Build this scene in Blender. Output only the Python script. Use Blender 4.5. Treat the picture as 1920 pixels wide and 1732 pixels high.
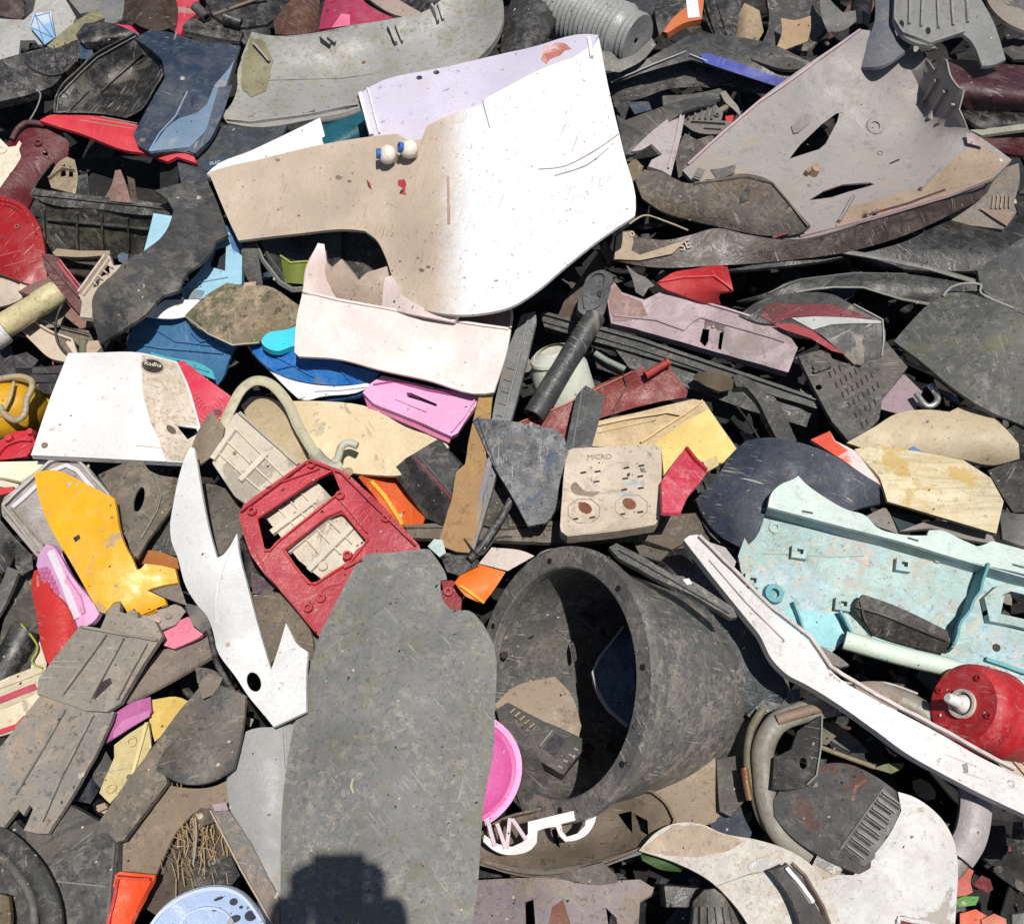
import bpy, bmesh, math, random
import numpy as np
from mathutils import Vector, Matrix, noise
from mathutils.geometry import delaunay_2d_cdt
R = math.radians
random.seed(7)
SC = bpy.context.scene
for _o in list(bpy.data.objects): bpy.data.objects.remove(_o)
# ---------------- camera, sky, sun, exposure ----------------
W0, H0 = 1920.0, 1732.0
TILT = R(27); DIST = 1.95
cam_d = bpy.data.cameras.new('camera'); cam = bpy.data.objects.new('camera', cam_d); SC.collection.objects.link(cam)
cam_d.sensor_fit = 'HORIZONTAL'; cam_d.sensor_width = 36; HF = 2*math.atan(0.96/DIST); cam_d.lens = 18/math.tan(HF/2)
cam_d.clip_end = 200; cam_d.clip_start = 0.01
cam.location = (0, -DIST*math.sin(TILT), DIST*math.cos(TILT)); cam.rotation_euler = (TILT, 0, 0)
SC.camera = cam
wd = bpy.data.worlds.new('World'); SC.world = wd; wd.use_nodes = True
nt = wd.node_tree; bg = nt.nodes['Background']; sky = nt.nodes.new('ShaderNodeTexSky')
SUNV = Vector((0.155, -0.10, 1.0)).normalized()
sky.sky_type = 'NISHITA'; sky.sun_disc = False
sky.sun_elevation = math.asin(SUNV.z); sky.sun_rotation = math.atan2(SUNV.x, SUNV.y)
nt.links.new(sky.outputs[0], bg.inputs[0]); bg.inputs[1].default_value = 0.06
sd = bpy.data.lights.new('sun', 'SUN'); sd.energy = 4.7; sd.angle = R(0.5); sd.color = (1, 0.955, 0.89)
sun = bpy.data.objects.new('sun', sd); SC.collection.objects.link(sun)
sun.rotation_euler = (-SUNV).to_track_quat('-Z', 'Y').to_euler(); sun.location = SUNV*20
SC.view_settings.view_transform = 'Standard'; SC.view_settings.look = 'None'; SC.view_settings.exposure = 0.08; SC.view_settings.gamma = 1
SC.render.resolution_x = 1024; SC.render.resolution_y = 923

# ---------------- photo measurements to places on the heap (1 unit = 1 mm at the heap's middle) ----------------
CR = cam.rotation_euler.to_matrix(); CO = Vector(cam.location)
FX = (W0/2)/math.tan(HF/2)
def P(x, y, h=0.0):
    d = CR @ Vector(((x-W0/2)/FX, -(y-H0/2)/FX, -1.0))
    t = (h*0.001 - CO.z)/d.z
    return CO + d*t
# ---------------- materials ----------------
def lin(hx):
    hx = hx.lstrip('#'); c = [int(hx[i:i+2], 16)/255 for i in (0, 2, 4)]
    return [((v+0.055)/1.055)**2.4 if v > 0.04045 else v/12.92 for v in c]
_mc = {}
def M(hx, dust=.35, dc='#8f8272', scr=.3, rough=.5, moss=0, k=.8, bump=.35, streak=0, sc='#b8b4ac', spk=.5, metal=0, hx2=None, trans=0, blotch=None, spec=.5, grad=None):
    key = (hx, dust, dc, scr, rough, moss, k, bump, streak, sc, spk, metal, hx2, trans, blotch, spec, grad)
    if key in _mc: return _mc[key]
    m = bpy.data.materials.new('plastic_' + hx.strip('#')); m.use_nodes = True; t = m.node_tree; N = t.nodes; L = t.links
    b = N['Principled BSDF']
    tc = N.new('ShaderNodeTexCoord'); oi = N.new('ShaderNodeObjectInfo')
    mul = N.new('ShaderNodeMath'); mul.operation = 'MULTIPLY'; mul.inputs[1].default_value = 37.0; L.new(oi.outputs['Random'], mul.inputs[0])
    add = N.new('ShaderNodeVectorMath'); L.new(tc.outputs['Object'], add.inputs[0]); L.new(mul.outputs[0], add.inputs[1])
    V = add.outputs[0]
    vr = N.new('ShaderNodeVectorRotate'); vr.rotation_type = 'Z_AXIS'; L.new(V, vr.inputs['Vector']); L.new(mul.outputs[0], vr.inputs['Angle']); VR = vr.outputs[0]
    hs = sum(ord(q)*(i+3) for i, q in enumerate(str(key))); sv = .65+(hs % 97)/97*1.0
    def nz(scale, det=5, ro=.6, vec=None, dist=0):
        if vec is None and scale < 150: scale *= sv
        n = N.new('ShaderNodeTexNoise'); n.inputs['Scale'].default_value = scale; n.inputs['Detail'].default_value = det
        n.inputs['Roughness'].default_value = ro; n.inputs['Distortion'].default_value = dist; L.new(vec or V, n.inputs['Vector']); return n.outputs['Fac']
    def rng(s, a, z, o0=0., o1=1.):
        r = N.new('ShaderNodeMapRange'); r.interpolation_type = 'SMOOTHSTEP'; L.new(s, r.inputs[0])
        for i, v in zip((1, 2, 3, 4), (a, z, o0, o1)): r.inputs[i].default_value = v
        return r.outputs[0]
    def mix(f, a, c):
        x = N.new('ShaderNodeMix'); x.data_type = 'RGBA'
        if isinstance(f, float): x.inputs[0].default_value = f
        else: L.new(f, x.inputs[0])
        for i, v in ((6, a), (7, c)):
            if isinstance(v, (list, tuple)): x.inputs[i].default_value = (*v[:3], 1)
            else: L.new(v, x.inputs[i])
        return x.outputs[2]
    lum = sum(lin(hx))/3; kd = .56 if lum < .05 else (.56+(lum-.05)/.13*.44 if lum < .18 else 1.); k *= kd
    base = [v*k for v in lin(hx)]
    big = nz(5, 3, .5); med = nz(22, 7, .68, dist=.6); fine = nz(160, 4, .6)
    c0 = mix(rng(big, .3, .7), [v*.84 for v in base], [min(.9, v*1.1+.004) for v in base])
    if hx2: c0 = mix(rng(nz(7, 5, .6), .46, .56), c0, [v*k for v in lin(hx2)])
    dcl = [v*.85*(.8+.2*kd) for v in lin(dc)]
    if lum < .12: g_ = sum(dcl)/3; dcl = [v*.45+g_*.55*.95 for v in dcl]
    dfac = rng(med, .40, .70, 0, dust)
    d2 = rng(big, .38, .66, .25, 1.0)
    mm = N.new('ShaderNodeMath'); mm.operation = 'MULTIPLY'; L.new(dfac, mm.inputs[0]); L.new(d2, mm.inputs[1])
    c1 = mix(mm.outputs[0], c0, dcl)
    if dust > .3:
        g3 = N.new('ShaderNodeMath'); g3.operation = 'MULTIPLY'; L.new(rng(nz(48, 9, .8, dist=.4), .50, .58, 0, min(.9, dust*1.0)), g3.inputs[0]); L.new(rng(nz(9, 4, .6), .36, .62), g3.inputs[1])
        c1 = mix(g3.outputs[0], c1, [min(.9, v*1.15) for v in dcl])
        c1 = mix(rng(nz(75, 6, .75), .56, .62, 0, min(.85, dust*.9)), c1, [v*.35 for v in base])
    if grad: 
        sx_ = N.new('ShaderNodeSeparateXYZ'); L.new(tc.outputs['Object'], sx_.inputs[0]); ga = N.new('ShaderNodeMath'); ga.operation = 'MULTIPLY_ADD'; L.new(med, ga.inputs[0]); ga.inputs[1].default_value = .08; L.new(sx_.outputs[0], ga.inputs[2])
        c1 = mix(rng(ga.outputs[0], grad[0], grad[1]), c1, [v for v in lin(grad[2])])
    if dust > .2 and hs % 5 < 3:      # caked mud with a definite edge
        c1 = mix(rng(nz(3.6, 9, .68, dist=.8), .585, .61, 0, [.35, .55, .75][hs % 3]), c1, [v*(.75 if lum > .1 else .6) for v in lin(['#94826a', '#7c7468', '#a3988a'][hs % 3])])
    if moss: c1 = mix(rng(nz(11, 6, .7), .5, .66, 0, moss), c1, [v*.6 for v in lin('#7a7a48')])
    if spk: c1 = mix(rng(nz(60, 7, .78), .60, .66, 0, spk), c1, [v*.30 for v in lin('#80705c')])
    if scr:
        for ang, sx, sy, ph in ((.5, 16, 260, 0), (-.9, 22, 330, 3.), (1.9, 10, 210, 9.)):
            mp = N.new('ShaderNodeMapping'); mp.inputs['Rotation'].default_value = (0, 0, ang); mp.inputs['Location'].default_value = (ph, ph, 0)
            mp.inputs['Scale'].default_value = (sx, sy, 20); L.new(VR, mp.inputs[0])
            s = rng(nz(1.0, 2, .5, mp.outputs[0], dist=.25), .675, .71, 0, scr)
            g = rng(nz(13, 2, .5), .45, .6)
            m2 = N.new('ShaderNodeMath'); m2.operation = 'MULTIPLY'; L.new(s, m2.inputs[0]); L.new(g, m2.inputs[1])
            c1 = mix(m2.outputs[0], c1, [v*.8 for v in lin(sc)])
    if streak:
        mp = N.new('ShaderNodeMapping'); mp.inputs['Rotation'].default_value = (0, 0, .28); mp.inputs['Scale'].default_value = (4, 60, 10); L.new(V, mp.inputs[0])
        c1 = mix(rng(nz(1.6, 6, .7, mp.outputs[0], dist=.6), .46, .68, 0, streak), c1, [v*.55 for v in lin('#9a7c44')])
    if blotch: c1 = mix(rng(nz(14, 6, .65), .56, .62, 0, .85), c1, [v*.8 for v in lin(blotch)])
    c1 = mix(rng(fine, .35, .65, 0, .16), c1, [v*.6 for v in base])
    ge = N.new('ShaderNodeNewGeometry'); c1 = mix(rng(ge.outputs['Pointiness'], .56, .68, 0, .3), c1, [min(.8, v*1.25+.04) for v in base])
    L.new(c1, b.inputs['Base Color'])
    L.new(rng(med, .35, .7, rough, min(1, rough+.35)), b.inputs['Roughness'])
    b.inputs['Metallic'].default_value = metal; b.inputs['Specular IOR Level'].default_value = spec
    if trans:
        b.inputs['Transmission Weight'].default_value = trans
    if bump:
        ad = N.new('ShaderNodeMath'); ad.operation = 'ADD'; L.new(med, ad.inputs[0])
        ms = N.new('ShaderNodeMath'); ms.operation = 'MULTIPLY'; ms.inputs[1].default_value = .35; L.new(fine, ms.inputs[0]); L.new(ms.outputs[0], ad.inputs[1])
        bp = N.new('ShaderNodeBump'); bp.inputs['Strength'].default_value = bump; bp.inputs['Distance'].default_value = .007
        L.new(ad.outputs[0], bp.inputs['Height']); L.new(bp.outputs[0], b.inputs['Normal'])
    _mc[key] = m; return m
BLK = M('#3a3a3b', .6, '#968b7e', .6, .3, k=.85, sc='#9a968e')
BLK2 = M('#262627', .55, '#7c7266', .45, .32, k=.8, sc='#8c8880')
BLKB = M('#5a564f', .95, '#8e7e6a', .4, .7, k=.75, sc='#a09684')
GRY = M('#6d6e6c', .5, '#968c80', .5, .5, k=.75, sc='#b4b2ae')
NAVY = M('#3c4c62', .5, '#6c6a6c', .7, .4, k=.8, sc='#8e9aaa')
WHT = M('#ece8e6', .35, '#b8aea0', .35, .38, k=.88, sc='#8c857c', spk=.7)
CRM = M('#e2d6c2', .4, '#a89880', .25, .45, k=.85, sc='#8c7c68')
REDM = M('#c0222c', .35, '#9a6a60', .35, .38, k=.85, sc='#e08080')
DEEP = M('#1c1b1a', .5, '#3a342e', 0, .7, k=.7)  # near-black, puts the shade of deep gaps into the colour
# ---------------- mesh building ----------------
def parse(s):
    if not isinstance(s, str): return [tuple(p) for p in s]
    return [tuple(float(v) for v in t.split(',')) for t in s.split()]
def catmull(p, n=6, closed=True):
    out = []; k = len(p); rngi = range(k) if closed else range(k-1)
    g = (lambda i: p[i % k]) if closed else (lambda i: p[min(max(i, 0), k-1)])
    for i in rngi:
        a, b, c, d = [np.array(g(j), float) for j in (i-1, i, i+1, i+2)]
        for j in range(n):
            t = j/n
            out.append(tuple(.5*((2*b)+(c-a)*t+(2*a-5*b+4*c-d)*t*t+(3*b-a-3*c+d)*t**3)))
    if not closed: out.append(tuple(p[-1]))
    return out
def densify(p, step, jag=0, closed=True):
    out = []; n = len(p)
    for i in range(n if closed else n-1):
        a, b = p[i], p[(i+1) % n]; L = math.hypot(b[0]-a[0], b[1]-a[1]); k = max(1, int(L/step))
        for j in range(k):
            t = j/k; x = a[0]+(b[0]-a[0])*t; y = a[1]+(b[1]-a[1])*t
            if jag and j:
                nx, ny = -(b[1]-a[1])/L, (b[0]-a[0])/L; r = random.gauss(0, jag*.55)
                x += nx*r; y += ny*r
            out.append((x, y))
    return out
def auto_round(p, n=5, lim=31):
    k = len(p); d = []; out = []
    for i in range(k):
        a, b = p[i], p[(i+1) % k]; L = math.hypot(b[0]-a[0], b[1]-a[1]) or 1e-6; d.append(((b[0]-a[0])/L, (b[1]-a[1])/L, L))
    for i in range(k):
        dp, dc, dn = d[i-1], d[i], d[(i+1) % k]; L = dc[2]
        def tang(u, v, own):
            c = u[0]*v[0]+u[1]*v[1]
            if c < math.cos(R(lim)): return own[0], own[1]
            wu, wv = 1/u[2], 1/v[2]; x, y = u[0]*wu+v[0]*wv, u[1]*wu+v[1]*wv; q = math.hypot(x, y); return x/q, y/q
        t0 = tang(dp, dc, dc); t1 = tang(dc, dn, dc); a, b = p[i], p[(i+1) % k]
        for j in range(n):
            t = j/n; h0, h1, h2, h3 = 2*t**3-3*t*t+1, t**3-2*t*t+t, -2*t**3+3*t*t, t**3-t*t
            out.append((h0*a[0]+h1*L*t0[0]+h2*b[0]+h3*L*t1[0], h0*a[1]+h1*L*t0[1]+h2*b[1]+h3*L*t1[1]))
    return out
def clean(p):
    out = []
    for q in p:
        if not out or math.hypot(q[0]-out[-1][0], q[1]-out[-1][1]) > .6: out.append(q)
    while len(out) > 3 and math.hypot(out[0][0]-out[-1][0], out[0][1]-out[-1][1]) < .6: out.pop()
    return out
def inside(poly, xs, ys):
    c = np.zeros(len(xs), bool); n = len(poly); px = np.array([q[0] for q in poly]); py = np.array([q[1] for q in poly])
    for i in range(n):
        x1, y1, x2, y2 = px[i], py[i], px[i-1], py[i-1]
        cond = ((y1 > ys) != (y2 > ys))
        with np.errstate(divide='ignore', invalid='ignore'):
            xx = (x2-x1)*(ys-y1)/(y2-y1+1e-12)+x1
        c ^= (cond & (xs < xx))
    return c
def ell(cx, cy, rx, ry, ang=0, n=18):
    a = R(ang); return [(cx+rx*math.cos(t)*math.cos(a)-ry*math.sin(t)*math.sin(a), cy+rx*math.cos(t)*math.sin(a)+ry*math.sin(t)*math.cos(a)) for t in [2*math.pi*i/n for i in range(n)]]
def rbf(ctrl):
    c = np.array(ctrl, float); n = len(c)
    X = c[:, :2]/100; A1 = np.c_[np.ones(n), X]
    if n < 4:
        w = np.linalg.lstsq(A1, c[:, 2], rcond=None)[0]; return lambda x, y: w[0]+w[1]*x/100+w[2]*y/100
    d = np.linalg.norm(X[:, None]-X[None], axis=2); K = np.where(d > 0, d*d*np.log(d+1e-9), 0)+np.eye(n)*.02
    S = np.block([[K, A1], [A1.T, np.zeros((3, 3))]]); w = np.linalg.lstsq(S, np.r_[c[:, 2], 0, 0, 0], rcond=None)[0]
    def f(x, y):
        r = np.hypot(X[:, 0]-x/100, X[:, 1]-y/100); k = np.where(r > 0, r*r*np.log(r+1e-9), 0)
        return float(k@w[:n]+w[n]+w[n+1]*x/100+w[n+2]*y/100)
    return f
def wpos(o):
    v = Vector()
    while o: v += o.location; o = o.parent
    return v
def link(o): SC.collection.objects.link(o); return o
def mesh_obj(name, verts, faces, mat, parent=None, smooth=35, bevel=0):
    c = sum(verts, Vector())/len(verts)
    pw = wpos(parent)
    me = bpy.data.meshes.new(name); me.from_pydata([tuple(v-c) for v in verts], [], faces); me.update()
    me.materials.append(mat)
    if smooth:
        me.shade_smooth()
        try: me.set_sharp_from_angle(angle=R(smooth))
        except Exception: pass
    o = link(bpy.data.objects.new(name, me))
    if parent: o.parent = parent; o.location = c-pw
    else: o.location = c
    if bevel:
        b = o.modifiers.new('bevel', 'BEVEL'); b.width = bevel*.001; b.segments = 2; b.limit_method = 'ANGLE'; b.angle_limit = R(50)
    return o
def tagit(o, label, cat, group=None, kind=None):
    if label: o['label'] = label
    if cat: o['category'] = cat
    if group: o['group'] = group
    if kind: o['kind'] = kind
    return o
def sheet_geo(outline, H, holes=(), thick=3., rim=0, grid=None, lines=(), flat=False):
    """a curved shell with real thickness from an outline and a height field"""
    xs = [p[0] for p in outline]; ys = [p[1] for p in outline]
    w, hgt = max(xs)-min(xs), max(ys)-min(ys)
    g = grid or max(9., max(w, hgt)/26)
    pts = list(outline); edges = [(i, (i+1) % len(outline)) for i in range(len(outline))]
    for hl in holes:
        b = len(pts); pts += hl; edges += [(b+i, b+(i+1) % len(hl)) for i in range(len(hl))]
    for ln in lines:
        for q in densify(ln, 10, closed=False): pts.append(q)
    if not flat:
        bd = np.array(pts)
        gx, gy = np.meshgrid(np.arange(min(xs)+g*.5, max(xs), g), np.arange(min(ys)+g*.5, max(ys), g*.9))
        gx = gx + (np.arange(gx.shape[0]) % 2)[:, None]*g*.5
        gx, gy = gx.ravel(), gy.ravel(); ok = inside(outline, gx, gy)
        for hl in holes: ok &= ~inside(hl, gx, gy)
        for x, y in zip(gx[ok], gy[ok]):
            if np.min((bd[:, 0]-x)**2+(bd[:, 1]-y)**2) > (g*.45)**2: pts.append((x, y))
    v2, _, f2, *_r = delaunay_2d_cdt([Vector((p[0], p[1])) for p in pts], edges, [], 0, 1e-4)
    f2 = [f for f in f2 if len(f) == 3]
    cx = np.array([sum(v2[i][0] for i in f)/3 for f in f2]); cy = np.array([sum(v2[i][1] for i in f)/3 for f in f2])
    ok = inside(outline, cx, cy)
    for hl in holes: ok &= ~inside(hl, cx, cy)
    F = [list(f) for f, k in zip(f2, ok) if k]
    used = sorted({i for f in F for i in f}); mp = {o: n for n, o in enumerate(used)}
    F = [[mp[i] for i in f] for f in F]; v2 = [v2[i] for i in used]
    T = [P(v[0], v[1], H(v[0], v[1])) for v in v2]; n = len(T)
    for k, f in enumerate(F):
        if (T[f[1]]-T[f[0]]).cross(T[f[2]]-T[f[0]]).dot(CO-T[f[0]]) < 0: F[k] = f[::-1]
    nr = [Vector() for _ in T]; tot = Vector()
    for f in F:
        q = (T[f[1]]-T[f[0]]).cross(T[f[2]]-T[f[0]]); tot += q
        for i in f: nr[i] += q
    nr = [(q.normalized() if q.length > 0 else Vector((0, 0, 1))) for q in nr]; tot.normalize()
    B = [T[i]-nr[i]*thick*.001 for i in range(n)]
    cnt = {}
    for f in F:
        for a, b in zip(f, f[1:]+f[:1]): cnt[(a, b)] = 1
    bnd = [(a, b) for (a, b) in cnt if (b, a) not in cnt]
    V = T+B; FF = [list(f) for f in F]+[[i+n for i in f[::-1]] for f in F]
    FF += [[b, a, a+n, b+n] for a, b in bnd]
    if rim:
        oc = set()
        lo = [(p[0], p[1]) for p in outline]
        hp = [np.array(h) for h in holes]
        nxt = {a: b for a, b in bnd}; prv = {b: a for a, b in bnd}
        def onhole(i): return any(np.min(np.hypot(h[:, 0]-v2[i][0], h[:, 1]-v2[i][1])) < .5 for h in hp)
        ring = [i for i in nxt if i in prv and not onhole(i)]
        idx = {}
        dv = tot*(-rim*.001)
        for i in ring:
            tg = (T[nxt[i]]-T[prv[i]]); tg.normalize(); inn = tot.cross(tg)
            if inn.length > 0: inn.normalize()
            b0 = len(V); idx[i] = b0
            s0 = T[i] if rim < 0 else T[i]
            V += [s0, s0+dv+(-inn*.0008), s0+dv+inn*max(thick, 3)*.001, T[i]+inn*max(thick, 3)*.001-(nr[i]*thick*.0005)]
        for a in ring:
            b = nxt[a]
            if b in idx:
                i, j = idx[a], idx[b]
                for k in range(3): FF.append([i+k, i+k+1, j+k+1, j+k])
    return V, FF
PARTW = ('panel', 'frame', 'seat', 'base', 'blade', 'handle', 'rail', 'lid', 'cover', 'bracket', 'strap', 'rim', 'tab', 'cap', 'arm', 'trim', 'visor', 'floor', 'lip', 'light', 'flap', 'core', 'housing', 'fin', 'collar', 'hinge_plate', 'sole', 'knob', 'hood', 'cone', 'clip', 'pad')
def tname(n, cat):
    return n+'_scrap' if cat and n.split('_')[-1] in PARTW else n
SHARP = set('power_strip weathered_plank long_rail black_blade perforated_plate cream_yellow_box mauve_cover brown_board red_frame grey_bracket grey_board grey_angle_bar rusty_bar speckled_box ribbed_tray pink_plate black_strut tan_rail maroon_channel slotted_bracket black_sill brown_batten control_box red_folder cream_hole_bracket tray_frame orange_scoop'.split())
class Piece:
    def __init__(s, name, label, cat, h, pts, mat, thick=3, smooth=0, jag=0, holes=(), ctrl=None, gx=None, gy=None, curve=None, folds=(), rim=0, wob=3, group=None, bevel=0, body='body', sharp=False, lines=(), step=None, grid=None):
        name = tname(name, cat); p = parse(pts); xy = [(q[0], q[1]) for q in p]
        c3 = [q for q in p if len(q) > 2]+[q for q in (parse(ctrl) if ctrl else [])]
        cx = sum(q[0] for q in xy)/len(xy); cy = sum(q[1] for q in xy)/len(xy); s.c = (cx, cy)
        rf = rbf(c3) if c3 else None
        gx = random.uniform(-.16, .16) if gx is None else gx; gy = random.uniform(-.14, .14) if gy is None else gy
        sd = random.uniform(0, 90); ext = {}
        if curve:
            for k, (amp, ang) in enumerate(curve if isinstance(curve[0], (list, tuple)) else [curve]):
                amp *= 1.7
                d = (math.cos(R(ang)), math.sin(R(ang))); pr = [q[0]*d[0]+q[1]*d[1] for q in xy]; ext[k] = (amp, d, (min(pr)+max(pr))/2, (max(pr)-min(pr))/2+1e-6)
        size = max(max(q[0] for q in xy)-min(q[0] for q in xy), max(q[1] for q in xy)-min(q[1] for q in xy)); wob = min(wob, size*.02)
        fl = []
        for (x1, y1, x2, y2, sl) in folds:      # the side to the right of the line (seen in the photo) goes down by sl per mm
            L = math.hypot(x2-x1, y2-y1); fl.append((x1, y1, (y1-y2)/L, (x2-x1)/L, sl))
        def H(x, y):
            z = rf(x, y) if rf else h+gx*(x-cx)+gy*(y-cy)
            if rf and h: z += h
            for amp, d, m, e in ext.values():
                t = max(-1.15, min(1.15, (x*d[0]+y*d[1]-m)/e)); z += amp*(1-t*t)
            for x1, y1, nx, ny, sl in fl: z -= sl*max(0, (x-x1)*nx+(y-y1)*ny)
            if wob: z += wob*noise.noise(Vector((x/90, y/90, sd)))*2.4+wob*.5*noise.noise(Vector((x/24, y/24, sd)))
            return z
        s.H = H
        xy = catmull(xy, 5) if smooth else (xy if sharp or name.replace('_scrap', '') in SHARP else auto_round(xy)); rim = (5 if not rim and size > 110 and thick < 6 else rim)*1.5
        xy = clean(densify(xy, step or max(6, min(16, size/14)), jag if jag else (.9 if cat and any(w in cat for w in ('scrap', 'sheet', 'panel', 'fairing', 'mudguard', 'fender', 'piece', 'shell', 'flap', 'bumper')) else .4)))
        s.xy = xy
        hl = [clean(densify(h_ if not isinstance(h_, str) else [(q[0], q[1]) for q in parse(h_)], 12)) for h_ in holes]
        lines = list(lines)+[[(f[0], f[1]), (f[2], f[3])] for f in folds]
        lines = [[q for q in densify(l, 9, closed=False)] for l in lines]
        def inn(l):
            a = inside(xy, np.array([q[0] for q in l]), np.array([q[1] for q in l])); return [q for q, k in zip(l, a) if k]
        lines = [l for l in (inn(l) for l in lines) if len(l) > 1]
        V, F = sheet_geo(xy, H, hl, thick, rim, grid, lines)
        s.name, s.bname = name, body
        s.obj = mesh_obj(name, V, F, mat, bevel=bevel); s.root = None; s.mat = mat; s.tags = (label, cat, group)
        tagit(s.obj, label, cat, group)
    def rt(s):
        if not s.root:
            nm = s.obj.name; s.obj.name = s.bname
            s.root = link(bpy.data.objects.new(nm, None)); s.root.empty_display_size = .05
            s.root.location = s.obj.location.copy(); s.obj.parent = s.root; s.obj.location = (0, 0, 0)
            for k in ('label', 'category', 'group'):
                if k in s.obj.keys(): del s.obj[k]
            tagit(s.root, *s.tags)
        return s.root
    def part(s, name, pts, mat=None, lift=2, thick=2, smooth=0, jag=0, holes=(), label=None, rim=0, bevel=0, dh=None, flat=False):
        r = s.rt(); p = parse(pts); xy = [(q[0], q[1]) for q in p]
        f = rbf([q for q in p if len(q) > 2]) if any(len(q) > 2 for q in p) else None
        if smooth: xy = catmull(xy, 5)
        xy = clean(densify(xy, 9, jag))
        H = (lambda x, y: s.H(x, y)+lift+(f(x, y) if f else 0))
        V, F = sheet_geo(xy, H, [clean(densify(h_ if not isinstance(h_, str) else parse(h_), 12)) for h_ in holes], thick, rim)
        o = mesh_obj(name, V, F, mat or s.mat, r, bevel=bevel)
        if label: o['label'] = label
        return o
    def frame(s, x, y):
        o = P(x, y, s.H(x, y)); a = P(x+6, y, s.H(x+6, y))-o; b = P(x, y-6, s.H(x, y-6))-o
        n = a.cross(b).normalized(); a = (a-n*a.dot(n)).normalized(); return o, a, n.cross(a), n
    def boss(s, name, x, y, r, ht=8, mat=None, hole=0, parent=None, rt=None):
        o, a, b, n = s.frame(x, y); rt = rt or r*.85; prof = [(-.3*ht, r), (ht, rt)]
        prof += [(ht, hole), (0, hole), (0, 0)] if hole else [(ht*1.08, rt*.6), (ht*1.08, 0)]
        V, F = lathe_geo(o, n, a, prof, 16); return mesh_obj(name, V, F, mat or s.mat, s.rt(), 40)
    def rib(s, name, pts, w=4, ht=10, mat=None, label=None):
        p = densify([(q[0], q[1]) for q in parse(pts)], 12, closed=False)+[parse(pts)[-1][:2]]; V = []; F = []
        for i, (x, y) in enumerate(p):
            o, a, b, n = s.frame(x, y); x2, y2 = p[min(i+1, len(p)-1)]; x1, y1 = p[max(i-1, 0)]
            t = (P(x2, y2, s.H(x2, y2))-P(x1, y1, s.H(x1, y1))).normalized(); q = n.cross(t)*w*.0005
            o2 = o-n*.001; V += [o2+q, o+q*.8+n*ht*.001, o-q*.8+n*ht*.001, o2-q]
        for i in range(len(p)-1):
            for k in range(4): F.append([4*i+k, 4*i+(k+1) % 4, 4*i+4+(k+1) % 4, 4*i+4+k])
        F += [[0, 1, 2, 3], [4*len(p)-1, 4*len(p)-2, 4*len(p)-3, 4*len(p)-4]]
        ob = mesh_obj(name, V, F, mat or s.mat, s.rt(), 30)
        if label: ob['label'] = label
        return ob
    def text(s, txt, x, y, size, mat, ang=0, lift=1.2, name='lettering', sx=1):
        cu = bpy.data.curves.new('t', 'FONT'); cu.body = txt; cu.size = 1; cu.extrude = .02; cu.align_x = 'CENTER'; cu.align_y = 'CENTER'
        to = link(bpy.data.objects.new('t', cu)); bpy.context.view_layer.update()
        me = bpy.data.meshes.new_from_object(to.evaluated_get(bpy.context.evaluated_depsgraph_get())); bpy.data.objects.remove(to)
        o, a, b, n = s.frame(x, y); c, sn = math.cos(R(ang)), math.sin(R(ang)); k = size*.001
        V = [o+(a*(v.co.x*c*sx-v.co.y*sn)+b*(v.co.x*sn*sx+v.co.y*c))*k+n*(lift*.001+v.co.z*k) for v in me.vertices]
        F = [list(f.vertices) for f in me.polygons]
        return mesh_obj(name, V, F, mat, s.rt(), 0)
def lathe_geo(o, ax, ref, prof, seg=40, arc=360, squash=1.):
    ax = ax.normalized(); u = (ref-ax*ref.dot(ax)).normalized(); w = ax.cross(u); V = []; F = []
    full = arc >= 360; ns = seg if full else seg+1
    for t, r in prof:
        for j in range(ns):
            a = R(arc)*j/seg; V.append(o+ax*t*.001+(u*math.cos(a)+w*math.sin(a)*squash)*max(r, .02)*.001)
    for i in range(len(prof)-1):
        for j in range(seg):
            a, b = i*ns+j, i*ns+(j+1) % ns if full else i*ns+j+1
            F.append([a, b, b+ns, a+ns])
    return V, F
def lathe(name, label, cat, A, B, prof, mat, seg=40, arc=360, group=None, ref=None, squash=1., parent=None, sm=40):
    """prof: (fraction along A-B, radius in mm)"""
    a, b = P(*A), P(*B); L = (b-a).length*1000; ax = (b-a)
    V, F = lathe_geo(a, ax, Vector(ref) if ref else Vector((.1, .2, 1)), [(t*L, r) for t, r in prof], seg, arc, squash)
    o = mesh_obj(name, V, F, mat, parent, sm)
    if not parent: tagit(o, label, cat, group)
    elif label: o['label'] = label
    return o
def rod(name, label, cat, path, r, mat, smooth=1, seg=10, group=None, parent=None, flat=1., taper=None):
    name = tname(name, cat); p = parse(path); q = catmull(p, 8, False) if smooth else p; W = [P(*v) for v in q]; V = []; F = []; pu = Vector((0, 0, 1))
    for i, o in enumerate(W):
        t = (W[min(i+1, len(W)-1)]-W[max(i-1, 0)]).normalized(); u = (pu-t*pu.dot(t))
        u = u.normalized() if u.length > 1e-4 else Vector((1, 0, 0)); w = t.cross(u); pu = u
        rr = r*(1+(taper-1)*i/(len(W)-1)) if taper else r
        for j in range(seg):
            a = 2*math.pi*j/seg; V.append(o+(u*math.cos(a)*flat+w*math.sin(a))*rr*.001)
    for i in range(len(W)-1):
        for j in range(seg): a, b = i*seg+j, i*seg+(j+1) % seg; F.append([a, b, b+seg, a+seg])
    F += [list(range(seg))[::-1], list(range(len(V)-seg, len(V)))]
    o = mesh_obj(name, V, F, mat, parent, 45)
    if not parent: tagit(o, label, cat, group)
    elif label: o['label'] = label
    return o
def group_thing(name, label, cat, at, group=None):
    e = link(bpy.data.objects.new(tname(name, cat), None)); e.empty_display_size = .05; e.location = P(*at); return tagit(e, label, cat, group)
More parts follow.
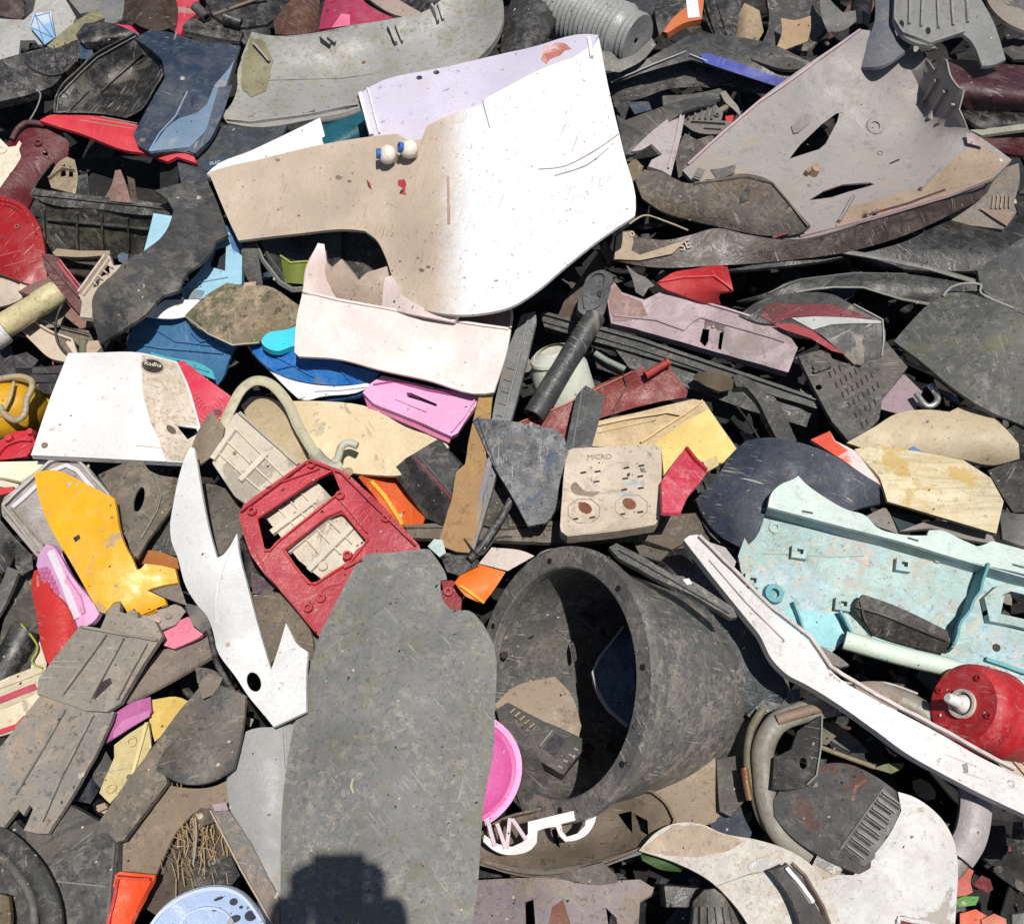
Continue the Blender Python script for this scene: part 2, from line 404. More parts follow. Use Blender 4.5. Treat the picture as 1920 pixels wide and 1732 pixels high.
def sub(parent, name, pts, h, mat, thick=3, **k):
    """a sheet-like part of an Empty thing, with its own heights"""
    p = Piece(name, None, None, h, pts, mat, thick, **k); o = p.obj
    o.location = o.location-wpos(parent); o.parent = parent; p.root = o
    return p
# ---------------- setting: the ground far below and the unsorted debris, darkened to paint shade into the gaps ----------------
def ground():
    V = []; F = []; n = 90; S = 9.0
    for j in range(n+1):
        for i in range(n+1):
            x = (i/n-.5)*2; y = (j/n-.5)*2; x = math.copysign(abs(x)**1.8, x)*S; y = math.copysign(abs(y)**1.8, y)*S
            V.append(Vector((x, y, -.42+.05*noise.noise(Vector((x*3, y*3, 0)))+.02*noise.noise(Vector((x*14, y*14, 4))))))
    for j in range(n):
        for i in range(n): a = j*(n+1)+i; F.append([a, a+1, a+n+2, a+n+1])
    o = mesh_obj('ground', V, F, M('#4a4238', .9, '#4a4034', 0, .9, k=.35, spk=.9)); o['kind'] = 'structure'
ground()
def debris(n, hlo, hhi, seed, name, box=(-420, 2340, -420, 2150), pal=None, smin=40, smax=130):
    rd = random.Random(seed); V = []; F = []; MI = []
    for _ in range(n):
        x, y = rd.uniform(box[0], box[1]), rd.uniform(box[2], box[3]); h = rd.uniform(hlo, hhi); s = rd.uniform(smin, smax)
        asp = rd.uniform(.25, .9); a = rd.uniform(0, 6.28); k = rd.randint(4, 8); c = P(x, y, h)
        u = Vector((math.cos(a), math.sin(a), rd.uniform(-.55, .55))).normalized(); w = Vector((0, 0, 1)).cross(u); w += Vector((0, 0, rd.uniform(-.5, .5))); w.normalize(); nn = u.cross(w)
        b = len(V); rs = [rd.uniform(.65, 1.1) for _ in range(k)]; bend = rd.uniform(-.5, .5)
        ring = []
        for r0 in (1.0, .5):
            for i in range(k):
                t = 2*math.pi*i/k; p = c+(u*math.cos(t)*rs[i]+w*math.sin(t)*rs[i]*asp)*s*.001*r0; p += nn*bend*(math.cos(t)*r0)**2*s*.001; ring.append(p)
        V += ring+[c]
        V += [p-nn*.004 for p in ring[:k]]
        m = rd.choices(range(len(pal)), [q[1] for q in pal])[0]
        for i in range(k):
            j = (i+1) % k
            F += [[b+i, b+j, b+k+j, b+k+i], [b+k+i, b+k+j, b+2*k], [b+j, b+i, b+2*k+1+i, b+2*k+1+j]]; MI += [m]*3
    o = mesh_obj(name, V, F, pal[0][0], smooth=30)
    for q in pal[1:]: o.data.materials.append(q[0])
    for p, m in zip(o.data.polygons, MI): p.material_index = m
    o['kind'] = 'stuff'; o['label'] = 'unsorted broken plastic bits darkened to give shade deep in the gaps of the heap'; o['category'] = 'debris'
PAL = [(DEEP, 8), (M('#161616', .3, '#3a342e', 0, k=.7), 5), (M('#2a241e', .4, '#40362c', k=.6), 1.5), (M('#34302c', .5, '#403a34', k=.5), .5), (M('#6a2a30', .5), .35), (M('#2f4a66', .5), .35), (M('#a89880', .5), .3)]  # mostly near-black colours, so the gap shade is painted into the debris
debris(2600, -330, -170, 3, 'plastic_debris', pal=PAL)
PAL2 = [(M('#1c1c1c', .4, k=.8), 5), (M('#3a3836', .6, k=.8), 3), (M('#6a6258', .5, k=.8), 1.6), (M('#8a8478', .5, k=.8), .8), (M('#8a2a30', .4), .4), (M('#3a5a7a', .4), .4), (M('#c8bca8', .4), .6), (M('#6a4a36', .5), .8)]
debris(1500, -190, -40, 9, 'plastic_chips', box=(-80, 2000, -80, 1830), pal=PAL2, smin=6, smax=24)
bpy.data.objects['plastic_chips']['label'] = 'small mixed plastic chips and crumbs filling the hollows between the pieces'
# ---------------- the top strip of the photo ----------------
LG = M('#b6b6b4', .45, '#8f8a78', .35, .4, k=.78)
Piece('torn_panel', 'light grey torn panel with blue scribbles in the top left corner', 'plastic panel', -8, '-60,20 0,35 45,38 62,22 72,-20 112,-20 142,32 132,58 112,72 88,85 72,84 66,76 38,76 35,103 0,113 -60,120', LG, jag=1.5)
_p = Piece('clear_film', 'small crumpled clear film with blue lines on the light grey panel', 'film scrap', 6, '62,26 95,22 104,70 84,84 56,50', M('#cfdcea', .2, k=.8, hx2='#8fb4d8', rough=.15), thick=1, wob=6)
for q in ('64,28 100,72', '66,26 82,84', '58,50 64,32 94,24', '58,52 100,72', '92,26 102,68'): _p.rib('blue_line', q, 2, 1, M('#2a6aa8', .1))
Piece('dusty_strip', 'olive dusty clear strip leaning up from the ribbed black trim', 'plastic strip', -2, '88,86 130,50 182,14 196,34 168,46 152,72 128,82 100,92', M('#8a8a6a', .6, '#a89c80', k=.7, rough=.25))
Piece('maroon_offcut', 'dark maroon offcut at the very top left corner', 'plastic offcut', 2, '-60,-40 40,-40 46,30 38,38 0,30 -60,20', M('#4a2a2a', .4, k=.88))
Piece('grey_offcut', 'grey clear offcut at the top edge above the olive strip', 'plastic offcut', -12, '112,-20 240,-20 228,40 200,48 185,20 150,26', M('#6f7272', .5, k=.88), jag=2)
_p = Piece('black_trim', 'long ribbed black trim with a semicircular cut at the top left edge', 'trim panel', 10, '-80,138 0,112 150,74 158,100 146,112 118,140 100,160 72,172 0,190 -80,205', BLK, rim=14, folds=[(0, 150, 140, 112, .25)])
for i in range(5): _p.rib('rib', [(62+i*20, 98-i*5), (66+i*20, 138-i*5)], 3, 4)
_p.rib('raised_arc', catmull(parse('46,114 62,132 90,143 118,140 140,122'), 4, False), 4, 6)
Piece('blue_tab', 'small dark blue tab at the end of the ribbed black trim', 'plastic tab', 14, '148,82 168,78 176,104 170,112 150,110', M('#34506e', .3))
Piece('black_visor', 'glossy black tapered visor below the pink piece at the top left', 'visor', 14, '142,66 158,44 200,42 262,64 230,74 190,88 160,86', BLK2, smooth=0, curve=(12, 80))
Piece('pink_bracket', 'bright pink small bracket beside the dark brown rounded panel', 'bracket', 8, '206,44 252,46 262,42 284,46 286,60 262,64 232,58', M('#d83068', .2))
Piece('brown_panel', 'dark brown rounded panel with a red edge at the top of the heap', 'plastic panel', 12, '236,-30 322,-30 333,20 330,48 300,58 268,52 244,38 230,40', M('#4c3626', .6, '#7a5a3a', k=.8), curve=(20, 0))
Piece('red_crate_piece', 'red crate piece between the dark brown panel and the black hinges', 'crate piece', 4, '324,-20 372,-20 372,24 352,40 338,66 328,62 334,20', M('#c8304a', .3), thick=14)
_p = Piece('hinge_bracket', 'black bracket with two hinge barrels above the navy fairing', 'bracket', 22, '342,50 356,34 386,36 440,48 456,60 448,78 400,70 346,58', BLK)
for a, b in (((366, 12, 40), (388, 34, 34)), ((420, 32, 40), (452, 44, 30))):
    lathe('hinge_barrel', None, None, a, b, [(0, 6), (0, 12), (1, 12), (1, 6), (0, 6)], BLK, 18, parent=_p.rt())
for x in (360, 400, 428): _p.boss('screw_boss', x, 50+(x-360)*.14, 4, 3, hole=2)
Piece('black_flap', 'black flap crossing the top edge left of the grey bumper', 'plastic flap', -5, '370,-30 560,-30 545,10 500,46 440,50 400,30', BLK2, curve=(18, 30))
rod('brown_strap', 'thin brown dusty strap at the top edge above the grey bumper end', 'strap', '400,28,26 440,14,30 500,-8,30', 4, M('#7a6858', .4))
Piece('rusty_panel', 'rust brown curved panel behind the left end of the grey bumper', 'plastic panel', 2, '512,40 540,6 560,-20 600,-20 596,60 540,66 516,64', M('#6a4030', .5, '#8a6a50'), curve=(22, 0))
_p = Piece('pink_bucket_piece', 'pink and magenta bucket piece above the grey bumper', 'bucket piece', 10, '598,55 606,14 616,-20 665,-20 690,10 740,36 700,46 655,48', M('#a82850', .3), curve=(15, 20))
_p.part('tab', '622,52 640,26 656,28 656,48', M('#e87898', .2), lift=6)
Piece('red_wedge', 'dark red wedge with a tan edge at the top beside the pink bucket piece', 'plastic wedge', 0, '656,-20 700,-20 780,34 740,42 690,44', M('#6a2020', .4))
Piece('tan_board', 'long tan slat slanting behind the top edge of the grey bumper', 'slat', 14, '670,-18 700,-18 790,24 764,34 735,26', M('#a8948a', .5), thick=6)
Piece('black_sheet', 'black sheet at the top edge behind the right of the tan slat', 'plastic sheet', 2, '695,-24 850,-24 848,2 796,22 770,18', BLK2)
# big grey bumper
G2 = M('#a9a9a7', .65, '#8c8468', .4, .38, k=.78, sc='#6c6a64', moss=.25, spk=.8)
b = Piece('bumper', 'large light grey bumper shell lying across the top left with mounting tabs', 'bumper', 0,
 '472,60,40 498,66,52 590,62,60 660,48,62 740,35,62 800,20,60 850,-20,62 938,-20,110 943,30,104 934,62,92 915,90,78 893,112,70 840,125,58 760,145,52 690,165,48 668,180,50 676,206,38 590,223,34 470,238,34 425,230,36 417,214,44 432,198,34 444,170,22 446,130,26 462,84,30', G2, ctrl='560,110,26 700,95,22 820,70,28 900,40,60 520,140,14 640,160,14 560,190,30', jag=.8, rim=12, wob=4, body='shell')
b.rib('crease', '474,152 560,150 640,148 700,140', 3, 3)
for q in ((600, 68, 626, 84), (728, 48, 750, 84), (806, 14, 828, 44)):
    b.rib('mounting_tab', [(q[0], q[1]), (q[2]-6, q[3])], 6, 16); b.rib('mounting_tab', [(q[0]+14, q[1]-2), (q[2]+4, q[3]-4)], 5, 12)
b.part('stained_corner', '470,66 496,80 512,112 498,170 470,182 452,160 456,110', M('#8d8c6c', .7, '#7c6a54', moss=.5), lift=3, jag=3)
b.rib('clip', '480,84 508,118', 5, 14); b.rib('clip', '570,216 590,210', 10, 8); b.rib('lip', '424,226 470,232 590,216 672,198', 4, 7)
b.boss('rivet', 682, 118, 5, 2, M('#8a5a3a', .4))
# navy fairing group
black_f = Piece('black_fairing', 'hollow black motorbike fairing lying left of the navy fairing', 'fairing', 0,
 '256,66,52 220,84,46 178,108,40 146,138,36 116,168,34 106,190,30 104,216,22 190,218,8 240,226,10 268,210,14 292,172,20 308,146,30 302,108,36 286,94,44', M('#2e2d2c', .55, '#6a6258', .5, .3, k=.74), ctrl='200,160,-6 250,130,0', rim=-7, body='shell')
black_f.rib('edge_bead', '106,216 110,182 148,140 182,108 224,84 258,68', 3, 5, M('#6e6c68', .4))
black_f.rib('inner_rib', '190,175 236,130 270,102', 3, 6); black_f.rib('inner_rib', '128,212 168,170', 3, 4)
_n = Piece('navy_fairing', 'navy blue motorbike fairing with a pale blue flash beside the grey bumper', 'fairing', 0,
 '252,72,50 282,56,54 330,64,58 346,70,58 450,86,60 442,110,56 430,150,52 416,214,46 392,266,40 368,290,34 330,284,36 284,288,36 258,272,40 250,252,40 276,204,42 294,172,50 310,146,58 304,112,58 284,94,54', M('#31455e', .55, '#5e6468', .75, .35, k=.75, sc='#8294a8'), curve=(10, 20), body='shell')
_n.part('pale_flash', '440,112 428,130 402,160 388,196 370,212 336,222 312,240 280,284 356,276 384,248 408,200 428,150', M('#6f8ba6', .3, scr=.5), lift=1, thick=1.5)
_n.part('dark_edge', '410,164 436,160 418,214 394,262 366,288 350,282 384,252', M('#3c5270', .4, scr=.6), lift=3.5, thick=1.5)
_n.rib('seam', '280,284 300,250 330,218 352,172', 3, 2, M('#8ea6bc', .3))
_n.boss('rivet', 343, 150, 6, 5, M('#b0aca4', .3)); _n.boss('rivet', 268, 265, 7, 4, M('#8a6a6a', .3))
_n.rib('ridge', '332,66 328,78', 4, 6, M('#8a8494', .3))
_p = Piece('red_fairing_strip', 'narrow red fairing strip with grey stripes under the black and navy fairings', 'fairing strip', 54, '74,226 94,216 120,216 200,220 262,236 256,262 266,276 330,282 364,294 369,306 332,294 314,303 272,288 236,282 150,250 110,238', M('#d02a3a', .2, scr=.25), folds=[(80, 232, 262, 262, .5)], body='shell', gx=-.05, gy=.1)
for q in ('150,226 250,242', '170,222 256,236', '190,219 258,232'): _p.rib('stripe', q, 2, 1, M('#9a9a8c', .2))
rod('maroon_hose', 'dark red bent hose at the left edge above the maroon panel', 'hose', '22,262,44 32,244,48 46,232,50 62,230,50 84,234,46', 6, M('#6a2c30', .4))
rod('steel_wire', 'thin curved black wire below the ribbed black trim', 'wire', '68,168,34 76,178,38 70,200,42 58,222,44 48,232,46', 1.8, M('#8a8a88', .2))
_p = Piece('maroon_panel', 'large dark maroon panel on the left edge above the bright red disc', 'plastic panel', 8, '20,262 42,240 80,234 112,240 130,270 126,300 92,330 64,368 52,392 0,372 -60,380 -60,300', M('#7a1c26', .45, '#6a4a48', .4, .3, k=.8), curve=(16, 40))
_p.boss('ring_boss', 72, 270, 9, 5, hole=5); _p.boss('stub', 84, 288, 5, 10)
_p = Piece('cream_bracket', 'thick cream bracket with a round hole poking in at the left edge', 'bracket', 44, '-60,254 0,260 16,276 30,274 36,264 48,278 32,308 10,338 0,352 -60,380', CRM, thick=16, bevel=2)
_p.boss('eyelet', 3, 282, 12, 3, hole=7)
_p = Piece('red_disc', 'bright red round disc with a moulded ridge cut by the left edge', 'disc', 36, '-70,372 0,368 26,374 46,386 64,406 76,430 82,458 86,490 88,522 72,538 36,526 0,512 -70,500', M('#a8141a', .3, '#6a3030', .5, .28, k=.85), curve=(14, 60))
_p.rib('ridge', catmull(parse('0,376 24,382 44,394 58,412 68,440'), 4, False), 4, 4); _p.rib('ridge', catmull(parse('0,384 22,390 38,400 52,418'), 4, False), 3, 3); _p.boss('screw_boss', 33, 427, 6, 5, M('#b05a50', .3), hole=3)
for q in ('0,480 40,470', '8,500 52,488'): _p.rib('scratch_ridge', q, 2, 1, M('#c05a5a'))
# black crate with bits in it
cr = group_thing('crate', 'dusty black storage crate holding broken bits on the left of the heap', 'crate', (180, 420, -20))
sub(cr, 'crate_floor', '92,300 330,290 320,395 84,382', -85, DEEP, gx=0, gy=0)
w1 = sub(cr, 'front_wall', '72,372,34 84,378,34 180,390,34 290,404,34 296,420,10 274,478,-70 200,486,-70 130,480,-70 84,470,-60 78,410,0', 0, M('#464541', .8, '#7e7a66', .5, .5, k=.75, moss=.35), rim=0)
for x in (84, 146, 192, 240): w1.rib('rib', [(x, 392+(x-84)*.1), (x+2, 466)], 5, 6)
w1.rib('rib', '90,410 280,428', 4, 7)
rim = sub(cr, 'rim', '58,368,38 62,352,42 84,356,42 180,368,42 300,382,42 328,388,42 326,402,38 290,404,38 180,392,38 84,380,36', 0, M('#3f403e', .7, '#8a8474', .4, .4, k=.74), thick=7, wob=1)
rim.rib('bead', '62,366 180,379 322,394', 4, 5)
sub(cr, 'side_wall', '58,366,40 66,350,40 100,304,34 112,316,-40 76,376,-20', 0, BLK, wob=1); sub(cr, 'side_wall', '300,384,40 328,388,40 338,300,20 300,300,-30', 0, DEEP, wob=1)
_p = Piece('beige_fragment', 'broken beige slotted fragment standing in the black crate corner', 'plastic fragment', 40, '90,334 112,302 126,294 140,300 146,330 142,364 96,352', M('#8e7c66', .7, '#a89c80', .3), jag=1.5, holes=['114,312 122,308 124,330 114,332', '130,312 137,316 137,332 129,332'])
_p.rib('rib', '92,338 118,318 140,322', 4, 8)
Piece('pinkish_wedge', 'small pinkish brown wedge standing at the middle of the crate rim', 'plastic wedge', 46, '192,376 208,350 216,320 226,318 236,344 246,380', M('#8a6460', .6), folds=[(216, 320, 222, 380, .6)])
Piece('brown_splinter', 'brown splinter inside the crate beside the pinkish wedge', 'splinter', 14, '238,330 252,336 258,376 246,376', M('#5a4030', .5))
Piece('black_corner_scrap', 'small torn black scrap inside the crate beside the beige fragment', 'plastic scrap', 42, '146,330 164,326 168,368 146,364', BLK, jag=2)
# mudguards behind
_s = Piece('slate_panel', 'slate grey panel with an oval lettered badge under the white sheet corner', 'fairing', 30, '332,300 362,296 384,250 402,240 425,235 470,240 540,232 520,270 440,300 404,318 392,336 340,346', M('#4d545c', .5, '#6c6a66', .5, .4, k=.74), body='shell')
_s.part('badge', ell(412, 308, 32, 12, -12, 20), M('#38506a', .3), lift=3, thick=2)
_s.text('SUZ', 404, 309, 13, M('#d8dce0', .2), ang=10, lift=4.5)
Piece('mudguard', 'long curved black mudguard sweeping down over the blue boxes', 'mudguard', 0, '290,357,64 342,343,62 386,333,60 404,372,64 428,440,58 405,452,60 398,468,64 380,490,68 350,512,72 335,545,70 305,555,76 272,590,78 240,612,74 187,645,64 180,620,66 174,590,70 173,562,74 182,542,80 210,517,84 240,485,84 272,470,80 312,432,72 326,395,62 312,372,60', M('#46484a', .6, '#7a7262', .5, .5, k=.72, sc='#8a8c8c'), curve=(26, 130), thick=4, wob=5)
Piece('light_blue_flap', 'light blue flap in front of the crate corner', 'plastic flap', 52, '288,400 328,406 322,424 314,434 302,446 270,470 278,440', M('#a2cfe2', .25, k=.85), folds=[(308, 402, 300, 450, .3)])
# ---- top right strip
Piece('black_film', 'creased black plastic sheet at the top edge right of the grey bumper', 'plastic sheet', 40, '938,96 944,40 968,-20 1062,-20 1040,40 1010,92 948,110', M('#454545', .4, scr=.2, rough=.25, k=.74), curve=[(24, 10), (10, 60)], wob=9)
du = lathe('corrugated_hose', 'silvery grey ribbed corrugated hose at the top edge', 'hose', (1010, 0, 40), (1196, 78, 78), [(i/46, 66+(3.5 if i % 2 else -1.5)-(8 if i > 40 else 0)) for i in range(47)]+[(1, 58), (.98, 6)], M('#a8aaa8', .5, '#7e7c76', .2, .18, k=.8, spk=.8), 44)
Piece('hose_lip', 'torn grey collar under the end of the corrugated hose', 'collar', 54, '1124,60 1140,90 1160,112 1186,104 1222,72 1230,84 1206,112 1162,136 1130,132 1120,100', M('#7c7c7a', .5), curve=(10, 90))
Piece('black_backdrop', 'dark blue black panel at the top edge behind the hose end', 'plastic panel', 10, '1150,-20 1280,-20 1270,20 1228,70 1204,30', M('#2c2c38', .4, k=.8))
Piece('black_bag', 'dark textured fender at the top edge left of the orange box', 'fender', 30, '1226,20 1240,-20 1330,-20 1290,10 1250,52 1236,68', BLK, curve=(12, 90))
_p = Piece('orange_box', 'small orange box with a white printed label at the top edge', 'box', 54, '1244,60 1262,34 1286,14 1290,-20 1322,-20 1316,36 1282,44 1252,62', M('#d87848', .3), thick=16)
_p.part('paper_label', '1284,-20 1306,-20 1312,32 1290,34', M('#ececec', .1), lift=1.5, thick=1)
for i in range(6): _p.rib('print_line', [(1290, 2+i*5), (1306, 2+i*5)], 1.2, .4, M('#6a6a6a', 0))
bb = Piece('black_bumper', 'wide black bumper with a blue stripe stretching right of the white panel', 'bumper', 0,
 '1130,140,20 1180,128,30 1240,96,46 1300,66,54 1370,68,52 1450,84,44 1520,118,36 1580,150,26 1540,176,8 1460,160,14 1390,138,26 1330,122,34 1296,112,40 1210,136,24 1146,158,10', M('#484848', .6, '#6e6a62', .5, .35, k=.74), curve=(8, 90), body='shell')
bb.part('blue_stripe', '1312,102 1330,100 1440,138 1512,160 1500,176 1424,152 1322,118', M('#3a4aa8', .25, scr=.4), lift=7, thick=2)
bb.rib('white_edge', '1292,106 1322,118 1424,152 1470,168', 3, 8, M('#b8b8b4', .3)); bb.rib('bright_edge', '1146,154 1200,132 1286,100', 3, 7, M('#a8a8a4', .3))
_p = Piece('bumper_core', 'torn black bumper core under the blue striped bumper', 'bumper core', 0, '1140,158,6 1210,138,12 1300,114,20 1380,136,18 1450,160,2 1440,176,-10 1380,172,-24 1320,164,-18 1250,168,-22 1190,188,-30 1150,190,-30', M('#383838', .75, '#7a7468', .6, .45, k=.74), jag=3, wob=9)
Piece('bluish_bit', 'small dusty blue bit in the dark gap right of the white panel', 'plastic bit', -24, '1176,192 1216,190 1222,206 1190,214', M('#3a5068'))
Piece('fender_band', 'curved black fender band passing right of the white panel edge', 'fender', 0, '1156,215,10 1172,226,20 1220,208,26 1290,186,30 1340,178,30 1344,196,24 1290,206,34 1250,232,36 1214,262,36 1186,290,30 1170,290,20', M('#444546', .55, '#6a675f', .4, .4, k=.74), curve=(8, 60))
Piece('grey_fin', 'dark grey fin above the small engine cover in the right gap', 'plastic fin', 8, '1242,180 1300,176 1350,166 1366,180 1320,194 1244,206', M('#5a5a58', .5, k=.88))
_p = Piece('engine_cover', 'small ribbed grey engine cover lying in the gap left of the big grey fairing', 'engine cover', 24, '1284,216 1296,200 1320,190 1342,196 1356,212 1352,226 1378,230 1362,252 1300,246 1280,232', M('#6a6a66', .6, k=.88), thick=10, jag=2)
for i in range(5): _p.rib('rib', [(1296+i*11, 202), (1290+i*11, 226)], 4, 6)
_p.boss('screw_boss', 1344, 218, 6, 6, hole=3); _p.rib('rail', '1296,230 1360,234', 4, 7); _p.rib('rail', '1320,242 1352,244', 3, 5)
Piece('twisted_shred', 'twisted grey shred between the engine cover and the big grey fairing', 'shred', 14, '1350,174 1360,170 1372,186 1384,200 1390,220 1374,204 1360,192', M('#86847e', .5, k=.88), jag=2)
Piece('red_bit', 'tiny bright red ribbed bit beside the big grey fairing edge', 'plastic bit', 26, '1360,218 1376,216 1372,234 1362,240', M('#c01820', .1), thick=8)
_p = Piece('winged_cover', 'pinkish grey pointed cover with a raised edge right of the white panel', 'cover', 42, '1184,284 1212,256 1248,226 1270,210 1284,214 1278,250 1268,290 1258,330 1244,322 1216,312 1222,300 1242,290 1222,270 1200,282', M('#b4aaac', .45, '#8a7c70', k=.8), folds=[(1278, 212, 1250, 330, -.3)])
_p.rib('raised_edge', '1276,214 1266,270 1252,318', 5, 7)
_p = Piece('mesh_shred', 'charred black strip crossing below the engine cover', 'strip', 16, '1268,290 1284,250 1306,262 1340,252 1330,284 1300,312 1272,334', BLKB, jag=3)
# ---- top right corner
_p = Piece('bucket_arc', 'broken black bucket rim with tan mud at the top edge', 'bucket piece', 14, '1318,-20 1360,-20 1372,40 1366,72 1340,72 1322,30', BLK, curve=(14, 0)); _p.rib('rim_bead', '1322,-10 1342,70', 5, 6)
Piece('muddy_cup', 'tan muddy cup piece at the top edge left of the ribbed grey cover', 'cup piece', 20, '1376,70 1384,30 1396,6 1424,20 1432,60 1420,80 1392,84', M('#a08a70', .6, '#b09c80'), curve=(16, 0))
Piece('black_housing', 'black rounded housing at the top edge with a curved rim', 'housing', 26, '1330,-30 1384,-30 1390,20 1378,70 1366,74 1352,30', BLK, curve=(10, 20))
_p = Piece('fan_housing', 'broken grey fan housing around a torn paper bag at the top edge', 'housing', 10, '1430,-30 1560,-30 1550,60 1510,104 1460,104 1424,100 1440,60', M('#585858', .6, k=.74), curve=(-24, 0), rim=-8)
Piece('paper_bag', 'torn crumpled tan paper bag at the top edge', 'paper bag', 22, '1464,34 1490,38 1520,30 1520,56 1514,78 1470,94 1456,90 1466,60', M('#b49878', .3, rough=.9, bump=.9), wob=10, jag=1.5)
Piece('rubber_arc', 'curved grey rubber trim at the top edge left of the ribbed grey cover', 'rubber trim', 30, '1538,-20 1560,4 1580,24 1604,20 1606,40 1580,58 1552,60 1540,30', M('#707270', .5, k=.74), curve=(12, 90))
Piece('black_strip_top', 'black strip crossing the blue stripe towards the top right', 'strip', 50, '1396,96 1440,100 1505,118 1520,128 1470,130 1410,112', M('#545452', .5, k=.74))
lathe('black_elbow', 'glossy black elbow tube at the top edge beside the big grey fairing tip', 'tube', (1620, -30, 10), (1610, 60, 24), [(0, 26), (1, 22), (1, 14)], M('#1e1e1e', .25, rough=.25), 24)
Piece('bluish_arm', 'bluish grey arm hanging over the top of the big grey fairing', 'arm', 96, '1640,-20 1678,-20 1674,50 1700,70 1714,82 1690,102 1652,124 1616,127 1622,90 1640,40', M('#6e7078', .4, k=.8), curve=(14, 0))
_p = Piece('ribbed_cover', 'smoky grey ribbed clear cover with bolt holes hanging at the top right', 'cover', 118, '1678,-30 1790,-30 1834,-10 1862,40 1886,112 1862,122 1842,124 1820,76 1806,64 1780,70 1744,86 1716,80 1692,66 1676,40', M('#9a9a97', .5, '#6a665e', .3, .16, k=.74), curve=(14, 0), holes=[ell(1690, 46, 5, 8), ell(1740, 58, 5, 7)], wob=7)
for x in (1706, 1730, 1756, 1782, 1808): _p.rib('flute', [(x, -20), (x+random.uniform(-4, 6), 56-abs(x-1750)*.2)], 6, 6)
_p.rib('edge_bead', '1680,-20 1678,38 1694,64 1742,84 1806,62', 5, 7)
Piece('maroon_bumper', 'dusty maroon bumper running off the right edge near the top', 'bumper', 38, '1772,112 1810,112 1860,118 1990,128 1990,214 1880,206 1830,200 1800,172 1786,150', M('#5c2a36', .5, '#7a5a60', .5, .35, k=.8), curve=(30, 95), rim=12)
Piece('black_underlip', 'black underlip below the maroon bumper on the right edge', 'bumper lip', 18, '1800,196 1880,206 1990,212 1990,246 1900,250 1840,240 1810,222', BLK2, curve=(14, 90))
Piece('grey_corner_panel', 'dark grey panel in the top right corner', 'plastic panel', 44, '1840,-30 1990,-30 1990,56 1930,62 1884,40 1858,14', M('#5b5c5c', .5, k=.88), curve=(16, 50))
Piece('grey_corner_strip', 'grey strip crossing the top right corner above the maroon bumper', 'strip', 30, '1876,92 1990,60 1990,112 1900,112', M('#505050', .5, k=.74))
Piece('white_edge_strip', 'thin pale strip poking from the right of the big grey fairing', 'strip', 40, '1818,244 1860,240 1990,222 1990,236 1896,246 1840,254', M('#a0a08e', .4), thick=5)
Piece('red_tail_light', 'dark red tail light piece near the right edge below the maroon bumper', 'tail light', 20, '1838,256 1900,250 1990,246 1990,284 1900,290 1860,278', M('#5a1c20', .3, rough=.2))
# ---------------- the big panel in the middle and its neighbours ----------------
IV = M('#c6b4a0', .3, '#a8917c', .5, .55, k=.8, sc='#8c8074', spk=1., grad=(.02, .11, '#d6d6d8'))  # cream-to-white gradient paints the brightness of the sunlit side into the colour
wp = Piece('appliance_panel', 'very large cream L-shaped appliance panel, its sunlit side painted white, with two knobs on top of the heap', 'appliance panel', 0,
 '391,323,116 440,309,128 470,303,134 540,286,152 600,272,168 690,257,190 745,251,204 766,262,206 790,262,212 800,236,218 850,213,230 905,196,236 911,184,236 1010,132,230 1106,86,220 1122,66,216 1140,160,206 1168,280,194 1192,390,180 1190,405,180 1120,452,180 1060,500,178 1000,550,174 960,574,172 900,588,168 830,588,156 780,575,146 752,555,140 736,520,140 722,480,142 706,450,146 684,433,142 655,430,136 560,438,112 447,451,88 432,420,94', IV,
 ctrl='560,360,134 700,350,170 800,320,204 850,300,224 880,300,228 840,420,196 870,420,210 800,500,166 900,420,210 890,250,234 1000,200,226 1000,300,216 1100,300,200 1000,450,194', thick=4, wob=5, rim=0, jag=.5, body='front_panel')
wp.part('scratch', '838,330 842,330 844,420 839,420', M('#b89c84'), lift=1.5, thick=1)
for q in ('1010,318 1060,312 1120,280 1160,252', '1040,330 1100,310 1150,270', '905,190 918,240'): wp.rib('crack', catmull(parse(q), 3, False), 1.6, 1.6, M('#8a8480', .1))
bk = sub(wp.rt(), 'back_flange', '672,178,128 690,165,130 840,125,144 1000,88,158 1100,64,170 1122,66,172 1110,90,168 1010,136,164 911,188,160 905,200,156 800,240,142 792,262,138 766,266,130 745,256,126 710,256,122 693,260,118', 56, M('#d4cfe2', .3, '#b8a8a0', .2, .4, k=.78, spk=.7), thick=4, wob=3, holes=[ell(786, 146, 6, 4), ell(818, 136, 6, 4)])
bk.rib('fold', '676,178 698,256', 9, 8, M('#f4f2f2', .2)); bk.rib('fold', '690,168 712,252', 4, 6, M('#f0eeee', .2))
bk.part('red_stain', '1020,86 1060,82 1072,92 1050,104 1024,120 1014,112', M('#c08074', .8, '#b04838', hx2='#e8c8c8'), lift=.8, thick=1, jag=4)
bk.rib('corner_fold', '1104,72 1110,108', 7, 5, M('#f4f2f2', .2))
for (x, y) in ((742, 298), (779, 290)):
    o, a, b_, n = wp.frame(x, y); ax = (n+a*-.35+b_*-.15).normalized()
    V, F = lathe_geo(o, ax, a, [(0, 9), (10, 10), (14, 16), (22, 18.5), (30, 17), (35, 12), (37, 5), (37, 0)], 26); k = mesh_obj('knob', V, F, M('#f2ecdc', .2), wp.rt(), 60)
    d = (ax+a*-1.2+b_*-.28).normalized(); c = o+ax*.024
    V, F = lathe_geo(c+d*.012, d, a, [(0, 10), (8, 10), (8, 6), (4, 5), (4, 2.5), (7, 2), (7, 0)], 18); mesh_obj('blue_cap', V, F, M('#2a62b0', .1, scr=0), k, 40)
